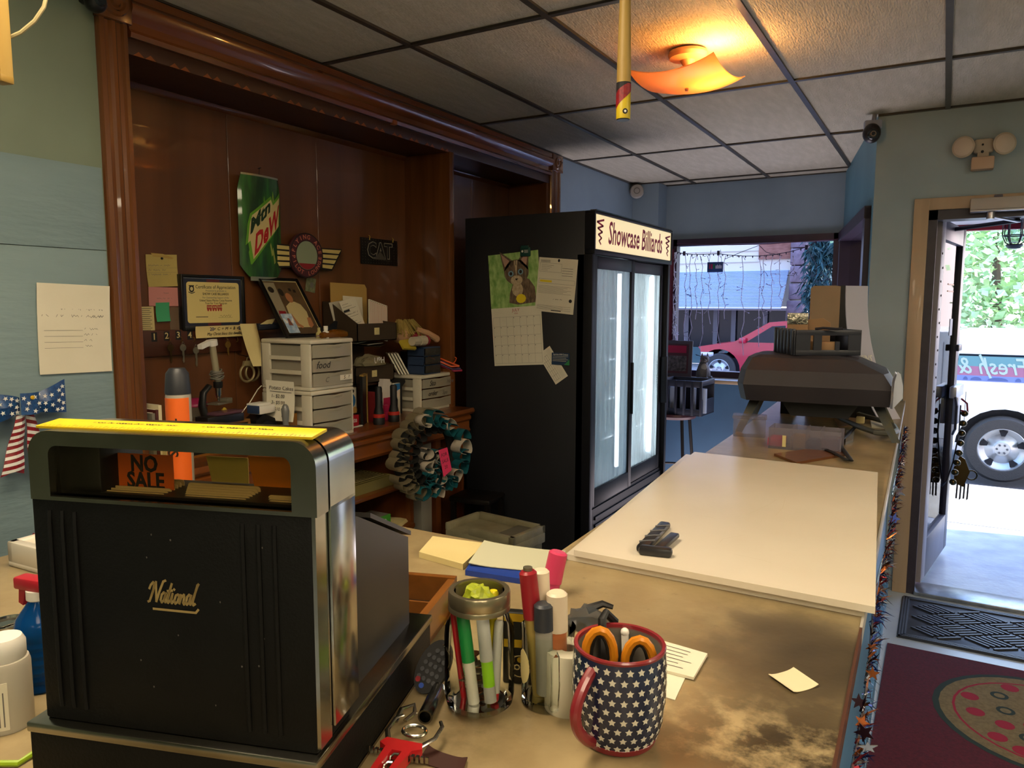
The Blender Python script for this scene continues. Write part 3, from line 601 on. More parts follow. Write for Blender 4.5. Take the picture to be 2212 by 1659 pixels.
def key(px, py, m, lab, L_=.055, tlt=0):
    x, z = local(px, py); q = B(); pts = [(.014*math.cos(a*PI/8), .014*math.sin(a*PI/8)) for a in range(16)]
    q.prism(pts, -.0012, .0012, 'y'); q.prism([(-.0045, -.01), (.0045, -.01), (.0045, -L_), (0, -L_-.006), (-.0045, -L_+.004), (-.002, -.035), (-.0045, -.028)], -.001, .001, 'y')
    q.tube([(.006*math.cos(a*PI/6), -.001+.003*math.sin(a), .014+.010*math.sin(a*PI/6)) for a in range(12)], .0011, 5, True)
    tag(q.obj('key', m, loc=(BK+.040, c.y+x, c.z+z-.012), rot=(tlt, 0, LW)), lab, 'key', 'keys on the wooden rack')
key(361, 744, mat('dark bronze key', '4a3a22', .4, .8), 'dark key hanging under number two on the rack'); key(388, 744, m_steel, 'steel key hanging under number three on the rack'); key(416, 750, m_steel, 'steel key hanging under number four on the rack', .06); key(485, 738, m_brass, 'brass key hanging by itself right of the microscope top', .04)
# soda can sign
c = PX(556, 492, BK+.01); w_ = PX(600, 500, BK+.02).y-PX(510, 500, BK+.02).y; h_ = PX(545, 388, BK+.02).z-PX(545, 610, BK+.02).z
MS = thing('soda_can_sign', 'green embossed Mtn Dew soda can wall sign', 'sign', c, LW)
m_can = mat('green printed tin', '163a1c', .42, col2='2f6a22', nscale=12, stretch=(2.2, 1, .35), contrast=(.42, .62), coat=.5)
wd2 = w_/2
def canw(v):   # half-width over height, v from 0 bottom to 1 top
    if v < .06: return wd2*(.62+.38*v/.06*.6)
    if v < .12: return wd2*(.848+.152*(v-.06)/.06)
    if v < .84: return wd2
    return wd2*(1-.14*((v-.84)/.16)**1.2)
def canf(u_, v): x = (u_-.5)*2*canw(v); return (x, -.004-.030*math.sqrt(max(0, 1-(x/(wd2*1.08))**2))+.0, (v-.5)*h_-.018*(1-(2*u_-1)**2)*0)
def canpt(x, z): return (x, canf(.5+x/(2*canw(min(1, max(0, z/h_+.5)))), min(1, max(0, z/h_+.5)))[1]-.0030, z)
q = B(); q.sheet(canf, 14, 24, .004); q.obj('tin_face', m_can, MS)
q = B(); q.sheet(lambda u_, v: (canf(u_, 0)[0]*1.02, canf(u_, 0)[1]-.002, -h_/2-.012+v*.018), 14, 2, .003); q.obj('bottom_rim', mat('tin rim', 'a8a890', .3, .8), MS); q = B(); q.sheet(lambda u_, v: (canf(u_, 1)[0]*1.02, canf(u_, 1)[1]-.002, h_/2-.006+v*.008), 14, 2, .003); q.obj('top_rim', mat('tin rim', 'a8a890', .3, .8), MS)
def canpoly(pts, dy, m, name, n=6):
    q = B(); bm2 = []
    x0 = min(p[0] for p in pts); x1 = max(p[0] for p in pts)
    # clip the outline into upright strips so that it follows the curve of the tin
    def inter(x):
        zs = []
        for (ax, az), (bx, bz) in zip(pts, pts[1:]+pts[:1]):
            if (ax-x)*(bx-x) < 0 or (ax == x) != (bx == x) and ax != bx: zs.append(az+(bz-az)*(x-ax)/(bx-ax))
        return (min(zs), max(zs)) if len(zs) > 1 else None
    N_ = 16; cols = [(x0+(x1-x0)*(k+.001+.998*0)/N_) for k in range(N_+1)]; cols[0] += 1e-4; cols[-1] -= 1e-4
    cc = [(x, inter(x)) for x in cols]
    for (xa, A_), (xb, B_) in zip(cc, cc[1:]):
        if A_ and B_:
            P_ = [canpt(xa, A_[0]), canpt(xb, B_[0]), canpt(xb, B_[1]), canpt(xa, A_[1])]; q.poly([(a, y-dy, z) for a, y, z in P_])
    return q.obj(name, m, MS, smooth=60)
rnd = random.Random(4)
m_shard = mat('pale green shard print', '8f9a4a', .4); m_shard2 = mat('bright green print', '5f9a26', .4)
for k in range(9):
    x = rnd.uniform(-.85, .7)*wd2; z = rnd.uniform(-.42, .30)*h_; L_ = rnd.uniform(.10, .22)*h_; canpoly([(x, z), (x+.010, z+.01), (x-.004, z+L_), (x-.008, z+L_*.8)], .0002, (m_shard, m_shard2)[k % 2], 'shard_print')
sl = lambda x, z: (x*wd2, (z+x*.16)*h_)
LG = [(-.56, .094), (.45, .286), (.40, .20), (.94, .318), (.87, .04), (.09, -.152), (-.51, -.324), (-.38, -.09), (-.70, -.163)]
canpoly([((u_-.05)*1.13*wd2+.05*wd2 if abs(u_) < .8 else u_*1.04*wd2, (v_*1.16)*h_) for u_, v_ in LG], .0006, m_shard2, 'logo_edge')
canpoly([(u_*wd2, v_*h_) for u_, v_ in LG], .0012, m_cream, 'logo_field')
kS = .33*h_/(1.3*wd2)
for s, sz, px_, pz_, m in (('Mtn', .118*h_, -.10, .105, mat('dark green letters', '12301a', .5)), ('DeW', .165*h_, .20, -.035, mat('logo red', 'b01c22', .4))):
    x, z = px_*wd2, pz_*h_; t2 = text(s, sz*1.75, m, MS, (0, 0, 0), (PI/2, 0, 0), bold=.035, name='logo_letters'); xs_ = [v.co.x for v in t2.data.vertices]; kx_ = (.95 if s == 'Mtn' else 1.28)*wd2/(max(xs_)-min(xs_)); t2.rotation_euler = (0, 0, 0)
    for v in t2.data.vertices:
        X_ = v.co.x*kx_+x+v.co.y*.12; Z_ = z+v.co.y+v.co.x*kx_*kS; P_ = canpt(max(-wd2*.99, min(wd2*.99, X_)), Z_); v.co = (X_, P_[1]-.0016-(.0004 if v.co.z > 0 else 0), Z_)
b = B(); b.rod((.012, -.004, h_/2+.034), (.012, -.02, h_/2+.036), .002); b.tube([(.012, -.012, h_/2+.036), (.010, -.010, h_/2+.01), (.012, -.008, h_/2)], .0012, 5); b.obj('hanger_nail', m_black, MS)
# round winged sign (its cartoon figure left out)
c = PX(659, 552, BK+.03); rr = (PX(659, 503, BK+.03).z-PX(659, 601, BK+.03).z)/2
FS = thing('winged_sign', 'round Flying Ace Pilot Lounge sign with cream striped wings', 'sign', c, LW)
m_maroon = mat('maroon sign ring', '4a1f26', .5); m_out = mat('dark outline', '17130f', .5); m_wing = mat('cream wing stripe', 'c9b670', .5)
def arcring(q, r0, r1, y, a0=0, a1=2*PI, n=40):
    for k in range(n):
        a, b2 = a0+(a1-a0)*k/n, a0+(a1-a0)*(k+1)/n
        q.poly([(r0*math.cos(a), y, r0*math.sin(a)), (r1*math.cos(a), y, r1*math.sin(a)), (r1*math.cos(b2), y, r1*math.sin(b2)), (r0*math.cos(b2), y, r0*math.sin(b2))])
M = Matrix.Rotation(PI/2, 4, 'X')
B().lathe([(0, .012), (rr*.97, .012), (rr, .008), (rr, -.002), (0, -.002)], 40, M=M).obj('sign_disc', m_maroon, FS)
q = B(); arcring(q, rr*.94, rr*.99, -.0125); arcring(q, rr*.63, rr*.66, -.0125); q.obj('ring_line', m_out, FS, smooth=0)
q = B(); disc(q, 0, 0, rr*.63, y=-.0127, n=32); q.obj('sky_print', mat('grey green sky print', '8a9478', .6), FS, smooth=0)
q = B(); q.poly([(rr*.62*math.cos(a), -.0130, rr*.62*math.sin(a)) for a in [math.radians(215+k*11) for k in range(11)]]); q.obj('red_print', mat('sign red print', '8a2028', .6), FS, smooth=0)
m_pkl = mat('salmon letters', 'c0705a', .5)
def arctext(s, r_, a_mid, step, top, size):
    for k, chh_ in enumerate(s):
        if chh_ == ' ': continue
        a = a_mid+(k-(len(s)-1)/2)*step*(-1 if top else 1); x, z = r_*math.cos(a), r_*math.sin(a); rot = (a-PI/2) if top else (a+PI/2)
        t3 = text(chh_, size, m_pkl, FS, (x, -.0132, z), bold=.01); t3.rotation_euler = (Matrix.Rotation(-rot, 3, 'Y') @ Matrix.Rotation(PI/2, 3, 'X')).to_euler()
arctext('FLYING ACE', rr*.80, PI/2, .30, True, rr*.27); arctext('PILOT LOUNGE', rr*.80, -PI/2, .265, False, rr*.26)
for s in (-1, 1):
    w0 = (PX(735, 540, BK+.03).y-c.y)*1.02
    B().prism([(s*rr*.9, rr*.40), (s*w0, rr*.42), (s*w0*.97, rr*.22), (s*w0*.80, -rr*.32), (s*w0*.70, -rr*.62), (s*rr*.8, -rr*.55)], -.006, .002, 'y').obj('wing', m_out, FS, smooth=0)
    for k in range(4):
        x1 = w0*(.965-.075*k); q = B(); q.prism([(s*rr*1.0, rr*(.34-.23*k)), (s*x1, rr*(.36-.24*k)), (s*x1*.93, rr*(.19-.24*k)), (s*rr*1.0, rr*(.19-.23*k))], -.0085, -.006, 'y'); q.obj('wing_stripe', m_wing, FS, smooth=0)
# CAT plate
c, w_, h_, t_ = fit([(779, 514), (858, 519), (858, 575), (779, 569)], lambda x, y: PX(x, y, BK+.006), 1)
CP = thing('plate_sign', 'dark metal CAT plate with embossed triangle hung on yellow hooks', 'sign', c, LW)
m_pl = mat('dark stamped plate', '2a2624', .4, .6, col2='221f1d', nscale=8)
B().box(-w_/2, w_/2, -.003, .003, -h_/2, h_/2, .002).obj('plate', m_pl, CP)
b = B()
for i in range(14):
    for j in range(9):
        x, z = -w_*.46+i*w_*.071, -h_*.44+j*h_*.11; a = .8 if (i+j) % 2 else -.8
        if abs(x) < w_*.36 and abs(z) < h_*.30: continue
        q2 = [(x+dx*math.cos(a)-dz*math.sin(a), -.0036, z+dx*math.sin(a)+dz*math.cos(a)) for dx, dz in ((-.006, 0), (0, -.0015), (.006, 0), (0, .0015))]; b.poly(q2)
b.obj('tread_pattern', mat('lighter tread marks', '5a544c', .35, .7), CP, smooth=0)  # diamond marks in a lighter metal colour
text('CAT', h_*.82, mat('pale letter outline', '8a8374', .5), CP, (0, -.0034, h_*.02), bold=.05, sx=.92); text('CAT', h_*.80, m_ink, CP, (0, -.0038, h_*.02), bold=.02, sx=.92)
q = B(); poly2(q, [(-w_*.17, -h_*.30), (w_*.17, -h_*.30), (0, h_*.02)], -.0042); q.obj('triangle_print', mat('triangle grey', '4a453e', .5), CP, smooth=0)
m_yh = mat('yellow hook', 'b89a3a', .4)
for x in (-.28, .36): B().tube([(x*w_, -.004, h_*.42), (x*w_, -.008, h_*.56), (x*w_, .0, h_*.60)], .0022, 6).obj('hook', m_yh, CP)
# dollar note behind the photo
o, w_, h_ = wallpage('banknote', 'grey green banknote pinned behind the black photo frame', 'banknote', [(664, 598), (686, 604), (677, 632), (657, 627)], mat('banknote green', '7d8060', .8, col2='5f6449', nscale=60), 'recess', .003)
b = B(); disc(b, w_*.1, 0, .012, .014, -.001); b.obj('portrait_oval', m_inkg, o, smooth=0)
# ================================================================== back bar desk
DZ, DXF = 1.02, -2.19
DK = thing('back_bar_desk', 'varnished wooden back bar with open shelves along the panelled wall', 'desk', (-2.4, 2.4, 0))
m_dk = wood('varnished desk oak', '7a431b', '5b3010', 'y', .3, 5, .4); m_dkz = wood('varnished desk oak upright', '74401a', '55290f', 'z', .3, 5, .4)
dx = DXF+2.4
P = [(-.215, .985), (dx-.02, .985), (dx-.008, .99), (dx, 1.0), (dx, 1.01), (dx-.006, DZ), (-.215, DZ)]
B().prism(P, -.82, .97, 'y').obj('worktop', m_dk, DK)
P = [(dx-.05, .885), (dx-.022, .885), (dx-.014, .90), (dx-.022, .915), (dx-.022, .95), (dx-.010, .962), (dx-.010, .975), (dx-.02, .985), (dx-.05, .985)]
B().prism(P, -.80, .95, 'y').obj('fascia', m_dk, DK)
B().box(-.215, dx-.05, -.80, -.775, 0, .985).obj('end_panel', m_dkz, DK); B().box(-.215, dx-.06, .47, .50, 0, .985, .003).obj('end_panel', m_dkz, DK)
for z in (.715, .50, .12): B().box(-.215, dx-.03, -.775, .47, z-.022, z, .003).obj('shelf', m_dk, DK)
B().box(-.215, -.205, -.775, .47, 0, .985).obj('back_panel', m_wdark, DK)
B().box(-.02, dx-.07, .575, .665, 0, .985, .002).obj('grey_filler_panel', mat('grey filler board', '8a8578', .6), DK)['label'] = 'grey board closing the desk end'
B().box(-.06, dx-.06, .69, .735, 0, .985, .003).obj('end_post', m_dkz, DK); B().box(-.215, dx-.06, .93, .95, 0, .985).obj('end_panel', m_dkz, DK)
# ---------------- drawer towers
m_tw = mat('white drawer plastic', 'cfc8b2', .4, col2='c6bfa9', nscale=5); m_mk = hazymat('milky drawer plastic', 'dad4c0', .46, .25)
def tower(name, label, X0, X1, Y0, Y1, z0, z1, nd, group=None):
    t = thing(name, label, 'drawers', (X0, (Y0+Y1)/2, z0), LW, group); w = (Y1-Y0)/2; d = X0-X1; h = z1-z0; p = .022
    B().box(-w, w, -.006, d, h-.018, h, .006).obj('top', m_tw, t); B().box(-w, w, .0, d, 0, .014, .003).obj('base', m_tw, t)
    for sx in (-1, 1):
        for y in (0, d-.05): B().box(min(sx*w, sx*(w-.012)), max(sx*w, sx*(w-.012)), y, y+.05, .014, h-.018, .002).obj('corner_post', m_tw, t)
        for k in range(1, nd):
            z = .014+(h-.032)*k/nd; B().box(min(sx*w, sx*(w-.008)), max(sx*w, sx*(w-.008)), .05, d-.05, z-.008, z+.008).obj('side_rail', m_tw, t)
    B().box(-w, w, d-.006, d, .014, h-.018).obj('back_panel', m_tw, t)
    ds = []
    for k in range(nd):
        za = .014+(h-.032)*k/nd+.003; zb = .014+(h-.032)*(k+1)/nd-.003
        q = B(); n = 8
        q.sheet(lambda u, v: ((u-.5)*2*(w-.014), -.004-.012*(1-(2*u-1)**2), za+(zb-za)*v-(.003*(1-min(1, abs(2*u-1)*3))*(v > .99))), 12, 5, .002)
        q.box(-w+.015, w-.015, .0, d-.012, za, za+.002); q.box(-w+.015, -w+.017, .0, d-.012, za, zb-.004); q.box(w-.017, w-.015, .0, d-.012, za, zb-.004); q.box(-w+.015, w-.015, d-.014, d-.012, za, zb-.004)
        dr = q.obj('drawer', m_mk, t); q = B(); q.sheet(lambda u, v: ((u-.5)*w*.7, -.014-.010*math.sin(PI*u)*(1-v*.4), zb-.006-.008*v), 6, 2, .0015); q.obj('drawer_lip', m_mk, dr); ds.append((dr, za, zb))
    return t, ds, w, d, h
TX0, TX1, TY0, TY1 = -2.22, -2.50, 2.185, 2.44
cols = [mat('green clutter', '3f7a4a', .5), mat('red clutter', '9a3030', .5), mat('pink clutter', 'c04a60', .5), mat('blue clutter', '34507a', .5), mat('orange clutter', 'c07a30', .6), mat('cream clutter', 'cbbf98', .7)]
def clutter(dr, za, w, d, seed, n=5, flat=False):
    rnd = random.Random(seed)
    for k in range(n):
        x = -w*.75+1.5*w*(k+.5)/n; q = B()
        if flat: q.box(x-.03, x+.03, .008, .07+rnd.random()*.08, za+.003+.004*k, za+.006+.004*k)
        elif k % 2: q.ball((x, .025, za+.014), .011, 8)
        else: q.box(x-.016, x+.016, .008, .05, za+.003, za+.016+rnd.random()*.01, .002)
        q.obj('drawer_content', cols[(seed+k) % 6], dr)
tA = tower('drawer_tower', 'lower white three-drawer plastic tower with papers inside', TX0, TX1, TY0, TY1, DZ, 1.226, 3)
tB = tower('drawer_tower', 'upper white three-drawer plastic tower marked Food, stacked on another', TX0+.002, TX1, TY0, TY1, 1.228, 1.437, 3)
for k in range(3): clutter(tA[1][k][0], tA[1][k][1], tA[2], tA[3], k+3, 4, True); clutter(tB[1][k][0], tB[1][k][1], tB[2], tB[3], k+1, (3, 3, 5)[k], k < 2)
def strokes_word(dr, z, x, sc, lines):
    b = B(); [stroke(b, [(x+a*sc, z+c*sc) for a, c in L_], .0022, -.0185) for L_ in lines]; b.obj('handwriting', m_ink, dr, smooth=0)
dr, za, zb = tB[1][1]; text('food', .042, m_ink, dr, (-.07, -.0185, (za+zb)/2+.002), shear=.3)
dr, za, zb = tB[1][0]; q = B(); rects(q, [(.03, .105, za+.016, za+.038)], -.0165); lb = q.obj('tape_label', m_paper, dr, smooth=0); text('S . ?', .022, m_ink, lb, (.068, -.0175, za+.027), shear=.2)
text('C', .03, m_inkg, dr, (-.05, -.0185, (za+zb)/2-.002), shear=.3)
tC = tower('drawer_tower', 'white drawer tower with marker-written fronts beside the black fridge', -2.33, -2.58, 3.07, 3.375, DZ, 1.212, 3)
dr, za, zb = tC[1][2]; text('Sto', .04, m_ink, dr, (-.07, -.0185, (za+zb)/2), shear=.3); text('Here', .03, m_inkg, dr, (.09, -.0185, (za+zb)/2), shear=.3)
dr, za, zb = tC[1][1]; text('order', .035, m_ink, dr, (-.07, -.0185, (za+zb)/2), shear=.4); text('Spo', .03, m_inkg, dr, (.04, -.0185, (za+zb)/2-.004), shear=.3)
# ---------------- leaning framed photograph on the tower
PFt, PFb = 1.695, 1.438
ln = math.atan2(.17, PFt-PFb)
PF = thing('photo_frame', 'black framed photo of a seated man leaning on the drawer tower', 'picture', (-2.415, 2.365, PFb), rot=(Matrix.Rotation(LW, 3, 'Z') @ Matrix.Rotation(-ln, 3, 'X')).to_euler())
w, h, f = .115, math.hypot(.17, PFt-PFb), .014
B().box(-w, -w+f, -.008, .006, 0, h, .002).box(w-f, w, -.008, .006, 0, h, .002).box(-w+f, w-f, -.008, .006, 0, f, .002).box(-w+f, w-f, -.008, .006, h-f, h, .002).obj('frame', m_fb, PF)
ph = B().box(-w+f, w-f, -.001, .004, f, h-f).obj('photograph', mat('brown interior photo', '4a3a28', .35, col2='5f4a30', nscale=14), PF)
def flat(par, name, m, fn): q = B(); fn(q); return q.obj(name, m, par, smooth=0)
flat(ph, 'photo_border', m_cream, lambda q: rects(q, [(-w+f, w-f, h-f-.004, h-f), (w-f-.003, w-f, f, h-f)], -.0014))
flat(ph, 'wall_print', mat('grey wall print', '8a8068', .5), lambda q: poly2(q, [(-w+f, .09), (-.045, .09), (-.035, h-f-.01), (-w+f, h-f-.01)], -.0013))
flat(ph, 'clock_print', m_dark, lambda q: (disc(q, -.07, h*.80, .016, y=-.0016), disc(q, -.02, h*.76, .014, .020, y=-.0016), rects(q, [(.03, .045, h*.78, h*.83), (.055, .07, h*.76, h*.81)], -.0016)))
m_skin = mat('skin print', 'a06a44', .5)
flat(ph, 'shirt_print', mat('cream shirt print', 'b8a878', .5), lambda q: poly2(q, [(-.02, .05), (.06, .05), (.075, .13), (.06, .17), (.03, .185), (.0, .18), (-.03, .16), (-.035, .12)], -.0016))
flat(ph, 'person_print', m_skin, lambda q: (disc(q, .012, .205, .019, .026, -.0018), poly2(q, [(.058, .10), (.080, .10), (.078, .06), (.055, .045), (.048, .06)], -.0018), poly2(q, [(-.035, .12), (-.02, .12), (-.005, .07), (.015, .055), (.005, .045), (-.02, .06)], -.0018)))
flat(ph, 'bar_print', m_rd, lambda q: poly2(q, [(-.09, .118), (-.05, .118), (-.048, .135), (-.085, .138)], -.0016))
ac = page('angel_card', 'small pale blue printed card tucked in the photo frame corner', 'card', .062, .098, mat('pale blue card print', 'b9c6d0', .5, col2='7f9ab8', nscale=40), PF.matrix_basis @ Vector((-.066, -.012, .066)))
ac.rotation_euler = PF.rotation_euler
flat(ac, 'figure_print', mat('brown figure print', '7a4a3a', .5), lambda q: (disc(q, .0, .016, .008, .010, -.001), poly2(q, [(-.012, -.01), (.012, -.012), (.008, .010), (-.008, .010)], -.001)))
flat(ac, 'wing_print', m_white, lambda q: (poly2(q, [(-.008, .005), (-.026, .028), (-.022, -.002)], -.0009), poly2(q, [(.008, .005), (.026, .03), (.022, -.002)], -.0009)))
# things on the tower top
zt = 1.4375
c = Vector((-2.285, 2.35, zt)); q = B(); q.lathe([(0, 0), (.013, 0), (.014, .003), (.014, .026), (.008, .032), (.008, .036)], 16); bt = thing('small_bottle', 'tiny white dropper bottle on the upper drawer tower', 'bottle', c); q.obj('body', m_white, bt); B().cyl(.0095, .035, .052, 14).obj('cap', mat('white cap', 'e0dccf', .4), bt)
q = B(); q.lathe([(0, 0), (.012, 0), (.013, .02), (.006, .03), (.006, .045), (0, .046)], 14); tag(q.obj('small_bottle', mat('yellowish bottle', 'b0a468', .35), loc=(-2.31, 2.335, zt)), 'tiny yellowish bottle beside the white dropper bottle', 'bottle')
q = B(); q.tube([(0, -.085, .012), (0, -.04, .014), (0, .0, .016), (0, .05, .014), (0, .085, .012)], lambda u: .013+.008*math.sin(PI*u), 10); q.box(-.003, .003, -.12, -.085, .010, .014); tag(q.obj('screwdriver', mat('amber handle', '7a4a10', .2, trans=.3), loc=(-2.29, 2.405, zt), rot=(0, 0, .1)), 'tool with a clear amber handle lying on the tower top', 'tool')
q = B(); q.prism([(-.05, 0), (.06, 0), (.075, .065), (.06, .068)], -.004, .004, 'y'); tag(q.obj('folder', m_black, loc=(-2.45, 2.52, zt), rot=(.0, 0, LW)), 'dark folder propped behind the amber handled tool', 'folder')
# ---------------- boxes of paperwork
m_cb = mat('brown card box', '3a2c1c', .7, col2='33261a', nscale=6)
def letterbox(label, yc, z0, hf, hb, w, X0, X1, txt):
    t = thing('letter_box', label, 'box', (X0, yc, z0), LW); d = X0-X1
    B().box(-w, w, 0, .004, 0, hf).obj('front', m_cb, t); B().box(-w, w, 0, d, 0, .004).obj('base', m_cb, t); B().box(-w, w, d-.004, d, 0, hb).obj('back', m_cb, t)
    for s in (-1, 1): B().prism([(0, 0), (d, 0), (d, hb), (d*.8, hb), (0, hf)] if s < 0 else [(0, 0), (d, 0), (d, hf*1.25), (0, hf)], s*w-.004*(s > 0), s*w+.004*(s < 0), 'x').obj('side', m_cb, t)
    q = B(); q.box(-.026, .010, -.003, 0, hf*.35, hf*.75, .001); lb = q.obj('label_holder', m_cream, t); q = B(); scribble(q, -.020, hf*.55, .024, .008, -.0033, .0012, 7); q.obj('handwriting', m_ink, lb, smooth=0)
    return t
X1 = -2.60
letterbox('upper dark brown box holding paperwork and a manila folder', 2.80, 1.405, .085, .19, .145, -2.38, X1, 'A-2')
letterbox('lower dark brown box under another, with plastic bags on top', 2.80, 1.20, .08, .195, .145, -2.40, X1, '2010')
rs = thing('box_riser', 'dark wooden riser under the brown paperwork boxes', 'riser', (-2.5, 2.80, DZ)); B().box(-.1, .05, -.14, -.125, 0, .178).obj('leg', m_wdark, rs); B().box(-.1, .05, .125, .14, 0, .178).obj('leg', m_wdark, rs); B().box(-.1, .08, -.145, .145, .166, .179).obj('top', m_wdark, rs)
def leaf(name, label, cat, w, h, m, x, y, z, lean, tilt=0, th=.0008, turn=LW):
    b = B(); b.box(-w/2, w/2, -th/2, th/2, 0, h, 0); o = b.obj(name, m, loc=(x, y, z), smooth=0)
    o.rotation_euler = (Matrix.Rotation(turn, 3, 'Z') @ Matrix.Rotation(-lean, 3, 'X') @ Matrix.Rotation(tilt, 3, 'Y')).to_euler(); return tag(o, label, cat)
zb = 1.411
q = B(); q.prism([(-.13, 0), (.13, 0), (.13, .25), (.115, .27), (-.13, .275)], -.001, .001, 'y'); o = tag(q.obj('manila_folder', mat('manila card', 'b08f4e', .7), loc=(-2.56, 2.80, zb), smooth=0), 'manila folder standing at the back of the upper brown box', 'folder'); o.rotation_euler = (0, 0, LW)
o = leaf('form_sheet', 'white printed form leaning out of the upper brown box', 'paper', .12, .205, m_paper, -2.46, 2.775, zb, .25, -.22)
b = B(); rects(b, [(-.05, -.05+.09*(.5+.5*((k*7) % 3)/2), .185-k*.013, .1862-k*.013) for k in range(13)], -.0008); rects(b, [(-.055, -.01, .148, .158)], -.0008); scribble(b, -.045, .135, .09, .010, -.0009, .001, 6); b.obj('print', m_ink, o, smooth=0)
o = leaf('form_sheet', 'white form sheet behind another at the left of the box', 'paper', .12, .19, mat('greyed paper', 'b8b2a0', .8), -2.50, 2.715, zb, .2, -.12)
o = leaf('receipt_pad', 'pink ruled tractor-feed pad leaning in the upper brown box', 'pad', .135, .19, m_paper, -2.45, 2.885, zb, .22, .26, .006)
b = B(); rects(b, [(-.062+k*.0085, -.0595+k*.0085, .003, .182) for k in range(15)], -.0038); b.obj('pink_rule', mat('pink ruling', 'c08078', .8), o, smooth=0)
b = B(); [disc(b, -.06+k*.0135, .184, .0024, y=-.0038, n=8) for k in range(10)]; b.obj('punched_edge', m_ink, o, smooth=0)
o = leaf('envelope', 'white envelope edge standing behind the forms in the box', 'envelope', .14, .21, m_paper, -2.53, 2.80, zb, .08, .05)
# bags and papers on the lower box
m_bag = hazymat('crinkled clear bag', 'c9bf9a', .5, .12)
def crumple(name, label, loc, sx, sy, sz, seed, m, cat='bag'):
    rnd = random.Random(seed); b = B(); r = bmesh.ops.create_icosphere(b.bm, subdivisions=3, radius=1)
    for v in r['verts']:
        k = 1+rnd.uniform(-.16, .16); v.co = Vector((v.co.x*sx*k, v.co.y*sy*k, max(-.0, v.co.z)*sz*k))
    o = b.obj(name, m, loc=loc, smooth=0); return tag(o, label, cat)
bg = crumple('plastic_bag', 'crinkled clear plastic bag lettered in white on the lower box', (-2.43, 2.79, 1.285), .06, .085, .05, 3, m_bag)
t3 = text('UPH', .04, m_white, bg, (.058, .01, .024), (PI/2, 0, LW), bold=.02)
for k, (y, r_, m) in enumerate(((2.72, .2, m_paper), (2.84, -.15, mat('greyed paper', 'b8b2a0', .8)), (2.86, .4, m_cb))):
    q = B(); q.box(-.07, .07, -.05, .05, 0, .003); tag(q.obj('loose_paper', m, loc=(-2.49, y, 1.40-.018*k*0-.012*k), rot=(.06, .03, r_), smooth=0), ('white sheet tucked between the two brown boxes', 'greyish sheet tucked between the two brown boxes', 'dark card tucked between the two brown boxes')[k], 'paper')
# gold box, food box, red box, black framed panel
def carton(name, label, cat, yc, X, z0, w, d, h, m, turn=0):
    t = thing(name, label, cat, (X, yc, z0), LW+turn); o = B().box(-w/2, w/2, 0, d, 0, h, .001).obj('carton', m, t); return t, o
m_gold = mat('mustard carton', '8a5a12', .5, col2='7a4e10', nscale=8)
t, o = carton('snack_box', 'tall mustard brown box standing right of the drawer tower', 'box', 2.475, -2.35, DZ, .075, .10, .235, m_gold)
q = B(); disc(q, 0, .21, .022, .016, -.0008); q.obj('red_badge', m_rd, o, smooth=0); q = B(); rects(q, [(-.036, .036, .165, .19)], -.0008); bb = q.obj('black_band', m_ink, o, smooth=0); text('ot', .022, m_cream, bb, (.018, -.0012, .178), bold=.02)
for k in range(3): q = B(); poly2(q, [(-.02, .12-k*.04), (.02, .13-k*.04), (.0, .145-k*.04)], -.0008); q.obj('nut_print', mat('brown print', '5a3510', .5), o, smooth=0)
m_food = mat('white food carton', 'cfc8b4', .5)
t, o = carton('cracker_box', 'white food box with a blue disc reading Variety Pack', 'box', 2.575, -2.36, DZ+.055, .085, .06, .12, m_food)
q = B(); disc(q, .0, .06, .034, .036, -.0008); bl = q.obj('blue_disc', mat('blue disc print', '2a6aa0', .5), o, smooth=0)
for s_, sz_, x_ in (('VARIETY', .013, -.011), ('PACK', .015, .009)): t3 = text(s_, sz_, m_white, bl, (x_, -.0014, .060), bold=.02, sx=.9); t3.rotation_euler = (Matrix.Rotation(-1.45, 3, 'Y') @ Matrix.Rotation(PI/2, 3, 'X')).to_euler()
q = B(); disc(q, .028, .015, .016, y=-.0007); disc(q, -.025, .012, .013, y=-.0007); q.obj('biscuit_print', mat('biscuit print', 'b88a4a', .5), o, smooth=0)
q = B(); disc(q, .0, .102, .014, .012, -.0009); disc(q, -.018, .105, .008, y=-.0009); disc(q, .018, .105, .008, y=-.0009); q.obj('dark_print', m_ink, o, smooth=0)
t, o = carton('red_box', 'bright red box below the food box, lettered in white', 'box', 2.52, -2.315, DZ+.004, .12, .09, .05, mat('bright red carton', 'a8182a', .45))
text('ll Mate', .032, m_white, o, (.01, -.0008, .028), bold=.015, sx=.85)
q = B(); q.box(-.07, .07, 0, .11, 0, .0035); tag(q.obj('white_board', m_white, loc=(-2.31, 2.53, DZ), rot=(0, 0, LW)), 'thin white board under the bright red box', 'board')
t = thing('framed_picture', 'black panel with pale wood edge standing beside flashlights', 'picture', (-2.34, 2.655, DZ), LW+.5)
B().box(-.05, .03, 0, .012, 0, .23).obj('panel', m_black, t); B().box(.03, .04, -.004, .014, 0, .235).box(-.05, .04, -.004, .014, .227, .236).obj('frame', mat('pale gold wood', '9a7a3a', .4), t)
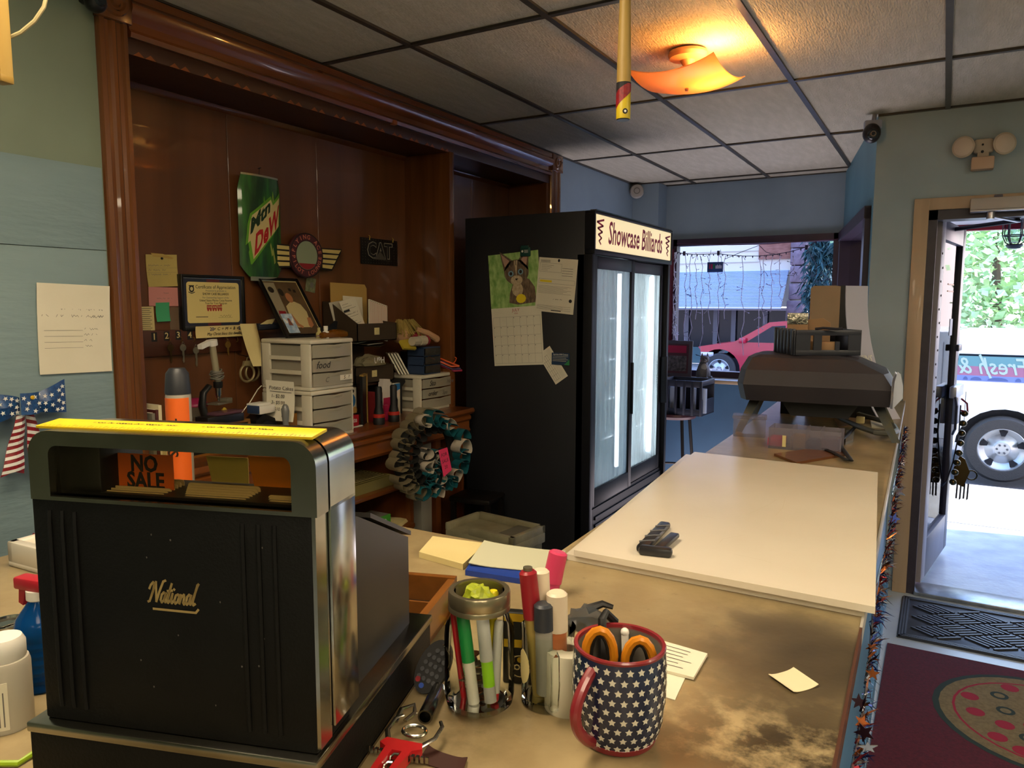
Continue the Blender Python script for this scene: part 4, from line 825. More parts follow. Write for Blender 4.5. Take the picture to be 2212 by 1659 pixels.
# flashlights
m_rub = mat('black rubber', '121213', .55); m_rring = mat('red rubber ring', 'a02318', .5)
for k, (px, py, lab) in enumerate(((826, 917, 'black flashlight with red ring, left one of the standing pair'), (858, 911, 'black flashlight with red ring, right one of the standing pair'))):
    p = PZ(px, py, DZ); p.x -= .02
    t = thing('flashlight', lab, 'flashlight', (p.x, p.y, DZ), 0, 'flashlights on the desk')
    B().lathe([(0, 0), (.026, 0), (.027, .004), (.027, .03), (.025, .034)], 20).obj('head', m_rub, t); B().lathe([(.0255, .032), (.0285, .034), (.0285, .045), (.024, .05)], 20).obj('ring', m_rring, t)
    B().lathe([(.0245, .048), (.022, .062), (.0165, .085), (.0165, .17), (.013, .178), (0, .178)], 20).obj('barrel', m_rub, t)
    B().box(.0145, .02, -.004, .004, .10, .116, .002).obj('switch', m_black, t)
    if k == 0: FL1 = t
# small things round the flashlights
q = B(); q.prism([(-.035, 0), (.035, 0), (.035, .14), (.02, .19), (-.03, .195), (-.035, .15)], 0, .03, 'y'); t = tag(q.obj('blister_pack', mat('white magenta pack', 'c9c2b8', .4), loc=(-2.375, 2.86, DZ), rot=(0, 0, LW)), 'white and magenta pack behind the right flashlight', 'pack')
q = B(); rects(q, [(-.033, .033, .02, .10)], -.001); q.obj('magenta_print', m_mag, t, smooth=0)
q = B(); q.box(-.028, .028, 0, .02, 0, .165, .001); t = tag(q.obj('tool_card', m_food, loc=(-2.37, 2.925, DZ), rot=(0, 0, LW)), 'white tool card with blue corner right of the flashlights', 'card')
q = B(); poly2(q, [(-.027, .12), (.027, .135), (.027, .164), (-.02, .164)], -.001); q.obj('blue_print', mat('blue disc print', '2a6aa0', .5), t, smooth=0); q = B(); poly2(q, [(-.006, .03), (.006, .03), (.008, .08), (0, .10), (-.008, .08)], -.001); q.obj('tool_print', m_ink, t, smooth=0); b = B(); rects(b, [(-.02, .015, .02-k*.005, .0215-k*.005) for k in range(4)], -.001); b.obj('print', m_inkg, t, smooth=0)
q = B(); q.prism([(-.02, 0), (.02, 0), (.022, .14), (.05, .16), (.045, .175), (-.05, .19), (-.06, .175), (-.018, .16)], 0, .015, 'y'); tag(q.obj('staple_gun', m_rub, loc=(-2.40, 2.985, DZ), rot=(0, 0, LW)), 'black tool standing behind the white tool card', 'tool')
q = B(); q.box(-.015, .015, 0, .02, 0, .04, .003).box(-.013, .013, .002, .018, .04, .075, .003); tag(q.obj('lighter', mat('pink lighter', 'c02a58', .35), loc=(-2.315, 2.785, DZ), rot=(0, 0, LW)), 'pink and white pack between the two flashlights', 'lighter')
q = B(); q.box(-.011, .011, 0, .10, 0, .145, .001); tag(q.obj('red_book', mat('dark red spine', '6a1a1c', .5), loc=(-2.295, 2.715, DZ), rot=(0, 0, LW)), 'dark red spined book behind the left flashlight', 'book')
# ---------------- on the right hand tower
m_bd = mat('slate blue plastic', '2a3a56', .4); m_clear = hazymat('smoky clear drawer', '6a655c', .45, .2)
t = thing('mini_drawers', 'small slate blue case with six clear drawers on the right tower', 'drawers', (-2.345, 3.195, 1.2125), LW); w, d, h = .075, .11, .145
B().box(-w, w, 0, d, h-.008, h, .002).box(-w, w, 0, d, 0, .006, .002).box(-w, -w+.006, 0, d, 0, h).box(w-.006, w, 0, d, 0, h).box(-w, w, d-.005, d, 0, h).box(-w, w, 0, d-.01, h/3-.002, h/3+.002).box(-w, w, 0, d-.01, 2*h/3-.002, 2*h/3+.002).obj('case', m_bd, t)
for i in range(2):
    for j in range(3):
        x0 = -w+.008+i*(w-.008); z0 = .008+j*(h/3-.002); B().box(x0+.001, x0+w-.010, -.008, -.004, z0, z0+h/3-.010, .001).box(x0+.003, x0+w-.012, -.004, d*.8, z0, z0+.002).box(x0+w*.3, x0+w*.55, -.012, -.008, z0+.010, z0+.016).obj('drawer', m_clear, t)
for k in range(4):
    o = leaf('envelope', ('leftmost envelope of the leaning white stack beside the blue case', 'second envelope from the left in the leaning white stack', 'third envelope from the left in the leaning white stack', 'rightmost envelope of the leaning white stack beside the blue case')[k], 'envelope', .10, .125, m_paper, -2.40, 3.08, 1.2165, 0, 0, .0075, 0)
    o.rotation_euler = (Matrix.Rotation(-.75, 3, 'Z') @ Matrix.Rotation(.48, 3, 'X')).to_euler(); o['group'] = 'white envelopes leaning by the blue case'; o.location = (-2.478+.68*.0155*k, 3.076+.73*.0155*k, 1.2165)
# yarn-haired rag doll lying on the blue case
DLx, DLy, DLz = -2.42, 3.10, 1.366
t = thing('rag_doll', 'rag doll with blond yarn hair lying over the blue drawer case', 'doll', (DLx, DLy, DLz))
m_cloth = mat('doll skin cloth', 'b08a66', .8, bump=.2, bscale=200); m_dw = mat('doll white cloth', 'b9b09a', .8); m_dr = mat('doll red cloth', '8a2430', .8); m_yarn = mat('blond yarn', 'a08a48', .85, col2='8a763a', nscale=40); m_yy = mat('yellow cloth', 'b09a2a', .8)
B().ball((-.02, -.05, .055), .05, 14, (1, 1, .85)).obj('head', m_cloth, t)
B().tube([(-.02, -.02, .04), (.0, .04, .035), (.01, .09, .03)], lambda u: .032+.012*math.sin(PI*u), 12).obj('body', m_dr, t)
B().tube([(.03, .02, .085), (.062, .07, .066), (.078, .125, .036)], lambda u: .014+.004*u, 10).ball((.079, .13, .032), .020, 10).obj('arm', m_cloth, t)
B().tube([(.0, .08, .03), (.045, .05, .024), (.062, -.02, .026), (.062, -.06, .026)], lambda u: .024, 10).obj('leg', m_dw, t)
B().tube([(.064, .0, .027), (.064, .045, .027)], .0265, 10).obj('sock', m_dw, t); B().tube([(.064, .05, .027), (.064, .062, .027)], .0272, 10).obj('sock_stripe', m_dr, t)
rnd = random.Random(2); q = B()
for k in range(90):
    a = rnd.uniform(-1.2, 1.6); e = rnd.uniform(-.9, .9); s0 = Vector((-.02+.01*e, -.05+.02*math.sin(a), .10)); dr_ = Vector((.015+.035*rnd.random(), .10*e+.035, -.008)); r0 = [s0, s0+dr_*.5+Vector((0, 0, .03+.012*rnd.random())), s0+dr_+Vector((.004, 0, -.015-.012*rnd.random())), s0+dr_*1.15+Vector((.006, 0, -.03*rnd.random()-.015))]
    q.tube(r0, .0032, 4)
hair = q.obj('yarn_hair', m_yarn, t); hair['kind'] = 'stuff'
B().prism([(-.02, -.03), (.03, -.035), (.04, .06), (.0, .08), (-.025, .05)], .0, .012, 'z', Matrix.Translation((.03, -.085, .01)) @ Matrix.Rotation(.9, 4, 'Y')).obj('yellow_scarf', m_yy, t)
q = B(); q.box(0, .07, -.055, .055, 0, .11, .002); tag(q.obj('dark_box', m_black, loc=(-2.60, 3.30, 1.213)), 'dark box standing behind the small blue drawer case', 'box')
hx = [(mat('orange plastic', 'c8501c', .35), 'orange plastic hanger on the right tower beside the fridge', .028), (mat('purple plastic', '3a1f4a', .4), 'purple plastic hanger under the orange one', .012), (mat('magenta plastic', 'a81a48', .4), 'magenta plastic hanger lowest beside the fridge', .002)]
for k, (m, lab, dz) in enumerate(hx):
    q = B(); y0 = 3.262+.013*k
    q.tube([(-.06, .0, .055+dz), (.0, .04, .04+dz), (.06, .085, .008+dz), (.075, .10, .0+dz)], .0052, 8); q.tube([(-.06, .0, .055+dz), (-.02, .005, .04+dz), (.05, .06, .0+dz), (.075, .10, .0+dz)], .0052, 8)
    if k == 0: q.tube([(.05, .078, .014+dz), (.062, .085, .030+dz), (.066, .088, .045+dz), (.058, .083, .05+dz)], .003, 6)
    tag(q.obj('plastic_hanger', m, loc=(-2.36, y0, 1.2165)), lab, 'hanger', 'plastic hangers on the right tower')
# ---------------- left part of the desk
m_lp = wood('light oak case', '8a5c22', '744a18', 'y', .35, 5, .3)
t = thing('score_box', 'low light oak case with black front reading Table 5', 'box', (-2.35, 1.80, DZ+.0), LW); w, d, h = .19, .24, .112
B().box(-w, w, 0, d, h-.012, h, .002).obj('top', m_lp, t); B().box(-w, -w+.012, 0, d, 0, h-.012).obj('side', m_lp, t); B().box(w-.012, w, 0, d, 0, h-.012).obj('side', m_lp, t); B().box(-w, w, 0, d, -.0, .008).obj('base', m_lp, t)
fp = B().box(-w+.012, w-.012, .004, .010, .008, h-.012).obj('front_panel', m_black, t); text('Table 5', .018, m_white, fp, (.105, .0032, .070)); q = B(); rects(q, [(.10, .14, .045, .058)], .0035); q.obj('red_digits', m_rd, fp, smooth=0)
for x in (-.14, -.07, 0, .06): q = B(); disc(q, x, .075, .004, y=.0035); q.obj('button', m_chrome, fp, smooth=0)
# microscope with a coil of cable and a white cap
zt = DZ+h; mp = PX(470, 898, -2.43)
MC = thing('microscope', 'black and chrome toy microscope with a cable coil on its tube', 'microscope', (-2.43, mp.y, zt), LW+.25)
B().prism([(-.075, -.055), (.075, -.055), (.06, .055), (-.06, .055)], 0, .018, 'z').obj('base', m_black, MC)
B().tube([(-.045, .02, .015), (-.05, .03, .06), (-.042, .028, .11), (-.012, .022, .135)], lambda u: .017-.004*u, 10, flat=.7).obj('arm', m_black, MC)
B().lathe([(0, .125), (.016, .125), (.018, .13), (.018, .15), (.0, .15)], 18, (.01, 0, 0)).obj('collar', m_black, MC)
tl = Matrix.Translation((.01, 0, .15)) @ Matrix.Rotation(-.17, 4, 'Y')
B().lathe([(0, 0), (.0125, 0), (.0125, .145), (0, .145)], 20, M=tl).obj('tube', mat('pale metal tube', 'b8ad8e', .32, .5), MC)
q = B()
for k in range(7): q.tube([tl @ Vector(((.022+.003*math.sin(k*2))*math.cos(a*PI/8), (.022+.003*math.sin(k*2))*math.sin(a*PI/8), .012+k*.0052+.002*math.sin(a+k))) for a in range(16)], .003, 6, True)
q.obj('cable_coil', mat('grey cable', '6a675c', .5), MC)
q = B(); q.lathe([(0, .143), (.020, .143), (.021, .146), (.021, .165), (0, .166)], 18, M=tl); q.prism([(-.07, .145), (-.01, .15), (-.01, .168), (-.07, .162)], -.010, .010, 'y', M=tl); q.obj('eyepiece_cap', m_white, MC)['label'] = 'white plastic cap'
B().lathe([(0, .085), (.008, .085), (.012, .10), (.012, .125), (0, .125)], 16, (.01, 0, 0)).lathe([(0, .072), (.005, .072), (.006, .086), (0, .086)], 12, (.01, 0, 0)).obj('objective', m_chrome, MC)
B().box(-.03, .055, -.03, .03, .062, .068, .001).box(.015, .05, -.034, .0, .068, .084, .002).obj('stage', mat('grey stage', '807a6a', .35, .6), MC)
B().box(.0, .045, -.01, .03, .028, .03).obj('lamp_housing', m_clear, MC); B().lathe([(0, 0), (.010, 0), (.012, .008), (0, .01)], 12, M=Matrix.Translation((.01, -.02, .035)) @ Matrix.Rotation(1.2, 4, 'X')).obj('mirror', mat('yellow mirror', 'a89028', .3), MC)
q = B(); q.box(-.09, .075, -.03, .03, 0, .030, .002); tag(q.obj('black_case', m_black, loc=(-2.362, mp.y-.03, zt+.001), rot=(0, 0, LW)), 'long black case lying in front of the microscope', 'case')
q = B(); q.box(-.06, .07, -.028, .028, 0, .010, .002); tag(q.obj('clear_case', hazymat('clear case with pink', '8a6070', .45, .2), loc=(-2.362, mp.y-.02, zt+.0325), rot=(0, 0, LW+.05)), 'flat clear case lying on the long black case', 'case')
p = PX(425, 870, -2.50); t = thing('storage_jar', 'clear jar with a pink lid behind the microscope', 'jar', (-2.52, p.y+.01, zt)); B().lathe([(0, 0), (.042, 0), (.044, .006), (.044, .05), (.04, .055)], 20).obj('glass', hazymat('jar glass', '9a9888', .65, .1), t); B().lathe([(.046, .052), (.047, .056), (.044, .064), (.02, .082), (0, .085)], 20).obj('lid', mat('pink lid', '8a1a48', .4), t)
# books between casing and case
zz = DZ
for k, (y, wd, hh, col, lab) in enumerate(((1.556, .012, .19, '6a6456', 'grey book standing against the left casing'), (1.570, .010, .20, '4a1a16', 'dark red book second from the left casing'), (1.582, .012, .215, 'c9bd98', 'cream book third from the left casing'))):
    t = thing('book', lab, 'book', (-2.42, y, zz)); B().box(-.08, .10, -wd/2, wd/2, 0, hh, .001).obj('cover', mat('book '+col, col, .6), t); B().box(-.076, .09, -wd/2+.0015, wd/2-.0015, hh, hh+.001).obj('pages', m_paper, t)
q = B(); q.box(-.04, .03, -.015, .015, .0, .135, .004); tag(q.obj('card_deck', m_cream, loc=(-2.33, 1.598, DZ), rot=(0, 0, 0)), 'cream card pack in front of the cream book', 'pack')
q = B(); q.lathe([(0, 0), (.012, 0), (.012, .10), (.009, .125), (0, .125)], 14); tag(q.obj('orange_marker', mat('orange plastic', 'c8501c', .35), loc=(-2.16-.05, 1.585, DZ)), 'orange marker beside the cream card pack', 'marker')
# black tape dispenser, white box, receipt-roll stand, potato cake price sheet
p = PX(555, 900, -2.33)
t = thing('tape_dispenser', 'black desk gadget under the small white box', 'dispenser', (-2.36, 2.06, DZ), LW); B().prism([(-.055, 0), (.07, 0), (.07, .03), (.045, .10), (-.01, .125), (-.05, .10), (-.06, .03)], -.02, .05, 'y').obj('body', m_black, t); B().lathe([(0, 0), (.034, 0), (.034, .01), (0, .01)], 20, M=Matrix.Translation((.0, -.02, .06)) @ Matrix.Rotation(PI/2, 4, 'X')).obj('reel', mat('dark reel', '1c1b1b', .3), t)
q = B(); q.tube([(.0, .0, .10), (.03, .02, .14), (.06, .03, .19), (.075, .035, .205)], .0025, 6); tag(q.obj('thin_wire', m_steel, loc=(-2.40, 1.99, DZ+.03), rot=(0, 0, .7)), 'thin grey wire rising behind the small white box', 'wire')
t = thing('small_white_box', 'small white plastic box on the black desk gadget', 'box', (-2.345, 2.055, DZ+.1255), LW+.1); B().box(-.045, .045, -.02, .045, 0, .032, .005).obj('body', m_white, t); B().box(.043, .052, .0, .02, .008, .024, .003).obj('tab', m_white, t); B().box(-.052, -.043, -.018, .04, .004, .036, .002).obj('blue_end', m_bd, t); B().box(-.044, .03, -.01, .05, .032, .042, .003).obj('lid', m_white, t)
o, w_, h_ = None, .115, .17
o = page('price_sheet', 'handwritten Potato Cakes price sheet on the drawer tower side', 'sign', .125, .165, m_paper, (-2.315, 2.176, 1.195), 0, .06, .012)
o.rotation_euler = (Matrix.Rotation(.32, 3, 'Z') @ Matrix.Rotation(.05, 3, 'Y')).to_euler(); o.location = (-2.325, 2.125, 1.19)
text('Potato Cakes', .023, m_ink, o, (.004, -.0065, .052), shear=.1, sx=.86); b = B(); stroke(b, [(-.045, .037), (.05, .036)], .002, -.006); b.obj('underline', m_ink, o, smooth=0)
for k, s in enumerate(('1- $2.00', '3- $5.00', '   $10.00', '          .00')): text(s, .020, m_ink, o, (-.010, -.004-.002*abs(k-1), .018-k*.027), shear=.1, sx=.9)
p = PX(620, 945, -2.26); RS = thing('hand_stamp', 'grey handled stamp standing on a cream roll', 'stamp', (-2.265, p.y, DZ)); B().lathe([(0, 0), (.034, 0), (.034, .062), (.012, .062), (0, .06)], 24).obj('roll', mat('cream roll', 'b9a67c', .7), RS)
B().lathe([(0, .0622), (.024, .0622), (.024, .066), (.014, .072), (.011, .085), (.013, .105), (.016, .135), (.012, .155), (.006, .163), (0, .164)], 20).obj('handle', mat('grey gloss handle', '6f706c', .22, coat=.4), RS)
q = B(); q.box(-.01, .01, -.03, .03, 0, .115); tag(q.obj('wood_offcut', m_lp, loc=(-2.30, p.y+.055, DZ)), 'pale wooden strip standing right of the grey stamp', 'wood')
# curled sheet and handcuffs hanging under the blessing strip
p = PX(541, 745, BK+.08)
q = B(); q.sheet(lambda u, v: ((u-.5)*.085+.035*(1-v), -.05*math.sin(PI*u)*.5-.03*(1-v)**2, (v-.5)*.18), 8, 8, .001); o = q.obj('curled_card', m_cream, loc=(BK+.07, p.y, p.z), rot=(0, 0, LW)); tag(o, 'curled cream card hanging below the end of the key rack', 'card')
t = thing('rolled_strap', 'dark rolled strap with a printed label under the framed certificate', 'strap', PX(575, 706, BK+.06), LW); B().tube([(-.05, 0, 0), (.0, -.01, .002), (.06, 0, .003)], .016, 10).obj('roll', mat('dark navy cloth', '1c2230', .7), t); B().prism([(-.05, .012), (-.01, .03), (.035, .036), (.015, .012)], -.02, -.018, 'y').obj('label', m_cream, t)
t = thing('handcuffs', 'dull metal handcuffs hanging beside the white drawer tower', 'handcuffs', PX(534, 805, BK+.08), LW); m_cuff = mat('dull cuff metal', '9a8c66', .4, .6)
def cuff(dx_, dy_, rot):
    q = B(); q.tube([(dx_+.036*math.cos(a*PI/14), dy_, -.002+.036*math.sin(a*PI/14)) for a in range(28)], .0052, 8, True); q.prism([(dx_-.022, .030), (dx_+.022, .030), (dx_+.016, .05), (dx_-.016, .05)], dy_-.005, dy_+.005, 'y'); q.obj('cuff', m_cuff, t)
cuff(0, 0, 0); cuff(.045, .02, .3); B().tube([(0, 0, .05), (.01, .008, .062), (.022, .012, .064), (.035, .018, .058), (.045, .02, .05)], .003, 6).obj('chain', m_cuff, t); B().rod((.022, .08, .075), (.022, .008, .064), .002).obj('nail', m_black, t)
# ---------------- under-shelf things
t = thing('card_machine', 'white and lime green card machine on the upper desk shelf', 'machine', (-2.30, 2.42, .7155), LW+.25); B().box(-.06, .06, 0, .09, 0, .018, .004).obj('body', m_white, t); fc = B().box(-.065, .065, -.005, .005, .0, .10, .004, M=Matrix.Rotation(-.5, 4, 'X')).obj('face', m_white, t); B().box(-.045, .045, -.0065, -.004, .02, .075, .001, M=Matrix.Rotation(-.5, 4, 'X')).obj('screen', mat('lime screen', '7a8a30', .3), t)
t = thing('perforated_tray', 'clear yellowish tray of tiny holes on the upper desk shelf', 'tray', (-2.255, 2.60, .7155), LW); m_ty = hazymat('yellowed clear plastic', 'b0a468', .45, .15)
B().box(-.15, .15, 0, .24, 0, .003, .001).box(-.15, .15, 0, .003, 0, .05).box(-.15, -.147, 0, .24, 0, .05).box(.147, .15, 0, .24, 0, .05).box(-.15, .15, .237, .24, 0, .05).box(-.14, .14, .02, .22, .046, .05).obj('tray', m_ty, t)
b = B()
for i in range(26):
    for j in range(8): b.box(-.127+i*.01, -.123+i*.01, .04+j*.02, .044+j*.02, .0502, .0512)
b.obj('hole_dots', m_cream, t, smooth=0)['kind'] = 'stuff'
q = B(); q.box(-.04, .04, 0, .06, 0, .05, .002); tag(q.obj('paper_box', m_food, loc=(-2.25, 2.36, .7155), rot=(0, 0, LW-.3)), 'small white box on the upper desk shelf by the register', 'box')
t = thing('green_box', 'green and grey box on the lower desk shelf', 'box', (-2.235, 2.60, .5005), LW); B().box(-.10, .10, 0, .12, 0, .085, .001).obj('carton', mat('leaf green carton', '3f8a2a', .5), t); B().box(-.095, .095, .008, .112, .085, .0865).obj('grey_top', mat('grey top', '6a655c', .6), t)
q = B(); [(disc(q, x, .045, .014, .026, -.001)) for x in (.01, .06)]; q.obj('white_print', m_white, t, smooth=0)
for k, (y, z, w_, m, lab) in enumerate(((2.40, .5005, .2, m_paper, 'white papers lying left of the green box'), (2.78, .5005, .12, m_cream, 'cream papers lying right of the green box'))):
    b = B(); [b.box(-w_/2+.004*j, w_/2-.002*j, -.09+.003*j, .09, .002*j, .002*j+.0018) for j in range(6)]; tag(b.obj('paper_stack', m, loc=(-2.30, y, z), rot=(0, 0, .3)), lab, 'paper')
# ---------------- ruffled wreath with a pink note
c = PX(926, 982, -2.07)
WR = thing('ruffled_wreath', 'ruffled mesh wreath in cream, black and teal with pink tag', 'wreath', (-2.07, c.y, c.z), LW-.25)
m_dm0 = mat('dark hook', '1a1512', .4, .5); m_tulle = hazymat('cream tulle', 'a89c7c', .45, .4); m_bk = mat('black tulle', '12120f', .8); m_tl = mat('teal ribbon', '175a63', .45, col2='124a52', nscale=30); m_wr = mat('pale ribbon', 'b8ae9c', .6)
rnd = random.Random(11)
B().tube([(.165*math.cos(a*PI/12), .02, .165*math.sin(a*PI/12)) for a in range(24)], .028, 8, True).obj('ring', m_bk, WR); B().tube([(0, .02, .165), (.0, .08, .175), (.0, .135, .165)], .005, 6).obj('hook', m_dm0, WR)
def curl(ax, az, out, size, m, name, y=0):
    # an open ribbon loop standing out of the ring
    a0 = rnd.uniform(-.3, .3)
    def fn(u, v):
        t_ = (u-.12)*2*PI*.88; r_ = size*(.55+.12*math.sin(t_))
        lx = r_*math.cos(t_)*1.1+size*.35; ly = (v-.5)*size*1.0+.01*math.sin(t_*2); lz = r_*math.sin(t_)
        ca, sa = math.cos(out+a0), math.sin(out+a0)
        return (ax+lx*ca-lz*sa, y+ly, az+lx*sa+lz*ca)
    q = B(); q.sheet(fn, 14, 4, .0012); return q.obj(name, m, WR)
for k in range(13):
    a = math.radians(82+k*14.5); curl(.16*math.cos(a), .16*math.sin(a), a, .062+rnd.uniform(-.008, .01), m_tulle, 'tulle_loop', -.005)
for k in range(12):
    a = math.radians(70+k*17); curl(.12*math.cos(a), .12*math.sin(a), a+.4, .045, m_bk, 'black_loop', -.03)
for k in range(15):
    a = math.radians(-115+k*15.5); r_ = .14+.03*rnd.random(); curl(r_*math.cos(a), r_*math.sin(a), a+rnd.uniform(-.6, .6), .056+rnd.uniform(-.01, .012), (m_tl, m_tl, m_wr)[k % 3], ('teal_loop', 'teal_loop', 'pale_loop')[k % 3], -.03-.02*rnd.random())
for k in range(20):
    a = rnd.uniform(0, 2*PI); r_ = rnd.uniform(.0, .10); curl(r_*math.cos(a)+.02, r_*math.sin(a)-.02, rnd.uniform(0, 6), .048, (m_tl, m_wr, m_bk)[k % 3], ('teal_loop', 'pale_loop', 'black_loop')[k % 3], -.035)
m_pn = mat('hot pink note', 'd0305a', .7); q = B(); q.prism([(-.035, .055), (.018, .062), (.045, -.05), (-.005, -.075)], -.079, -.077, 'y'); pn = q.obj('pink_tag', m_pn, WR, loc=(.02, -.012, -.02), smooth=0)
for k, s in enumerate(('FOR', 'SALE', '20')): t3 = text(s, .024, m_ink, pn, (-.002+.006*k, -.0796, .03-k*.03), sx=.8); t3.rotation_euler = (Matrix.Rotation(-.2, 3, 'Y') @ Matrix.Rotation(PI/2, 3, 'X')).to_euler()
# ---------------- cooler and the chair frame behind it
m_foam = mat('dusty beige plastic', '8a8468', .7, col2='7a7358', nscale=9, bump=.2, bscale=40); m_cb2 = mat('slate blue cooler wall', '4a5a72', .5)
t = thing('cooler', 'dusty beige lidded cooler with slate blue side in front of fridge', 'cooler', (-1.815, 2.97, -.0), -.12); t.scale = (.86, 1, .95); w, d = .24, .13
B().prism([(-w*.94, -d*.9), (w*.94, -d*.9), (w*.94, d*.9), (-w*.94, d*.9)], 0.0, .50, 'z').obj('body', m_foam, t); B().box(-w*.95, -w*.15, -d*.94, -d*.88, .06, .47, .003).obj('blue_panel', m_cb2, t)
for x in (.0, .10, .2): B().box(x-.014, x+.014, -d*.96, -d*.88, .05, .47, .004).obj('rib', m_foam, t)
ld = B().box(-w, w, -d, d, .47, .525, .008).box(-w, -w+.03, -d, d, .52, .56, .006).box(w-.035, w, -d, d, .52, .56, .006).box(-w, w, d-.03, d, .52, .56, .006).box(-w*.3, w, -d, -d+.028, .52, .56, .006).obj('lid', m_foam, t)
B().box(w*.35, w*.85, -d+.02, d-.04, .525, .545, .004).obj('lid_pad', mat('dark beige recess', '5f5a48', .8), t)
m_dm = mat('dark chair metal', '17120f', .4, .4)
t = thing('low_stool', 'dark low stool tucked between the desk end and the cooler', 'stool', (-2.09, 3.24, 0), .1); B().box(-.12, .12, -.10, .10, .55, .58, .01).obj('seat', m_dm, t); B().box(-.10, .10, -.085, -.07, .30, .32).obj('stretcher', m_dm, t)
for sx in (-.10, .10):
    for sy in (-.08, .08): B().box(sx-.012, sx+.012, sy-.012, sy+.012, 0, .55).obj('leg', m_dm, t)
# ================================================================== counter
ZC = 1.075
def vz(px, py, b): return PP(px, py, b, (b.x-EYE.x, b.y-EYE.y, 0)).z
def ctop():
    m = mat('worn counter laminate', 'a2916c', .28, col2='8d7a58', nscale=7, bump=.04, bscale=40); t = m.node_tree; N = t.nodes; L = t.links; p = N['Principled BSDF']
    base = p.inputs['Base Color'].links[0].from_socket
    tc = N.new('ShaderNodeTexCoord')
    def stain(scale, lo, hi, col, fac, src, loc=None, r=None, st=(1, 1, 1)):
        mp = N.new('ShaderNodeMapping'); mp.inputs['Scale'].default_value = st; L.new(tc.outputs['Object'], mp.inputs[0])
        n = N.new('ShaderNodeTexNoise'); n.inputs['Scale'].default_value = scale; n.inputs['Detail'].default_value = 8; n.inputs['Roughness'].default_value = .65; L.new(mp.outputs[0], n.inputs[0])
        mr = N.new('ShaderNodeMapRange'); mr.inputs['From Min'].default_value = lo; mr.inputs['From Max'].default_value = hi; mr.inputs['To Max'].default_value = fac; L.new(n.outputs['Fac'], mr.inputs[0])
        f = mr.outputs[0]
        if loc is not None:
            d_ = N.new('ShaderNodeVectorMath'); d_.operation = 'DISTANCE'; d_.inputs[1].default_value = loc; L.new(tc.outputs['Object'], d_.inputs[0])
            m2 = N.new('ShaderNodeMapRange'); m2.inputs['From Min'].default_value = r; m2.inputs['From Max'].default_value = r*.25; L.new(d_.outputs['Value'], m2.inputs[0])
            mm = N.new('ShaderNodeMath'); mm.operation = 'MULTIPLY'; L.new(f, mm.inputs[0]); L.new(m2.outputs[0], mm.inputs[1]); f = mm.outputs[0]
        mx = N.new('ShaderNodeMix'); mx.data_type = 'RGBA'; L.new(f, mx.inputs['Factor']); L.new(src, mx.inputs['A']); mx.inputs['B'].default_value = lin(col); return mx.outputs['Result']
    s = stain(3, .45, .62, '75664a', .6, base)
    s = stain(14, .38, .52, '2c2419', .95, s, (-.10, .84, ZC), .24); s = stain(7, .18, .46, '2e271d', .95, s, (-.115, 1.11, ZC), .19); s = stain(6, .30, .55, '4a3f2d', .85, s, (-.16, 1.14, ZC), .26)
    s = stain(8, .35, .6, '4a3a24', .7, s, (-.47, .70, ZC), .13); s = stain(5, .45, .7, '5b4a36', .7, s, (-.1, 3.2, ZC), 1.0); s = stain(30, .62, .75, '4a3d2a', .5, s)
    L.new(s, p.inputs['Base Color']); return m
ex = lambda y: -.072-.0209*(y-.5)
CT = thing('shop_counter', 'worn L-shaped service counter with stained tan laminate top', 'counter', (0, 0, 0))
top = [(ex(.28), .28), (ex(4.44), 4.44), (-.735, 4.1), (-.70, 3.2), (-.66, 1.31), (-1.62, 1.31), (-1.62, .28)]
B().prism(top, 1.047, ZC, 'z').obj('worktop', ctop(), CT, smooth=0)
m_edge = mat('worn white edge strip', 'b8b4ac', .35, .3)
ye = [(.28), 4.44]
B().prism([(ex(.28), .28), (ex(.28)+.004, .28), (ex(1.25)+.004, 1.25), (ex(1.25), 1.25)], 1.045, 1.077, 'z').obj('edge_strip', mat('brown edge strip', '4a2c20', .4), CT, smooth=0)['label'] = 'brown stretch of the counter edging'
B().prism([(ex(1.251), 1.251), (ex(1.251)+.004, 1.251), (ex(4.44)+.004, 4.44), (ex(4.44), 4.44)], 1.045, 1.077, 'z').obj('edge_strip', m_edge, CT, smooth=0)['label'] = 'pale stretch of the counter edging'
m_cf = mat('sky blue counter front', '4f7f9f', .4, col2='48769a', nscale=4)
B().prism([(ex(.30)-.06, .30), (ex(4.42)-.05, 4.42), (ex(4.42)-.08, 4.42), (ex(.30)-.09, .30)], .0, 1.047, 'z').obj('front_panel', m_cf, CT, smooth=0)
B().prism([(ex(.30)-.06, .30), (ex(4.42)-.05, 4.42), (ex(4.42)-.026, 4.42), (ex(.30)-.036, .30)], .0, .11, 'z').obj('kick_rail', m_cf, CT, smooth=0); B().prism([(ex(.30)-.06, .30), (ex(4.42)-.05, 4.42), (ex(4.42)-.036, 4.42), (ex(.30)-.046, .30)], .96, 1.0, 'z').obj('front_rail', m_cf, CT, smooth=0)
B().box(-1.60, -.10, .30, .33, 0, 1.047).obj('end_front_panel', m_cf, CT); B().box(-1.60, -1.57, .33, 1.28, 0, 1.047).obj('side_panel', m_cf, CT); B().box(-1.57, -.70, 1.25, 1.28, 0, 1.047).obj('inner_panel', m_cf, CT); B().box(-.69, -.66, 1.31, 4.0, 0, 1.047).obj('inner_panel', m_cf, CT)
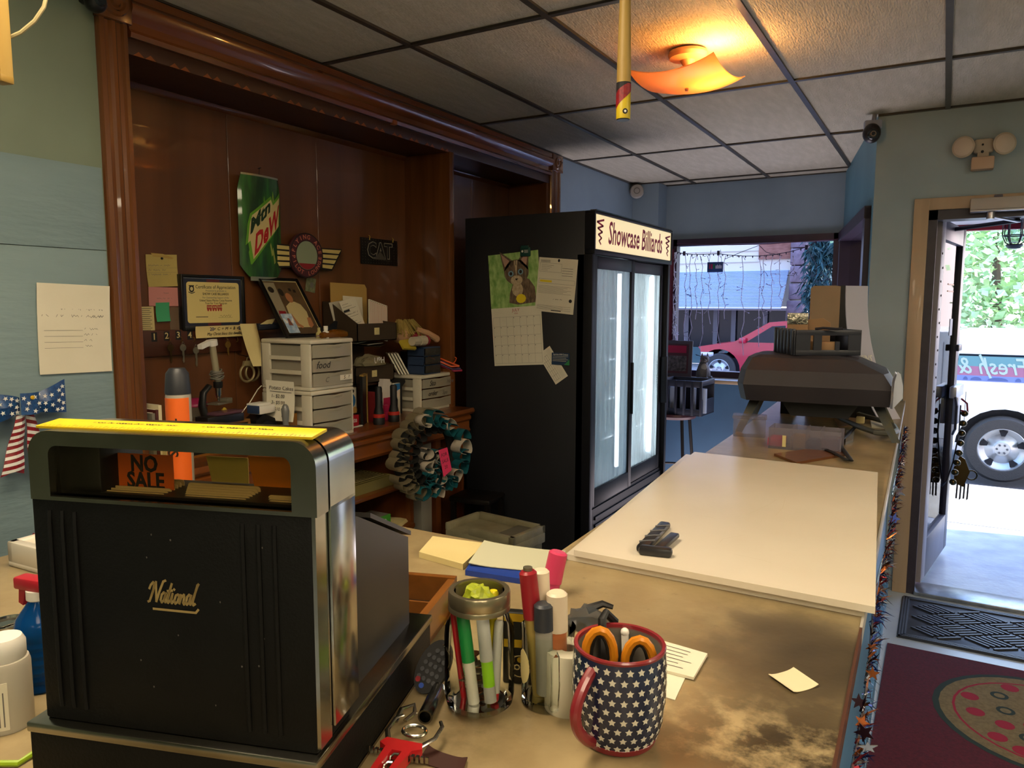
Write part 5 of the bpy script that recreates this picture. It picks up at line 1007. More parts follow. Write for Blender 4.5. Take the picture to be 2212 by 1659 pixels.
# ================================================================== cash register
a18 = math.radians(18); P0 = Vector((-.5575, .661, ZC)); rx = Vector((math.cos(a18), math.sin(a18), 0)); ry = Vector((-math.sin(a18), math.cos(a18), 0))
def RL(px, py, y): v = PP(px, py, P0+ry*y, ry)-P0; return v.dot(rx), v.z
CR = thing('cash_register', 'black antique National cash register with chrome head, showing NO SALE', 'cash register', P0, a18)
m_reg = mat('black crackle enamel', '090908', .6, col2='0c0c0b', nscale=40, bump=.10, bscale=300, spec=.22); m_regs = mat('bronze grey enamel', '2a2724', .45, col2='262320', nscale=6); m_grim = mat('grimy chrome band', '9a978c', .22, 1, col2='7d7a6e', nscale=9)
xl, xr = -.318, 0.0; yf = -.172
bs = B().box(-.330, .0, -.182, .167, .0, .062, .002).obj('base', m_reg, CR)
B().box(-.332, .002, -.184, .170, .058, .069, .002).obj('base_trim', m_grim, CR); B().box(-.331, .0015, -.1835, .169, .0, .004).obj('foot_trim', m_grim, CR)
dr = B().box(-.29, -.01, .165, .335, .012, .02).box(-.29, -.278, .165, .335, .012, .062).box(-.022, -.01, .165, .335, .012, .062).box(-.29, -.01, .323, .335, .012, .064).box(-.20, -.196, .165, .323, .02, .055).box(-.12, -.116, .165, .323, .02, .055).box(-.278, -.022, .24, .244, .02, .055).obj('cash_drawer', wood('drawer oak', '7a4a1c', '5f3812', 'y', .35, 8, .4), CR); dr['label'] = 'open wooden cash drawer'
B().box(-.278, -.022, .167, .323, .0205, .022).obj('drawer_lining', m_black, dr)
bd = B().box(xl, xr-.003, yf, -.095, .069, .313, .003).obj('body', m_reg, CR)
for x in (-.296, -.281, -.266, -.076, -.059, -.042): B().tube([(x, yf+.0005, .085), (x, yf-.0005, .10), (x, yf-.0005, .285), (x, yf+.0005, .298)], .0028, 6).obj('front_rib', m_reg, bd)
B().prism([(-.095, .069), (.135, .069), (.135, .192), (-.03, .268), (-.095, .272)], xl+.015, xr-.02, 'x').obj('keyboard_housing', m_regs, CR)
B().prism([(.0, .258), (.138, .194), (.138, .20), (.0, .264)], xl+.012, xr-.017, 'x').obj('housing_top_edge', m_regs, CR)
# chrome band over the head and down the side
def rrect(x0, x1, z0, z1, r, n=6):
    P = [(x0, z0), (x1, z0)]
    for cx, cz, a0 in ((x1-r, z1-r, 0), (x0+r, z1-r, 90)):
        for k in range(n+1): a = math.radians(a0+k*90/n); P.append((cx+r*math.cos(a), cz+r*math.sin(a)))
    return P
def ringprism(q, outer, inner, y0, y1):
    # open frame between two matching outlines
    n = len(outer); V = [[q.bm.verts.new((p[0], y, p[1])) for p in o] for o in (outer, inner) for y in (y0, y1)]
    o0, o1, i0, i1 = V
    for k in range(n):
        j = (k+1) % n
        for A_, B_ in ((o0, o1), (i1, i0), (i0, o0), (o1, i1)): q.bm.faces.new((A_[k], A_[j], B_[j], B_[k]))
hz0, hz1 = .313, .381
q = B(); ringprism(q, rrect(xl+.002, xr+.004, hz0-.004, hz1, .024), rrect(xl+.026, xr-.022, hz0+.0, hz1-.015, .010), yf-.002, -.150); q.obj('head_frame', m_grim, CR)
q = B(); ringprism(q, rrect(xl+.002, xr+.004, hz0-.004, hz1, .024), rrect(xl+.020, xr-.016, hz0+.0, hz1-.012, .010), -.146, -.088); q.obj('head_shell', m_chrome, CR)
q = B(); q.box(xr-.004, xr+.004, -.146, -.088, .085, hz0, .001).box(xr-.004, xr+.003, yf-.001, -.152, .313, hz0+.003); q.box(xr-.003, xr+.001, yf, -.148, .075, hz0).obj('side_band', m_chrome, CR)
B().box(xl+.026, xr-.022, -.166, -.164, hz0, hz1-.015).obj('front_glass', glassmat('register glass', (.93, .9, .8, 1), .10), CR)
B().box(xl+.02, xl+.075, -.16, -.095, hz0, hz1-.016, .003).obj('mechanism', m_black, CR)
B().box(xl+.026, xr-.022, -.16, -.092, hz0-.001, hz0+.003).obj('indicator_floor', m_black, CR)
m_tab = mat('orange indicator tab', 'b0521a', .5, col2='a34a16', nscale=5); m_tabo = mat('bright orange tab', 'd07a18', .6); m_taby = mat('pale yellow tab', 'b9a858', .6)
def tab(px0, py0, px1, py1, y, m, name, lab, cut=0):
    x0, z1 = RL(px0, py0, y); x1, _ = RL(px1, py0, y); _, z0 = RL((px0+px1)/2, py1, y); z1 = min(z1, hz1-.014)
    return B().prism([(x0+cut, z0), (x1, z0), (x1, z1), (x0, z1)], y, y+.001, 'y').obj(name, m, CR, smooth=0), (x0+x1)/2, (z0+z1)/2, x1-x0, z1-z0
t, cx, cz, w_, h_ = tab(253, 978, 372, 1060, -.135, m_tab, 'indicator_tab', '')
t['label'] = 'orange tab reading NO SALE'
text('NO', .024, m_ink, t, (cx-.001, -.1354, cz+h_*.22), bold=.03, sx=.85); text('SALE', .024, m_ink, t, (cx-.0, -.1354, cz-h_*.24), bold=.03, sx=.88)
tab(445, 985, 535, 1042, -.098, m_taby, 'yellow_tab', '', .006); tab(535, 985, 645, 1066, -.10, m_tabo, 'orange_tab', '', .008)
m_flag = mat('aged ivory flag', 'a89468', .5)
for (px0, px1, py, n) in ((212, 366, 1058, 7), (386, 542, 1070, 6), (565, 645, 1082, 3)):
    for k in range(n):
        y = -.153+.0062*k; x0, z1 = RL(px0, py, -.145); x1, _ = RL(px1, py, -.145); dxx = -.0035*k
        w0 = max(hz0+.004, z1-.013); B().prism(rrect(x0+dxx+.012, x1+dxx*.2, hz0-.0, w0+.0009*k, .003, 3), y, y+.0012, 'y').obj('number_flag', m_flag, CR)
m_gold2 = mat('worn gold print', 'a8905a', .5, .3)
x0, z0 = RL(315, 1283, yf); x1, z1 = RL(428, 1290, yf); w_ = x1-x0
NAT = [[(-.10, .62), (-.06, .80), (.03, .95), (.10, .88), (.10, .5), (.02, .02), (-.05, -.02)], [(.06, .30), (.16, .98), (.24, .55), (.34, .02), (.40, .5), (.50, 1.02), (.60, 1.08)],
 [(.70, .42), (.62, .50), (.54, .38), (.53, .12), (.60, .0), (.68, .12), (.72, .48), (.70, .10), (.77, .02), (.82, .2)], [(.82, .2), (.92, .95), (.86, .2), (.90, .0), (.98, .12)], [(.78, .58), (1.0, .62)],
 [(1.0, .12), (1.04, .48), (1.03, .10), (1.08, .0), (1.16, .14)], [(1.07, .66), (1.09, .70)], [(1.30, .46), (1.21, .40), (1.18, .16), (1.25, .0), (1.34, .10), (1.37, .34), (1.30, .46), (1.42, .40)],
 [(1.44, .46), (1.44, .02), (1.48, .32), (1.58, .48), (1.62, .36), (1.61, .08), (1.66, .0), (1.73, .12)], [(1.90, .42), (1.82, .50), (1.75, .38), (1.74, .12), (1.80, .0), (1.88, .12), (1.92, .48), (1.90, .10), (1.96, .02), (2.02, .2)],
 [(2.02, .2), (2.14, .95), (2.17, 1.04), (2.12, .98), (2.05, .2), (2.10, .0), (2.18, .08)]]
b = B(); zs0 = min(z0, z1)-.007
for L_ in NAT: stroke(b, [(x0+.004+(a_+c_*.22)*w_*.40, zs0+c_*.0215) for a_, c_ in L_], .0024, yf-.0006)
b.obj('logo_script', m_gold2, bd, smooth=0)
b = B(); stroke(b, [(x0+w_*.14, z0-.0145), (x0+w_*.95, z0-.0145), (x0+w_*1.0, z0-.011)], .0024, yf-.0006); b.obj('logo_flourish', m_gold2, bd, smooth=0)
b = B(); rnd = random.Random(6)
for k in range(14): x, z = rnd.uniform(-.2, -.02), rnd.uniform(.08, .28); b.poly([(x+.0012*math.cos(a)*rnd.uniform(.4, 1), yf-.0005, z+.0012*math.sin(a)) for a in (0, 1.2, 2.4, 3.6, 4.8)])
b.obj('paint_chips', mat('paint chips', '6a665c', .6), bd, smooth=0)
# ruler on its head
m_rul = mat('yellow ruler', 'd8b800', .45, col2='cdae00', nscale=12)
RU = B().box(-.165, .152, -.0155, .0155, 0, .003, .0004).obj('ruler', m_rul, loc=P0+rx*-.158+ry*-.142+Vector((0, 0, hz1+.0005)), rot=(.10, -.004, a18-.015)); tag(RU, 'yellow ruler with black printed marks lying on the cash register', 'ruler')
b = B()
for k in range(64): b.poly([(-.16+k*.0048, -.0155+.0006, .0032), (-.1592+k*.0048, -.0149, .0032), (-.1592+k*.0048, -.0149+(.007 if k % 4 == 0 else .004), .0032), (-.16+k*.0048, -.0149+(.007 if k % 4 == 0 else .004), .0032)])
b.obj('ruler_marks', m_ink, RU, smooth=0)
for x_, w3_ in ((-.11, .10), (.02, .08)): b = B(); scribble(b, x_, .004, w3_, .004, .0033, .0012, 3, 'xy'); b.obj('print', m_ink, RU, smooth=0)
# ================================================================== things left of and behind the register
def at(px, py): return PZ(px, py, ZC)
p = at(397, 1115)
SB = thing('spray_bottle', 'orange and clear bottle with black cap behind the cash register', 'bottle', p); r_ = .0285; zt = vz(394, 850, p)-ZC; zt2 = vz(384, 795, p)-ZC
m_ora = mat('orange bottle label', 'c85a1c', .4); B().lathe([(0, 0), (r_*.95, 0), (r_, .004), (r_, zt-.004), (r_*.96, zt), (0, zt)], 24).obj('body', mat('clear grey bottle', '8a857a', .35), SB)
q = B(); q.sheet(lambda u, v: (r_*1.02*math.cos(-2.05+u*2.3), r_*1.02*math.sin(-2.05+u*2.3), .02+v*(zt-.028)), 12, 2, .0008); lb = q.obj('label', m_ora, SB)
B().lathe([(r_*1.0, zt), (r_*1.02, zt+.004), (r_*.90, zt2-.012), (r_*.70, zt2-.004), (r_*.62, zt2), (0, zt2)], 24).obj('cap', mat('dark cap', '22242a', .45), SB)
t3 = text('STIHL', .036, mat('dark label letters', '2a1a12', .5), lb, (r_*1.04*math.cos(-1.15), r_*1.04*math.sin(-1.15), zt*.66), bold=.02); t3.rotation_euler = (Matrix.Rotation(-1.15+PI/2, 3, 'Z') @ Matrix.Rotation(-PI/2, 3, 'Y') @ Matrix.Rotation(PI/2, 3, 'X')).to_euler()
WT = thing('plastic_tray', 'white plastic tray with raised rim on the left counter end', 'tray', (-1.30, .90, ZC), .05)
B().box(-.26, .30, -.17, .17, 0, .012, .004).box(-.26, .30, .15, .17, .008, .05, .004).box(-.26, -.24, -.17, .17, .008, .05, .004).box(.28, .30, -.17, .17, .008, .05, .004).box(-.26, .30, -.17, -.15, .008, .05, .004).obj('tray', mat('glossy white plastic', 'd6d0c2', .2), WT)
p = at(20, 1565)+Vector((-.0, .0, 0)); h_ = vz(20, 1372, p)-ZC; r_ = .027
t = thing('white_bottle', 'white capped plastic bottle at the left end of the counter', 'bottle', p); B().lathe([(0, 0), (r_*.95, 0), (r_, .004), (r_, h_*.70), (r_*.93, h_*.76), (r_*.8, h_*.77), (0, h_*.77)], 24).obj('body', mat('greyed white bottle', 'b0aa9a', .4), t)
B().lathe([(r_*.82, h_*.76), (r_*.86, h_*.78), (r_*.86, h_*.93), (r_*.72, h_), (0, h_)], 24).obj('cap', m_white, t); q = B(); q.sheet(lambda u, v: (r_*1.015*math.cos(-2.4+u*2.0), r_*1.015*math.sin(-2.4+u*2.0), h_*(.06+.52*v)), 10, 2, .0006); lb = q.obj('label', m_paper, t)
b = B()
for k in range(11):
    a = -2.3+k*.17; b.poly([(r_*1.035*math.cos(a+d), r_*1.035*math.sin(a+d), h_*z) for d, z in ((0, .1), (.05, .1), (.05, .54-.06*(k % 3)), (0, .54-.06*(k % 3)))])
b.obj('print', m_inkg, lb, smooth=0)
d2_ = ray(24, 1450); p2 = Vector((d2_.x/d2_.y*.545, .545, ZC)); h2 = vz(30, 1340, p2)-ZC
t = thing('drink_can', 'blue metallic drink can behind the white capped bottle', 'can', p2); m_bcan = mat('blue can', '1a3a8a', .25, .5); B().lathe([(0, 0), (.025, 0), (.033, .01), (.033, h2-.018), (.027, h2-.004)], 24).obj('body', m_bcan, t); B().lathe([(.0275, h2-.004), (.028, h2), (.0255, h2), (.0245, h2-.004), (0, h2-.004)], 24).obj('rim', m_chrome, t); B().prism([(-.008, -.014), (.008, -.014), (.008, .006), (-.008, .006)], h2-.003, h2-.0015, 'z').obj('pull_tab', m_chrome, t)
d3_ = ray(94, 1450); p3 = Vector((d3_.x/d3_.y*.505, .505, ZC)); 
t = thing('trigger_bottle', 'clear blue spray bottle with red trigger left of the cash register', 'bottle', p3, .2); t.scale = (.95, .95, .66); m_bl = mat('blue clear plastic', '0f4f9a', .12, trans=.55, ior=1.2)
hb = .125; q = B(); prof = [(0, 0), (.030, 0), (.033, .004)]
for k in range(6): prof += [(.033, .012+k*.017), (.0315, .018+k*.017), (.0315, .021+k*.017), (.033, .025+k*.017)]
prof += [(.033, hb), (.028, hb+.022), (.012, hb+.055), (.012, hb+.065), (0, hb+.065)]
q.lathe(prof, 24); q.obj('body', m_bl, t); B().lathe([(.0125, hb+.055), (.015, hb+.058), (.015, hb+.076), (0, hb+.076)], 16).obj('collar', m_white, t); B().box(-.034, .018, -.011, .011, hb+.075, hb+.10, .004).prism([(-.03, hb+.075), (-.018, hb+.075), (-.024, hb+.04), (-.032, hb+.045)], -.005, .005, 'y').obj('trigger_head', mat('red trigger plastic', 'a01c2a', .4), t)
q = B(); a, c_ = at(40, 1656), at(104, 1612); q.tube([a+Vector((-.05, -.03, .004)), a+Vector((0, 0, .004)), (a+c_)/2+Vector((0, .003, .004)), c_+Vector((0, 0, .004)), c_+Vector((.03, .05, .004))], .0035, 8); tag(q.obj('cable', mat('lime cable', '8aa81c', .4)), 'lime yellow cable on the counter left of the register', 'cable')
# ================================================================== front of the long counter
# star mug with scissors
p = at(1335, 1592); MG = thing('star_mug', 'navy mug with white stars and red rim holding orange scissors', 'mug', p, .0)
hm = vz(1337, 1386, p)-ZC; R_ = .0545
prof = [(0, .0), (R_*.72, 0), (R_*.80, .004), (R_*.93, hm*.22), (R_*1.0, hm*.5), (R_*1.0, hm*.78), (R_*.97, hm*.965)]
m_navy = mat('navy glaze', '16233f', .25, col2='131e38', nscale=8, coat=.4); m_mred = mat('red glaze', '7a2028', .3, coat=.3)
bd = B().lathe(prof, 40).obj('body', m_navy, MG)
B().lathe([(R_*.97, hm*.96), (R_*.985, hm*.985), (R_*.965, hm), (R_*.90, hm*.995), (R_*.89, hm*.95)], 40).obj('rim_band', m_mred, MG); B().lathe([(R_*.70, -.0), (R_*.80, .003), (R_*.845, .010), (R_*.83, .011)], 40).obj('foot_band', m_mred, MG)
B().lathe([(R_*.89, hm*.96), (R_*.91, hm*.7), (R_*.88, hm*.3), (R_*.75, .012), (0, .010)], 40).obj('inner_wall', mat('grey glaze', '6a675e', .3), MG)
q = B()
def rad(z):
    for (r0, z0), (r1, z1) in zip(prof[1:], prof[2:]):
        if z0 <= z <= z1: return r0+(r1-r0)*(z-z0)/(z1-z0)
    return R_
for i in range(9):
    z = hm*(.115+.098*i)
    for j in range(26):
        a = (j+.5*(i % 2))*2*PI/26; r_ = rad(z)+.0004; pts = []
        for dx_, dz_ in star(.0046, .0024): rr_ = rad(z+dz_)+.0005; pts.append((rr_*math.cos(a+dx_/r_), rr_*math.sin(a+dx_/r_), z+dz_))
        q.poly(pts)
q.obj('star_print', mat('ivory stars', 'c9c6b8', .4), bd, smooth=0)
hd_ = math.radians(256); hx_, hy_ = math.cos(hd_), math.sin(hd_)
B().tube([(hx_*(R_*.93+.030*math.sin(PI*k/14)**.8), hy_*(R_*.93+.030*math.sin(PI*k/14)**.8), hm*(.86-.72*k/14)) for k in range(15)], .0065, 10).obj('handle', m_mred, MG)
SC = thing('scissors', 'orange handled scissors standing in the star mug', 'scissors', p+Vector((.0, .0, .014))); m_os = mat('orange scissor handle', 'c47a18', .3); m_ob = mat('dark scissor inner', '1c1916', .4)
vdir = Vector((p.x, p.y, 0)).normalized(); sdir = Vector((vdir.y, -vdir.x, 0))
for s, dz in ((-1, .012), (1, .004)):
    c_ = sdir*(s*.023); q = B(); q.tube([c_+sdir*(.0165*math.cos(a*PI/8))+Vector((0, 0, hm-.044+dz+.030*math.sin(a*PI/8))) for a in range(16)], .0056, 8, True); q.tube([c_+Vector((0, 0, hm-.055+dz)), Vector((0, 0, .03))], lambda u: .006-.002*u, 8); q.obj('finger_loop', m_os, SC)
    q = B(); q.tube([c_+sdir*(.0105*math.cos(a*PI/8))+Vector((0, 0, hm-.044+dz+.024*math.sin(a*PI/8))) for a in range(16)], .0030, 6, True); q.obj('loop_grip', m_ob, SC)
B().rod(Vector((0, 0, .0)), Vector((0, 0, .05)), .004, 6, .006).obj('blades', m_steel, SC)
q = B(); c_ = Vector((.0, .0, 0)); q.tube([p+vdir*.012+sdir*-.012+Vector((0, 0, .02)), p+vdir*.030+sdir*-.020+Vector((0, 0, hm*.7)), p+vdir*.046+sdir*-.022+Vector((0, 0, hm+.006)), p+vdir*.056+sdir*-.018+Vector((0, 0, hm+.010)), p+vdir*.062+sdir*-.006+Vector((0, 0, hm-.004))], .0055, 8); tag(q.obj('black_clip', m_black), 'black bent tool resting over the far rim of the star mug', 'tool')
q = B(); q.rod(p+vdir*.035+sdir*.010+Vector((0, 0, .02)), p+vdir*.042+sdir*.006+Vector((0, 0, hm-.008)), .0045, 10); q.ball(p+vdir*.042+sdir*.006+Vector((0, 0, hm-.007)), .0055, 8); tag(q.obj('white_pen', m_white), 'white pen standing in the star mug behind scissors', 'pen')
# paper roll behind it
pr = p+vdir*.058-sdir*.064; pr.z = ZC; q = B(); hr = .078; q.lathe([(.010, 0), (.0295, 0), (.030, .002), (.030, hr-.002), (.0295, hr), (.010, hr), (.010, 0)], 32); tag(q.obj('paper_roll', m_paper, loc=pr), 'white paper roll standing behind the star mug', 'roll')
# notes on the counter
def flatsheet(name, label, cat, pts, m, dz=.0005, th=.001, curl=0, parent=None):
    W_ = [at(*q_) for q_ in pts]; c_ = sum(W_, Vector())/4; L_ = [(v.x-c_.x, v.y-c_.y) for v in W_]
    q = B()
    def fn(u, v):
        a = Vector(L_[3]).lerp(Vector(L_[2]), u); b2 = Vector(L_[0]).lerp(Vector(L_[1]), u); r = a.lerp(b2, v); return (r.x, r.y, th/2+curl*(2*abs(u-.5))**3)
    q.sheet(fn, 8, 3, th); o = q.obj(name, m, loc=(c_.x, c_.y, ZC+dz)); tag(o, label, cat); return o, L_
def inpage(L_, u, v): a = Vector(L_[3]).lerp(Vector(L_[2]), u); b2 = Vector(L_[0]).lerp(Vector(L_[1]), u); return a.lerp(b2, v)
o, L_ = flatsheet('receipt', 'white receipt slip lying lower behind the star mug', 'receipt', [(1420, 1452), (1480, 1466), (1458, 1514), (1412, 1500)], m_paper)
o, L_ = flatsheet('receipt', 'white printed receipt pad on top right of the star mug', 'receipt', [(1425, 1390), (1528, 1420), (1498, 1472), (1405, 1448)], m_paper, .002, .004)
b = B(); rnd = random.Random(9)
for k in range(6):
    a = inpage(L_, .15, .85-k*.13); c_ = inpage(L_, .55+.3*rnd.random(), .85-k*.13); n_ = (c_-a).normalized(); pn = Vector((-n_.y, n_.x))*.0008; b.poly([(a.x+pn.x, a.y+pn.y, .0045), (a.x-pn.x, a.y-pn.y, .0045), (c_.x-pn.x, c_.y-pn.y, .0045), (c_.x+pn.x, c_.y+pn.y, .0045)])
b.obj('print', m_inkg, o, smooth=0)
flatsheet('note_paper', 'small blank cream note lying alone at the counter edge', 'paper', [(1660, 1462), (1714, 1447), (1768, 1484), (1714, 1500)], mat('cream note', 'd6c9a6', .7), .0005, .0008, .003)
# white boards
m_bdw = mat('white panel board', 'd6ccb8', .2, col2='d0c5b0', nscale=3); m_bde = mat('board edge', '9a8a6a', .6)
def board(label, pts, dz, th, m):
    W_ = [PZ(x, y, ZC+dz+th) for x, y in pts]; c_ = sum(W_, Vector())/4; q = B(); q.prism([(v.x-c_.x, v.y-c_.y) for v in W_], 0, th, 'z'); o = q.obj('white_board', m, loc=(c_.x, c_.y, ZC+dz), smooth=0)
    return tag(o, label, 'board', None)
b1 = board('lower white board, edges showing under another board on the counter', [(1482, 981), (1882, 1030), (1868, 1318), (1223, 1196)], .0004, .012, m_bdw)
b2 = board('upper large white board lying on the counter, faintly scratched', [(1500, 976), (1896, 1020), (1891, 1311), (1240, 1188)], .0135, .012, m_bdw)
ZB = ZC+.0256
b = B(); rnd = random.Random(5); q0 = [PZ(*q_, ZB) for q_ in ((1480, 1110), (1575, 1130), (1700, 1060), (1640, 1150), (1540, 1188), (1700, 1230))]
for k in range(5):
    a, c_ = q0[k], q0[k+1]; mid = (a+c_)/2+Vector((rnd.uniform(-.03, .03), rnd.uniform(-.03, .03), 0)); L3 = [a.lerp(mid, .4), mid, mid.lerp(c_, .35)]; stroke(b, [(v.x, v.y) for v in L3], .0006, ZB-b2.location.z+.0001+b2.location.z, 'xy')
o = b.obj('scratch_marks', mat('scratch grey', 'a8977a', .5), None, smooth=0); o.parent = b2; o.location = -b2.location
# black pouch on the board
pa, pb, pc, pd = (PZ(*q_, ZB) for q_ in ((1368, 1192), (1440, 1132), (1447, 1203), (1462, 1160)))
PK = thing('black_pouch', 'folded black pouch shaped like an L on the white board', 'pouch', (pa+pc)/2); o_ = (pa+pc)/2; m_lea = mat('black vinyl', '1a1a1d', .35, col2='242428', nscale=30)
pa, pb, pc, pd = (PZ(*q_, ZB) for q_ in ((1380, 1196), (1437, 1140), (1452, 1204), (1458, 1166)))
def slab(a, c_, wd, ht, name):
    d_ = (c_-a); L2 = d_.length; M = Matrix.Translation(a-o_) @ Matrix.Rotation(math.atan2(d_.y, d_.x), 4, 'Z'); q = B(); q.box(0, L2, -wd/2, wd/2, 0, ht, ht*.35, 2, M=M); q.obj(name, m_lea, PK)
slab(pa, pc, .022, .018, 'pouch_body'); slab(pa+Vector((.004, .004, .001)), pb, .024, .014, 'pouch_arm'); slab(pa.lerp(pc, .55)+Vector((0, .006, .006)), pd, .020, .010, 'pouch_flap')
for k in range(4): c_ = pa.lerp(pb, .2+.2*k)-o_+Vector((.004, .004, .0145)); B().tube([c_+Vector((-.012, -.012, 0)), c_, c_+Vector((.012, .010, 0))], .0022, 6).obj('pouch_seam', mat('grey seam', '55555a', .4), PK)
# mason jar with pens
p = at(1036, 1522); zl = vz(1040, 1272, p)-ZC; r_ = .0445; m_gl = glassmat('jar clear glass', (.95, .97, .95, 1), .14, .03)
JR = thing('pen_jar', 'clear mason jar of pens with open metal ring at the top', 'jar', p)
prof = [(0, .004), (r_*.80, .002), (r_*.95, .008), (r_, .02), (r_, zl*.62), (r_*.97, zl*.70), (r_*.82, zl*.79), (r_*.80, zl*.85), (r_*.80, zl)]
B().lathe(prof, 36).lathe([(0, .008), (r_*.75, .008), (r_*.80, .012)], 36).obj('glass_body', m_gl, JR)
B().lathe([(r_*.845, zl*.84), (r_*.885, zl*.845), (r_*.885, zl*.87), (r_*.865, zl*.885), (r_*.885, zl*.90), (r_*.885, zl*.985), (r_*.86, zl*1.0), (r_*.72, zl*1.0), (r_*.72, zl*.985), (r_*.84, zl*.975), (r_*.83, zl*.84)], 36).obj('lid_ring', mat('tin lid ring', 'a39a80', .28, .9), JR)
q = B(); q.tube([(r_*1.0*math.cos(a)*.0+.0, 0, 0) for a in (0, 1)], .0001, 3) if False else None
em = Matrix.Rotation(-2.35, 4, 'Z'); b = B()
for k in range(24):
    a0, a1 = 2*PI*k/24, 2*PI*(k+1)/24
    for (ra, rb) in ((.0, .0),): pass
    P_ = [(.5*.032*math.cos(a)/r_, .055+.030*math.sin(a)) for a in (a0, a1)]
    b.tube([((r_+.0008)*math.cos(-2.2+t_), (r_+.0008)*math.sin(-2.2+t_), z) for t_, z in [(p_[0]*2, p_[1]) for p_ in P_]], .0010, 4)
b.obj('embossed_oval', m_gl, JR)
def pen(name, label, base, topv, r, m, cap=None, capl=0, parentgroup='pens in the mason jar', tip=None, wrap=None):
    a = Vector(base); c_ = Vector(topv); d_ = c_-a; t = thing(name, label, 'pen', a, 0, None); L2 = d_.length; M = d_.to_track_quat('Z', 'Y').to_matrix().to_4x4()
    t['group'] = parentgroup
    B().lathe([(0, 0), (r*.8, 0), (r, .002), (r, L2-capl), (r*.9, L2-capl), (0, L2-capl)], 14, M=M).obj('barrel', m, t)
    if cap: B().lathe([(r*.9, L2-capl), (r*1.12, L2-capl), (r*1.08, L2-.003), (r*.8, L2), (0, L2)], 14, M=M).obj('cap', cap, t)
    if tip: B().lathe([(0, -.001), (r*1.03, 0), (r*1.03, tip[1]), (0, tip[1])], 14, M=M).obj('end', tip[0], t)
    return t, M, L2
J = lambda px, py, k=0: (lambda v: v)(PP(px, py, p+vdir*k, vdir))
m_pr = mat('red pen plastic', 'a31c24', .3); m_pg = mat('green marker plastic', '1c7a3a', .35); m_lime = mat('lime highlighter', '7fb81c', .35)
t, M, L2 = pen('marker', 'red pencil leaning left in the mason jar', J(1004, 1524), J(976, 1305), .0038, m_pr)
t, M, L2 = pen('marker', 'white marker with green cap in the mason jar', J(1024, 1520, -.012), J(998, 1318, -.012), .0075, mat('white marker barrel', 'c9c6b8', .4), m_pg, .066)
b = B()
for k in range(18): b.tube([M @ Vector((.0078*math.cos(a), .0078*math.sin(a), .03+k*.0035+.003*math.sin(k+a))) for a in (3.6, 4.2, 4.8, 5.4)], .0005, 4)
b.obj('green_lettering', m_pg, t)
t, M, L2 = pen('marker', 'lime highlighter with grey cap in the mason jar', J(1060, 1515, -.016), J(1042, 1332, -.008), .0075, m_lime, mat('light grey cap', '9a9a94', .3), .055, tip=(mat('light grey cap', '9a9a94', .3), .02))
t, M, L2 = pen('marker', 'red barrelled pen leaning right in the mason jar', J(1068, 1514, -.005), J(1078, 1340, .012), .0055, m_pr, mat('clear grey cap', 'a8a8a0', .3), .09)
t, M, L2 = pen('marker', 'pale grey pen upright in the middle of the mason jar', J(1046, 1516, .01), J(1046, 1330, .016), .0045, mat('pale grey pen', 'b0aea4', .35))
t, M, L2 = pen('marker', 'yellow-green capped pen at the back of the mason jar', J(1058, 1500, .015), J(1066, 1275, .02), .0062, mat('yellow pen', 'b8a818', .35), mat('yellow pen cap', 'd0c020', .3), .03)
crumple('foil_wrapper', 'crumpled yellow-green wrapper in the mouth of the mason jar', tuple(p+Vector((-.005, .005, zl*.88))), .020, .018, .022, 8, mat('lime wrapper', '8f9a20', .4), 'wrapper')
b = B()
rnd = random.Random(14)
for k in range(16):
    a = rnd.uniform(0, 6.3); rr_ = rnd.uniform(0, r_*.55); z0_ = .010+.006*(k//5)
    o = B().cyl(.010, 0, .0018, 14).obj('coin', (m_steel, mat('copper coin', '7a4a28', .35, .8))[k % 3 == 0], loc=p+Vector((rr_*math.cos(a)*.6-.008, rr_*math.sin(a)*.6+.004, z0_+k*.0022)), rot=(rnd.uniform(-.25, .25), rnd.uniform(-.25, .25), 0)); tag(o, ('copper' if k % 3 == 0 else 'silver')+' coin in the pile at the bottom of the mason jar', 'coin', ('copper' if k % 3 == 0 else 'silver')+' coins in the mason jar')
# glass mug with markers
p = at(1183, 1515); zg = vz(1190, 1352, p)-ZC; r_ = .034; GM = thing('glass_mug', 'clear glass mug holding a red marker and white capped markers', 'mug', p)
prof = [(0, .002), (r_*.9, .0), (r_, .004), (r_, zg*.9), (r_*1.04, zg)]
B().lathe(prof, 32).lathe([(0, .010), (r_*.86, .010), (r_*.88, .014), (r_*.9, zg*.95)], 32).obj('glass_body', m_gl, GM)
hdv = (-vdir*.9+sdir*.25).normalized(); B().tube([hdv*r_+Vector((0, 0, zg*.82)), hdv*(r_+.018)+Vector((0, 0, zg*.84)), hdv*(r_+.022)+Vector((0, 0, zg*.5)), hdv*(r_+.014)+Vector((0, 0, zg*.16)), hdv*r_+Vector((0, 0, zg*.12))], .0055, 10).obj('handle', m_gl, GM)
q = B(); q.sheet(lambda u, v: ((r_+.001)*math.cos(-2.2+(u-.5)*.75*math.sqrt(max(.02, 1-(2*v-1)**2))), (r_+.001)*math.sin(-2.2+(u-.5)*.75*math.sqrt(max(.02, 1-(2*v-1)**2))), zg*(.32+.44*v)), 8, 8, .0004); q.obj('oval_label', m_cream, GM)
J = lambda px, py, k=0: PP(px, py, p+vdir*k, vdir)
gg = 'markers in the glass mug'
def bigpen(label, b0, t0, r, m, cap, capl): return pen('marker', label, b0, t0, r, m, cap, capl, gg)
bigpen('thick marker with a dark red cap and grey tip in the glass mug', J(1168, 1500), J(1140, 1232), .0105, mat('yellow marker barrel', 'a08a4a', .4), mat('dark red cap', '8a1a24', .35), .062)
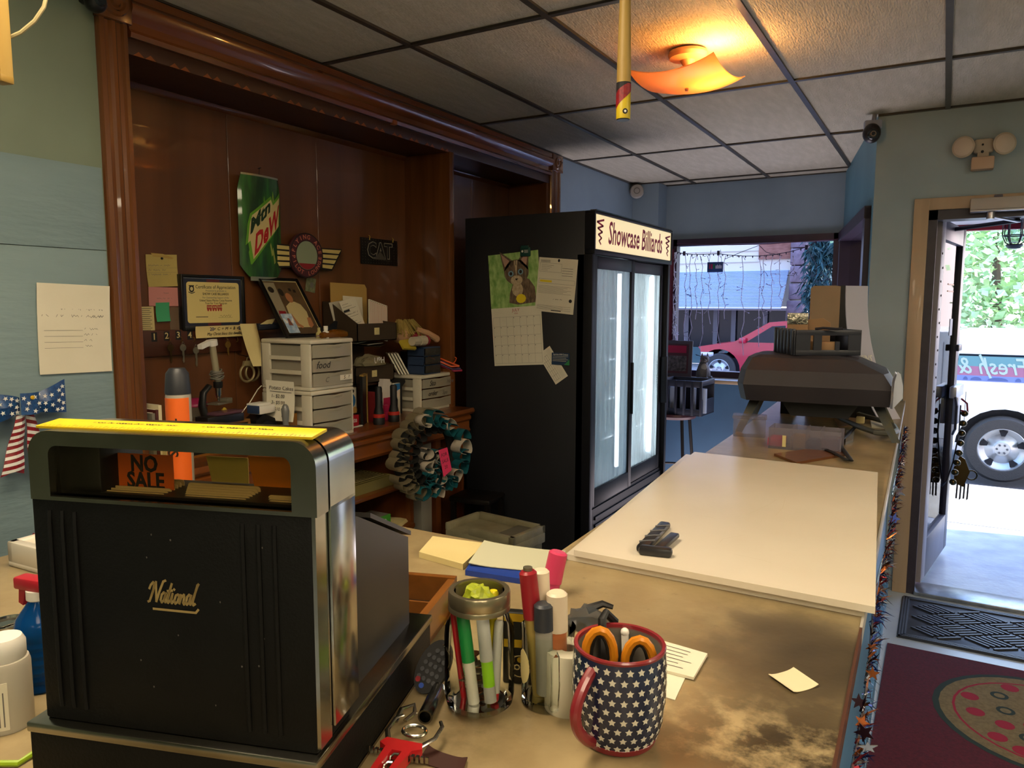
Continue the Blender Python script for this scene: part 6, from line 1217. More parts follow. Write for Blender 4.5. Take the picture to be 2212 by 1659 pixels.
q = B(); a = J(1140, 1233); q.cyl(.006, 0, .004, 12); tag(q.obj('cap_end', m_steel, loc=a+Vector((0, 0, .001))), 'grey metal tip on the dark red marker cap', 'cap')
bigpen('fat marker with tall white cap at front in the glass mug', J(1204, 1495, -.004), J(1203, 1278, -.004), .0125, mat('clear orange barrel', 'b0643a', .35), mat('bone cap', 'cfc0a8', .35), .050)
bigpen('marker with white round cap behind another white cap in the mug', J(1176, 1495, .012), J(1168, 1230, .018), .0105, mat('grey barrel', '8a8880', .4), mat('bone cap', 'cfc0a8', .35), .06)
bigpen('marker with a slanted charcoal cap in the glass mug', J(1178, 1498, -.012), J(1174, 1303, -.014), .0115, mat('grey barrel', '8a8880', .4), mat('charcoal cap', '2c3038', .4), .034)
# packets behind the jar
m_pkb = mat('black packet', '141412', .35); m_pky = mat('gold packet', 'b8961c', .4)
p = at(1118, 1475); t = thing('snack_packet', 'small black and gold printed packet between jar and glass mug', 'packet', p, .35); B().box(-.02, .028, -.004, .012, 0, .10, .003).obj('packet', m_pkb, t); [(lambda q: (rects(q, [(-.018, .026, z0_, z0_+.011)], -.0045), q.obj('gold_band', m_pky, t, smooth=0)))(B()) for z0_ in (.052, .088)]; q = B(); arcring(q, .014, .0155, -.0046); o = q.obj('ring_print', m_cream, t, smooth=0); o.location = (.004, 0, .026); text('ROCK', .011, m_cream, t, (.004, -.0046, .024), bold=.02); q = B(); disc(q, .004, .035, .004, y=-.0046); q.obj('gold_dot', m_pky, t, smooth=0)
q = B(); scribble(q, -.008, .076, .024, .010, -.0046, .0014, 12); q.obj('print', m_cream, t, smooth=0)
p = at(948, 1345); t = thing('gum_packet', 'red and yellow packet beside the open cash drawer', 'packet', p, .7); B().box(-.035, .035, -.012, .012, 0, .012, .002).obj('packet', m_pr, t); B().box(-.036, .036, -.0125, -.004, .001, .0115, .001).obj('yellow_stripe', mat('packet yellow', 'd0a81c', .4), t)
q = B(); q.box(-.005, .005, -.02, .02, 0, .03, .003); tag(q.obj('green_clip', m_pg, loc=p+Vector((.018, .03, 0)), rot=(0, 0, .4)), 'green plastic clip behind the mason jar', 'clip')
# papers, folder, pink marker, plastic bag
flatsheet('paper_pad', 'cream paper pad on the counter behind the cash drawer', 'pad', [(935, 1170), (1050, 1186), (1000, 1232), (905, 1205)], m_cream, .0005, .012)
o, L_ = flatsheet('blue_folder', 'royal blue folder on the counter under a white sheet', 'folder', [(1040, 1188), (1215, 1208), (1205, 1275), (1005, 1243)], mat('royal blue folder', '1f3a8a', .35), .0005, .010)
flatsheet('paper_sheet', 'greenish white sheet lying on the royal blue folder', 'paper', [(1046, 1184), (1222, 1207), (1195, 1252), (1012, 1234)], mat('greenish paper', 'b4b49a', .8), .0118, .0015, .004)
p = at(1186, 1285); t, M, L2 = pen('highlighter', 'fat pink capped highlighter standing behind the glass mug', p, p+Vector((.012, .012, vz(1196, 1193, p)-ZC)), .0155, mat('pink barrel', 'b83a62', .35), mat('pink cap', 'c23a5e', .35), .055, 'standing highlighter'); del t['group']
o = crumple('plastic_bag', 'smoky grey plastic bag between glass mug and star mug', tuple(at(1268, 1350)), .035, .030, .030, 21, hazymat('smoky bag', '5f646a', .35, .15)); q = B(); q.tube([(.0, .0, .026), (.02, .015, .034), (.036, .02, .030)], lambda u: .008-.004*u, 8); q.obj('bag_knot', mat('dark bag knot', '1d1b1b', .3), o)
# remote, socket, corkscrew
p = at(908, 1500); t = thing('remote_control', 'black oval remote with coloured buttons leaning on the register', 'remote control', p+Vector((0, 0, .002)), rot=(Matrix.Rotation(.35, 3, 'Z') @ Matrix.Rotation(-.55, 3, 'X') @ Matrix.Rotation(.38, 3, 'Y')).to_euler())
P_ = [(.0155*math.cos(a)*(1.35 if True else 1), .036+.036*math.sin(a)) for a in [k*PI/14 for k in range(28)]]; B().prism(P_, -.005, .006, 'y').obj('case', m_rub, t)
b = B(); [b.cyl(.0030, 0, .0016, 10, M=Matrix.Translation((-.011+.0075*i+.001*j*0, -.005, .018+.0095*j)) @ Matrix.Rotation(PI/2, 4, 'X')) for i in range(4) for j in range(5) if not (i in (0, 3) and j in (4,))]; b.obj('buttons', mat('grey rubber buttons', '3a3b40', .4), t)['kind'] = 'stuff'
B().cyl(.0036, 0, .0018, 12, M=Matrix.Translation((-.010, -.005, .014)) @ Matrix.Rotation(PI/2, 4, 'X')).obj('red_button', m_rd, t); B().cyl(.0034, 0, .0018, 12, M=Matrix.Translation((-.002, -.005, .009)) @ Matrix.Rotation(PI/2, 4, 'X')).obj('blue_button', mat('blue button', '2a4aa0', .4), t)
a, c_ = at(918, 1565), at(948, 1502); r_ = .0095; a.z = c_.z = ZC+r_; M = Matrix.Translation(a) @ (c_-a).to_track_quat('Z', 'Y').to_matrix().to_4x4(); L2 = (c_-a).length; q = B(); q.lathe([(r_*.7, .012), (r_*.75, 0), (r_*.95, 0), (r_, .003), (r_, L2*.6), (r_*.93, L2*.62), (r_*.93, L2), (0, L2)], 24, M=M); q.lathe([(r_*.7, .0), (r_*.7, .02), (0, .02)], 6, M=M); tag(q.obj('socket_tool', mat('dark chrome', '6a6862', .25, 1)), 'dark chrome socket lying in front of the mason jar', 'tool')
p = at(868, 1640); t = thing('corkscrew', 'red and silver winged corkscrew at the near edge of counter', 'corkscrew', p+Vector((0, 0, .012)), .22); m_cs = mat('red metal', 'b01c20', .3, coat=.4)
B().prism([(-.022, .008), (.022, .008), (.026, -.002), (.016, -.008), (.012, -.06), (.006, -.06), (.006, -.012), (-.006, -.012), (-.006, -.06), (-.012, -.06), (-.016, -.008), (-.026, -.002)], -.006, .006, 'z').obj('body', m_cs, t)
for s in (-1, 1):
    q = B(); q.tube([(s*.016, .0, .002), (s*.030, .024, .004), (s*.030, .046, .006), (s*.024, .055, .006)], lambda u: .0032-.001*u, 8, flat=.6); q.obj('lever_arm', m_chrome, t)
    q = B()
    for k in range(5): q.box(s*(.014+.0055*k)-.0018, s*(.014+.0055*k)+.0018, -.016+.001*k, -.010, -.003, .004)
    q.obj('gear_teeth', m_chrome, t)
q = B(); q.tube([(.014*math.cos(a*PI/8), .034+.011*math.sin(a*PI/8), .002) for a in range(16)], .0022, 8, True); q.obj('top_ring', m_chrome, t); q = B(); q.tube([(.0045*math.cos(k*.9), -.012-.0022*k, .0045*math.sin(k*.9)) for k in range(26)], .0016, 6); q.obj('screw', m_chrome, t)
q = B(); q.tube([(-.03, .045, .002), (-.034, .07, .004), (-.024, .085, .003), (-.016, .07, .002), (-.02, .05, .002)], .0032, 8, flat=.5); q.obj('opener_tip', m_chrome, t)
flatsheet('dark_leaflet', 'dark brown leaflet at the near edge under the corkscrew', 'leaflet', [(925, 1618), (1010, 1645), (1000, 1675), (905, 1650)], mat('dark leaflet', '3a1e18', .5), .0005, .001, .004)
# ================================================================== pizza oven and what lies round it
m_ov = mat('charcoal oven shell', '302d33', .55, col2='2b282e', nscale=5); m_ov_sunlit = mat('painted sunlit oven end', 'b6bac6', .35, col2='a8acb8', nscale=30, stretch=(1, 1, .2)); m_leg = mat('folded steel leg', '8f8a72', .3, .9, col2='6f7a86', nscale=12)  # shell tint carries window haze, pale end colour carries sunlight
Y0 = 3.02; a = PY(1580, 850, Y0); c_ = PY(1930, 860, Y0+.08); oc = Vector(((a.x+c_.x)/2, Y0+.24, ZC)); ow = (c_.x-a.x)/2*1.02; zb = vz(1720, 872, Vector((oc.x, Y0, 0)))-ZC; zt = vz(1720, 768, Vector((oc.x, Y0+.1, 0)))-ZC
OV = thing('pizza_oven', 'charcoal domed table-top pizza oven on angled steel legs', 'oven', oc, .09); od = .23
ringsO = [(.0, ow*.955, od*.90, 0), ((zt-zb)*.36, ow, od, 0), ((zt-zb)*.68, ow*.92, od*.88, -.015), ((zt-zb)*.94, ow*.70, od*.70, -.055), ((zt-zb), ow*.52, od*.55, -.075)]
q = B(); RV = []
for dz, rx_, ry_, sx_ in ringsO:
    ch = .30
    pts = [(-rx_, -ry_*(1-ch)), (-rx_*(1-ch*.35), -ry_), (rx_*(1-ch*.25), -ry_), (rx_, -ry_*(1-ch*1.2)), (rx_, ry_*(1-ch)), (rx_*(1-ch*.35), ry_), (-rx_*(1-ch*.35), ry_), (-rx_, ry_*(1-ch))]
    RV.append([q.bm.verts.new((x+sx_, y, zb+dz)) for x, y in pts])
for A_, B_ in zip(RV, RV[1:]):
    for k in range(8): q.bm.faces.new((A_[k], A_[(k+1) % 8], B_[(k+1) % 8], B_[k]))
q.bm.faces.new(RV[0][::-1]); q.bm.faces.new(RV[-1]); q.obj('shell', m_ov, OV, smooth=14)
x1 = ow*.985; h_ = zt-zb
P_ = [(ow*.875, -od*1.02, zb+.0), (ow*.99, -od*.80, zb+h_*.20), (ow*.985, -od*.80, zb+h_*.46), (ow*.95, -od*.82, zb+h_*.70), (ow*.91, -od*.92, zb+h_*.76), (ow*.88, -od*1.02, zb+h_*.56)]
P_ = [(x+.012, y-.014, z) for x, y, z in P_]; q = B(); q.poly(P_); q.poly([(x-.008, y+.012, z) for x, y, z in P_][::-1]); vs = list(q.bm.verts); n = len(P_)
for k in range(n): q.bm.faces.new((vs[k], vs[(k+1) % n], vs[n+(k+1) % n], vs[n+k]))
q.obj('end_panel', m_ov_sunlit, OV, smooth=0)['label'] = 'pale end plate standing for sunlight on the shell'  # sunlight on the oven end, added as a pale plate
B().prism([(-ow*.45, zb), (ow*.55, zb), (ow*.42, zb-.065), (-ow*.30, zb-.065)], -od*.5, od*.5, 'y').obj('burner_box', mat('dark burner', '17171c', .5), OV)
for i, (sx, sy) in enumerate(((-1, -1), (1, -1), (-1, 1), (1, 1))):
    x0, y0 = sx*ow*.76, sy*od*.62; x1_, y1_ = sx*ow*(.98 if sx > 0 else .93), sy*od*1.02
    q = B(); dv = Vector((x1_-x0, y1_-y0, -zb)); w0 = .020
    V1 = [(x0-w0, y0, zb), (x0+w0, y0, zb), (x0+w0*.9, y0+.012, zb), (x0-w0*.9, y0+.012, zb)]; V2 = [(x1_-w0*.7, y1_, .0), (x1_+w0*.7, y1_, .0), (x1_+w0*.6, y1_+.010, .0), (x1_-w0*.6, y1_+.010, .0)]
    va = [q.bm.verts.new(v) for v in V1]; vb = [q.bm.verts.new(v) for v in V2]; q.bm.faces.new(va); q.bm.faces.new(vb[::-1])
    for k in range(4): q.bm.faces.new((va[k], vb[k], vb[(k+1) % 4], va[(k+1) % 4]))
    q.obj('leg', m_leg, OV, smooth=0)
# crate on the oven
ztop = ZC+zt; cy = oc.y+.02; a = PY(1660, 765, cy-.10); c_ = PY(1842, 765, cy-.10); cw = (c_.x-a.x)/2; cx = (a.x+c_.x)/2; chh = vz(1740, 712, Vector((cx, cy-.1, 0)))-ztop
m_cr = mat('black crate plastic', '20222c', .4, col2='242632', nscale=9)  # black lifted towards blue: haze near the window put into the colour
CRT = thing('plastic_crate', 'black slotted plastic crate on top of the pizza oven', 'crate', (cx+.01, cy, ztop), .50); cw *= .80; d_ = .12
B().box(-cw, cw, -d_, d_, 0, .008, .002).obj('base', m_cr, CRT)
for s in (-1, 1): B().box(-cw, cw, s*d_-.004, s*d_+.004, chh-.022, chh, .002).box(-cw, cw, s*d_-.004, s*d_+.004, .0, .022, .002).box(-cw, -cw*.55, s*d_-.004, s*d_+.004, .02, chh-.02).box(-cw*.45, -cw*.20, s*d_-.004, s*d_+.004, .02, chh-.02).box(cw*.22, cw*.36, s*d_-.004, s*d_+.004, .02, chh*.55).box(cw*.62, cw, s*d_-.004, s*d_+.004, .02, chh-.02).obj('slotted_side', m_cr, CRT)
for k in range(6): B().box(-cw-.012, -cw+.004, -d_+.012+k*.040, -d_+.030+k*.040, 0, chh+.004, .003).obj('end_rib', m_cr, CRT)
B().box(-cw-.006, -cw, -d_, d_, 0, chh-.004, .001).obj('end_wall', m_cr, CRT); B().box(cw-.004, cw+.004, -d_, d_, 0, chh, .001).obj('end_wall', m_cr, CRT)
q = B(); q.tube([(-.03, 0, .0), (.0, .004, .004), (.05, 0, .001), (.07, .006, .003)], .006, 6); tag(q.obj('black_stick', m_cr, loc=(cx+.05, cy-.126, ztop+chh+.004)), 'short black strip lying on the crate rim', 'strip')
m_card = mat('brown cardboard', '9a7a58', .75, col2='8f7050', nscale=6)
zin = ztop+.0085
p = PY(1722, 715, cy-.02); hh = vz(1697, 676, p)-zin; t = thing('foil_carton', 'cardboard piece with silver foil edge standing in the crate', 'carton', (p.x, cy-.02, zin), .1); B().box(-.04, .04, 0, .02, 0, hh*.72, .001).obj('card', m_card, t); B().box(-.0405, .0405, -.001, .021, hh*.70, hh, .002).obj('foil_edge', mat('silver foil', 'a8a69a', .25, .9, bump=.6, bscale=60), t)
p = PY(1758, 715, cy); t = thing('carton_roll', 'rounded brown cardboard piece in the black crate', 'carton', (p.x, cy+.02, zin), .1); hh = vz(1735, 687, p)-zin; B().prism([(-.05, 0), (.06, 0), (.06, hh*.85), (.03, hh), (-.03, hh*.95), (-.05, hh*.75)], 0, .03, 'y').obj('card', m_card, t)
p = PY(1770, 750, cy-.08); q = B(); q.box(-.05, .08, -.02, .03, 0, .045, .002); tag(q.obj('carton_scrap', m_card, loc=(p.x-.02, cy-.07, zin)), 'low cardboard box showing through the crate slots', 'carton')
# tall curved box behind the oven
ky = oc.y+.36; x0 = PY(1748, 700, ky).x; x1_ = PY(1812, 700, ky).x; zk1 = vz(1790, 617, Vector(((x0+x1_)/2, ky, 0))); KB = thing('tall_display_box', 'tall tan box with curved pale side lettered KINS behind oven', 'box', (0, 0, ZC)); hk = zk1-ZC
m_tan = mat('tan board', '8f7a62', .6, col2='877259', nscale=5); m_pale = mat('pale lavender board', 'b4b3c4', .5)
def sidex(z):   # right-hand outline, flaring towards the foot
    v = z/hk; return x1_+.012+(.16*(1-v)**2.2)
n = 14; zs = [hk*k/n for k in range(n+1)]
q = B(); q.prism([(x0, .004), (x1_, .004), (x1_, hk-.004), (x1_-.02, hk), (x0+.012, hk), (x0, hk-.012)], ky, ky+.16, 'y'); q.obj('box_body', m_tan, KB)
def curve(q, o0, o1, y0, y1):
    q.prism([(sidex(z)+o0-.0, z) for z in zs]+[(sidex(z)+o1, z) for z in zs[::-1]], y0, y1, 'y')
q = B(); q.prism([(x1_-.001, .004)]+[(sidex(z)+.008, z) for z in zs]+[(x1_-.001, hk)], ky+.003, ky+.157, 'y'); q.obj('black_edge', m_black, KB)
q = B(); q.sheet(lambda u, v: (sidex(v*hk)+.010+.080*u, ky-.001+.10*u, v*hk*.998), 4, 14, .003); cv = q.obj('curved_side', m_pale, KB)
v_ = .45; t3 = text('KINS', .042, m_white, cv, (sidex(hk*v_)+.058, ky+.048, hk*v_), bold=.02, sx=.85); t3.rotation_euler = (Matrix.Rotation(.896, 3, 'Z') @ Matrix.Rotation(PI/2, 3, 'X')).to_euler()
# clear organiser, hose, boards, cards in front of and under the oven
m_cl = hazymat('scuffed clear plastic', 'a09aa8', .62, .12)
a, c_ = at(1658, 968), at(1825, 968); t = thing('clear_organizer', 'clear plastic divided organizer in front of the pizza oven', 'organizer', ((a.x+c_.x)/2, a.y+.06, ZC), .02); w = (c_.x-a.x)/2; h_ = .075
B().box(-w, w, -.055, .055, 0, .004).box(-w, w, -.055, -.051, 0, h_, .001).box(-w, w, .051, .055, 0, h_, .001).box(-w, -w+.004, -.055, .055, 0, h_).box(w-.004, w, -.055, .055, 0, h_).obj('tray', m_cl, t)
for k in (-.33, .05, .45): B().box(w*k-.002, w*k+.002, -.051, .051, .004, h_+.004).obj('divider', m_cl, t)
lb = B().box(-w*.6, -w*.5, -.0575, -.0555, .01, .05).obj('cream_tag', m_cream, t)
for k, x in enumerate((-.8, -.15, .25, .7)): B().box(w*x-.03, w*x+.025, -.035, .04, .0045, .035+.012*(k % 2), .004).obj('packet_inside', (m_pn, m_card, m_bd, mat('plum packets', '5a4656', .5))[k], t)
a = at(1612, 945); t = thing('clear_container', 'clear lidded plastic container left of the divided organizer', 'container', (a.x, a.y+.05, ZC), .2); B().box(-.06, .06, -.045, .045, 0, .07, .006).obj('tub', m_cl, t); B().box(-.064, .064, -.049, .049, .07, .08, .004).obj('lid', m_cl, t)
W3 = [at(1700, 978), at(1800, 972), at(1770, 1004), at(1690, 995)]
flatsheet('wooden_board', 'reddish wooden board flat on the counter by the organizer', 'board', [(1672, 985), (1790, 968), (1830, 985), (1720, 1004)], wood('reddish board', '6a3f22', '573219', 'x', .35, 6, .3), .0005, .008)
q = B(); c4 = [at(x, y)+Vector((0, 0, .012)) for x, y in ((1776, 975), (1800, 985), (1828, 1001), (1838, 1003), (1826, 985), (1812, 966), (1816, 958), (1846, 930))]; q.tube(c4, .008, 8, flat=.4); tag(q.obj('black_strap', m_rub), 'black strap looped on the counter beside the wooden board', 'strap')
q = B(); c4 = [at(x, y)+Vector((0, 0, .022)) for x, y in ((1800, 905), (1822, 918), (1856, 934), (1890, 946), (1920, 949), (1936, 943), (1930, 932), (1905, 920), (1870, 910), (1840, 900))]; q.tube(c4, .011, 8); t = tag(q.obj('gas_hose', mat('grey green hose', '5a5a52', .45)), 'grey green gas hose curling under the pizza oven', 'hose'); m_ = at(1858, 918)+Vector((0, 0, .022)); B().box(-.016, .016, -.012, .012, -.014, .014, .003).obj('hose_tag', m_cream, t, loc=m_)
flatsheet('price_card', 'white card lying by the right oven leg', 'card', [(1880, 908), (1930, 912), (1935, 929), (1883, 924)], m_paper, .0005, .002)
flatsheet('kraft_card', 'kraft card under the gas hose', 'card', [(1800, 905), (1850, 896), (1850, 918), (1812, 925)], m_card, .0005, .004)
flatsheet('clipboard', 'dark edged grey pad leaning right of the organizer', 'pad', [(1828, 935), (1846, 932), (1842, 955), (1826, 962)], mat('grey pad', '6a6864', .5), .0005, .010)
p = at(1690, 897); q = B(); q.prism([(-.02, 0), (.05, 0), (.03, .14), (-.0, .15), (-.02, .13)], 0, .03, 'y'); tag(q.obj('regulator', m_rub, loc=(p.x, 3.62, ZC)), 'black gas regulator behind the left oven leg', 'regulator')
p = PY(1920, 880, 3.75); q = B(); q.box(-.03, .03, 0, .02, 0, .12, .002); tag(q.obj('control_box', mat('dark panel', '3a3436', .5), loc=(-.22, 3.80, ZC)), 'dark small box standing behind the right oven leg', 'box')
# ================================================================== garland along the counter edge
rnd = random.Random(31); m_tin = [mat('red tinsel', '6a1a24', .35, .8), mat('silver tinsel', 'b8b8c0', .2, .9), mat('blue tinsel', '2a3a7a', .25, .8), mat('copper tinsel', 'a05a30', .25, .9), mat('dark tinsel', '2a1420', .3, .7)]
GL = thing('tinsel_garland', 'red, silver and blue tinsel garland with stars along the counter edge', 'garland', (0, 0, 0))
pts = [(ex(y)+.014+.004*math.sin(y*7), y, 1.028+.008*math.sin(y*5)) for y in [.45+.05*k for k in range(68)]]
B().tube(pts, .0025, 5).obj('garland_wire', m_tin[1], GL)
for ci in range(5):
    q = B()
    for k in range(300):
        y = .45+3.3*(rnd.random()**1.1); c_ = Vector((ex(y)+.014, y, 1.028+.008*math.sin(y*5))); d_ = Vector((rnd.uniform(-.1, 1), rnd.uniform(-.7, .7), rnd.uniform(-1, .7))).normalized(); l_ = rnd.uniform(.012, .034); n_ = d_.cross(Vector((rnd.random(), rnd.random(), rnd.random()))).normalized()*.0012
        e = c_+d_*l_; m_ = c_+d_*l_*.5+n_.cross(d_)*3; q.poly([c_-n_, c_+n_, m_+n_*1.3, m_-n_*1.3]); q.poly([m_-n_*1.3, m_+n_*1.3, e])
    q.obj('tinsel', m_tin[ci], GL, smooth=0)['kind'] = 'stuff'
for k, (px, py, m, s_) in enumerate(((1893, 1340, m_tin[2], .018), (1868, 1395, m_tin[3], .014), (1862, 1450, m_tin[3], .015), (1852, 1515, m_tin[4], .016), (1862, 1560, m_tin[3], .014), (1846, 1577, m_tin[4], .018), (1877, 1615, m_tin[1], .017), (1940, 1062, m_tin[1], .03), (1925, 1120, m_tin[2], .022))):
    c_ = PZ(px, py, 1.035); c_.x = max(ex(c_.y)+.012+.006*(k % 3), min(c_.x, ex(c_.y)+.03)); s_ *= .72; o = B().prism(star(s_, s_*.42, rot=rnd.uniform(0, 6)), -.0006, .0006, 'y').obj('foil_star', m, GL, loc=c_, rot=(rnd.uniform(-.5, .5), rnd.uniform(-.5, .5), rnd.uniform(-.5, .5)), smooth=0)
# ================================================================== by the far window
SILL = .975
c_ = PY(1463, 770, 6.14); w0 = PY(1497, 770, 6.14).x-PY(1431, 770, 6.14).x; h0 = PY(1463, 735, 6.14).z-SILL
t = thing('sill_picture', 'dark framed red and grey picture standing on the window sill', 'picture', (c_.x, 6.10, SILL), rot=(-.12, .0, .06)); w = w0/2
m_gf = mat('grey picture frame', '4a4450', .45); B().box(-w, w, 0, .015, 0, h0, .003).obj('frame', m_gf, t); B().box(-w+.03, w-.03, -.002, 0, .03, h0-.03).obj('mount', mat('plum mount', '4a2430', .6), t); q = B(); rects(q, [(-w+.05, w-.05, h0*.66, h0*.86)], -.003); q.obj('red_print', m_mag, t, smooth=0); q = B(); rects(q, [(-w+.045, w-.045, h0*.16, h0*.58)], -.003); pb = q.obj('grey_print', mat('grey photo print', '6a6468', .6, col2='2c2a2e', nscale=40), t, smooth=0)
p = PY(1519, 812, 6.08); CAT_ = thing('cat_figurine', 'grey sitting cat figurine on the window sill', 'figurine', (p.x, 6.08, SILL), .3); hc = vz(1519, 764, p)-SILL; s = hc/.20; m_cat = mat('grey stone glaze', '5f5a56', .6, col2='4c4846', nscale=14)
q = B(); q.lathe([(0, 0), (.05*s, 0), (.058*s, .02*s), (.055*s, .06*s), (.042*s, .10*s), (.030*s, .13*s), (.02*s, .15*s), (0, .155*s)], 20, sy=1.1); q.ball((0.008*s, -.022*s, .158*s), .036*s, 16, (1, .95, .9))
for sx in (-1, 1): q.lathe([(0, .036*s), (.012*s, 0), (0, 0)], 8, (.008*s+sx*.021*s, -.018*s, .175*s)); q.ball((sx*.022*s, -.052*s, .012*s), .014*s, 10, (1, 1.3, .8)); q.tube([(sx*.02*s, -.035*s, .10*s), (sx*.022*s, -.05*s, .05*s), (sx*.022*s, -.054*s, .012*s)], .010*s, 8)
q.ball((.008*s, -.055*s, .148*s), .014*s, 10); q.tube([(.05*s, .02*s, .012*s), (.065*s, -.01*s, .012*s), (.055*s, -.04*s, .012*s)], .009*s, 8); q.obj('body', m_cat, CAT_)
q = B(); q.ball((.004*s, -.042*s, .09*s), .026*s, 12, (1, .5, 1.3)); q.obj('pale_chest', mat('pale glaze', '8f887e', .6), CAT_); q = B(); [q.ball((.008*s+sx*.013*s, -.054*s, .163*s), .004*s, 8) for sx in (-1, 1)]; q.obj('eyes', m_black, CAT_)
# stool with a black bottle crate
p = PY(1455, 890, 5.7); zs_ = p.z; ST = thing('bar_stool', 'dark bar stool under the black crate near the window', 'stool', (p.x, 5.7, 0)); B().lathe([(0, zs_-.04), (.17, zs_-.04), (.18, zs_-.02), (.175, zs_), (0, zs_+.002)], 28).obj('seat', mat('dark red vinyl', '3a1c22', .4), ST)
for k in range(4): a = PI/4+k*PI/2; B().rod((.14*math.cos(a), .14*math.sin(a), zs_-.04), (.21*math.cos(a), .21*math.sin(a), 0), .013, 10).obj('leg', m_dm, ST)
q = B(); q.tube([(.185*math.cos(k*PI/12), .185*math.sin(k*PI/12), .28) for k in range(24)], .009, 8, True); q.obj('foot_ring', m_dm, ST)
zc_ = zs_+.003; h_ = PY(1470, 820, 5.6).z-zc_; a = PY(1424, 850, 5.55); c_ = PY(1519, 850, 5.55); w = (c_.x-a.x)/2
t = thing('bottle_crate', 'black slotted bottle crate standing on the bar stool', 'crate', ((a.x+c_.x)/2, 5.7, zc_), -.06); d_ = .15
B().box(-w, w, -d_, d_, 0, .01).box(-w, w, -d_, -d_+.012, h_-.05, h_, .004).box(-w, w, -d_, -d_+.012, 0, .05, .004).box(-w, w, d_-.012, d_, 0, h_, .004).box(-w, -w+.012, -d_, d_, 0, h_, .004).box(w-.012, w, -d_, d_, 0, h_*.45, .004).box(w-.012, w, -d_, d_, h_-.04, h_, .004).obj('crate_shell', m_cr, t)
for k in range(6): x = -w+.006+k*(2*w-.012)/5; B().box(x-.010, x+.010, -d_-.004, -d_+.008, 0, h_, .003).obj('crate_rib', m_cr, t)
m_lb = mat('pale bottle necks', '8a93a2', .3)
for k in range(4): B().cyl(.022, .02, h_-.06, 12, (-w+.09+k*.085, -d_+.06)).obj('bottle_row', m_lb, t)
# speaker at the far corner
p = PY(1378, 415, 6.03); t = thing('wall_speaker', 'small white speaker on bracket high in the far corner', 'speaker', (p.x, 6.0, p.z), .4); B().lathe([(0, 0), (.055, 0), (.06, .02), (.05, .05), (.0, .055)], 20, M=Matrix.Rotation(PI/2, 4, 'X')).obj('cone_front', mat('aged white plastic', 'a39c94', .5), t); B().box(-.035, .035, -.0, .045, -.03, .06, .006).obj('housing', mat('aged white plastic', 'a39c94', .5), t); q = B(); arcring(q, .02, .026, -.0565); q.obj('grille_ring', m_inkg, t, smooth=0)
# ================================================================== lamp and hanging sticks
LP = PZ(1486, 112, CEIL); LMP = thing('ceiling_lamp', 'square curved amber glass ceiling lamp glowing orange', 'lamp', (LP.x, LP.y, CEIL))
m_cp = mat('lamp canopy', 'b08a6a', .5); B().lathe([(0, -.001), (.075, -.001), (.078, -.012), (.072, -.026), (.03, -.034), (.018, -.055), (.018, -.075), (0, -.075)], 28).obj('canopy', m_cp, LMP)
m_amb = bpy.data.materials.new('amber satin glass'); m_amb.use_nodes = True; N = m_amb.node_tree.nodes; L = m_amb.node_tree.links; N.clear()
oo = N.new('ShaderNodeOutputMaterial'); tl_ = N.new('ShaderNodeBsdfTranslucent'); tl_.inputs[0].default_value = lin('ffd2a0'); df = N.new('ShaderNodeBsdfPrincipled'); df.inputs['Base Color'].default_value = lin('d8a27c'); df.inputs['Roughness'].default_value = .25; mx = N.new('ShaderNodeMixShader'); mx.inputs[0].default_value = .45
nz = N.new('ShaderNodeTexNoise'); nz.inputs['Scale'].default_value = 18; bmp = N.new('ShaderNodeBump'); bmp.inputs['Strength'].default_value = .2; L.new(nz.outputs['Fac'], bmp.inputs['Height']); L.new(bmp.outputs[0], df.inputs['Normal'])
L.new(tl_.outputs[0], mx.inputs[1]); L.new(df.outputs[0], mx.inputs[2]); L.new(mx.outputs[0], oo.inputs[0])
corners = [PZ(x, y, CEIL-.125) for x, y in ((1369, 165), (1420, 214), (1596, 184), (1557, 131))]; cc = sum(corners, Vector())/4
hs = sum((v-cc).length for v in corners)/4/math.sqrt(2); sa = math.atan2(corners[2].y-corners[1].y, corners[2].x-corners[1].x)
off = Vector((cc.x-LP.x, cc.y-LP.y, 0))
def shd(u, v): x = (u-.5)*2; y = (v-.5)*2; return (x*hs, y*hs, -.150+.045*(max(0, abs(x))**2.2*.5+max(0, abs(y))**2.2*.5)+.012*x*x*y*y)
q = B(); q.sheet(shd, 20, 20, .004); sh = q.obj('glass_shade', m_amb, LMP, loc=(off.x, off.y, 0), rot=(0, 0, sa))
B().lathe([(0, -.165), (.006, -.163), (.008, -.155), (.004, -.148), (.003, -.07), (0, -.07)], 12).obj('finial', m_cp, LMP, loc=(off.x, off.y, 0))
for sx, m, nm in ((1, mat('lit bulb', 'fff0c0', .5, emit=60, emitcol='ffa53c'), 'lit_bulb'), (-1, mat('dead bulb', 'b09a86', .3), 'dark_bulb')):
    q = B(); q.tube([(sx*.015, 0, -.07), (sx*.04, 0, -.085)], .013, 12); q.obj('socket', m_cp, LMP, loc=(off.x*.6, off.y*.6, 0), rot=(0, 0, sa)); q = B(); q.ball((sx*.075, 0, -.095), .024, 14, (1.25, 1, 1)); q.obj(nm, m, LMP, loc=(off.x*.6, off.y*.6, 0), rot=(0, 0, sa))
pl = bpy.data.lights.new('bulb_light', 'POINT'); pl.energy = BULB_POWER; pl.color = (1, .56, .16); pl.shadow_soft_size = .03; po = bpy.data.objects.new('bulb_light', pl); COL.objects.link(po); rt = Matrix.Rotation(sa, 3, 'Z') @ Vector((.115, 0, -.095)); po.location = Vector((LP.x+off.x*.6, LP.y+off.y*.6, CEIL))+rt
m_stick = mat('pale maple stick', 'a88a48', .5, col2='9c7e3e', nscale=30, stretch=(1, 1, .1)); 
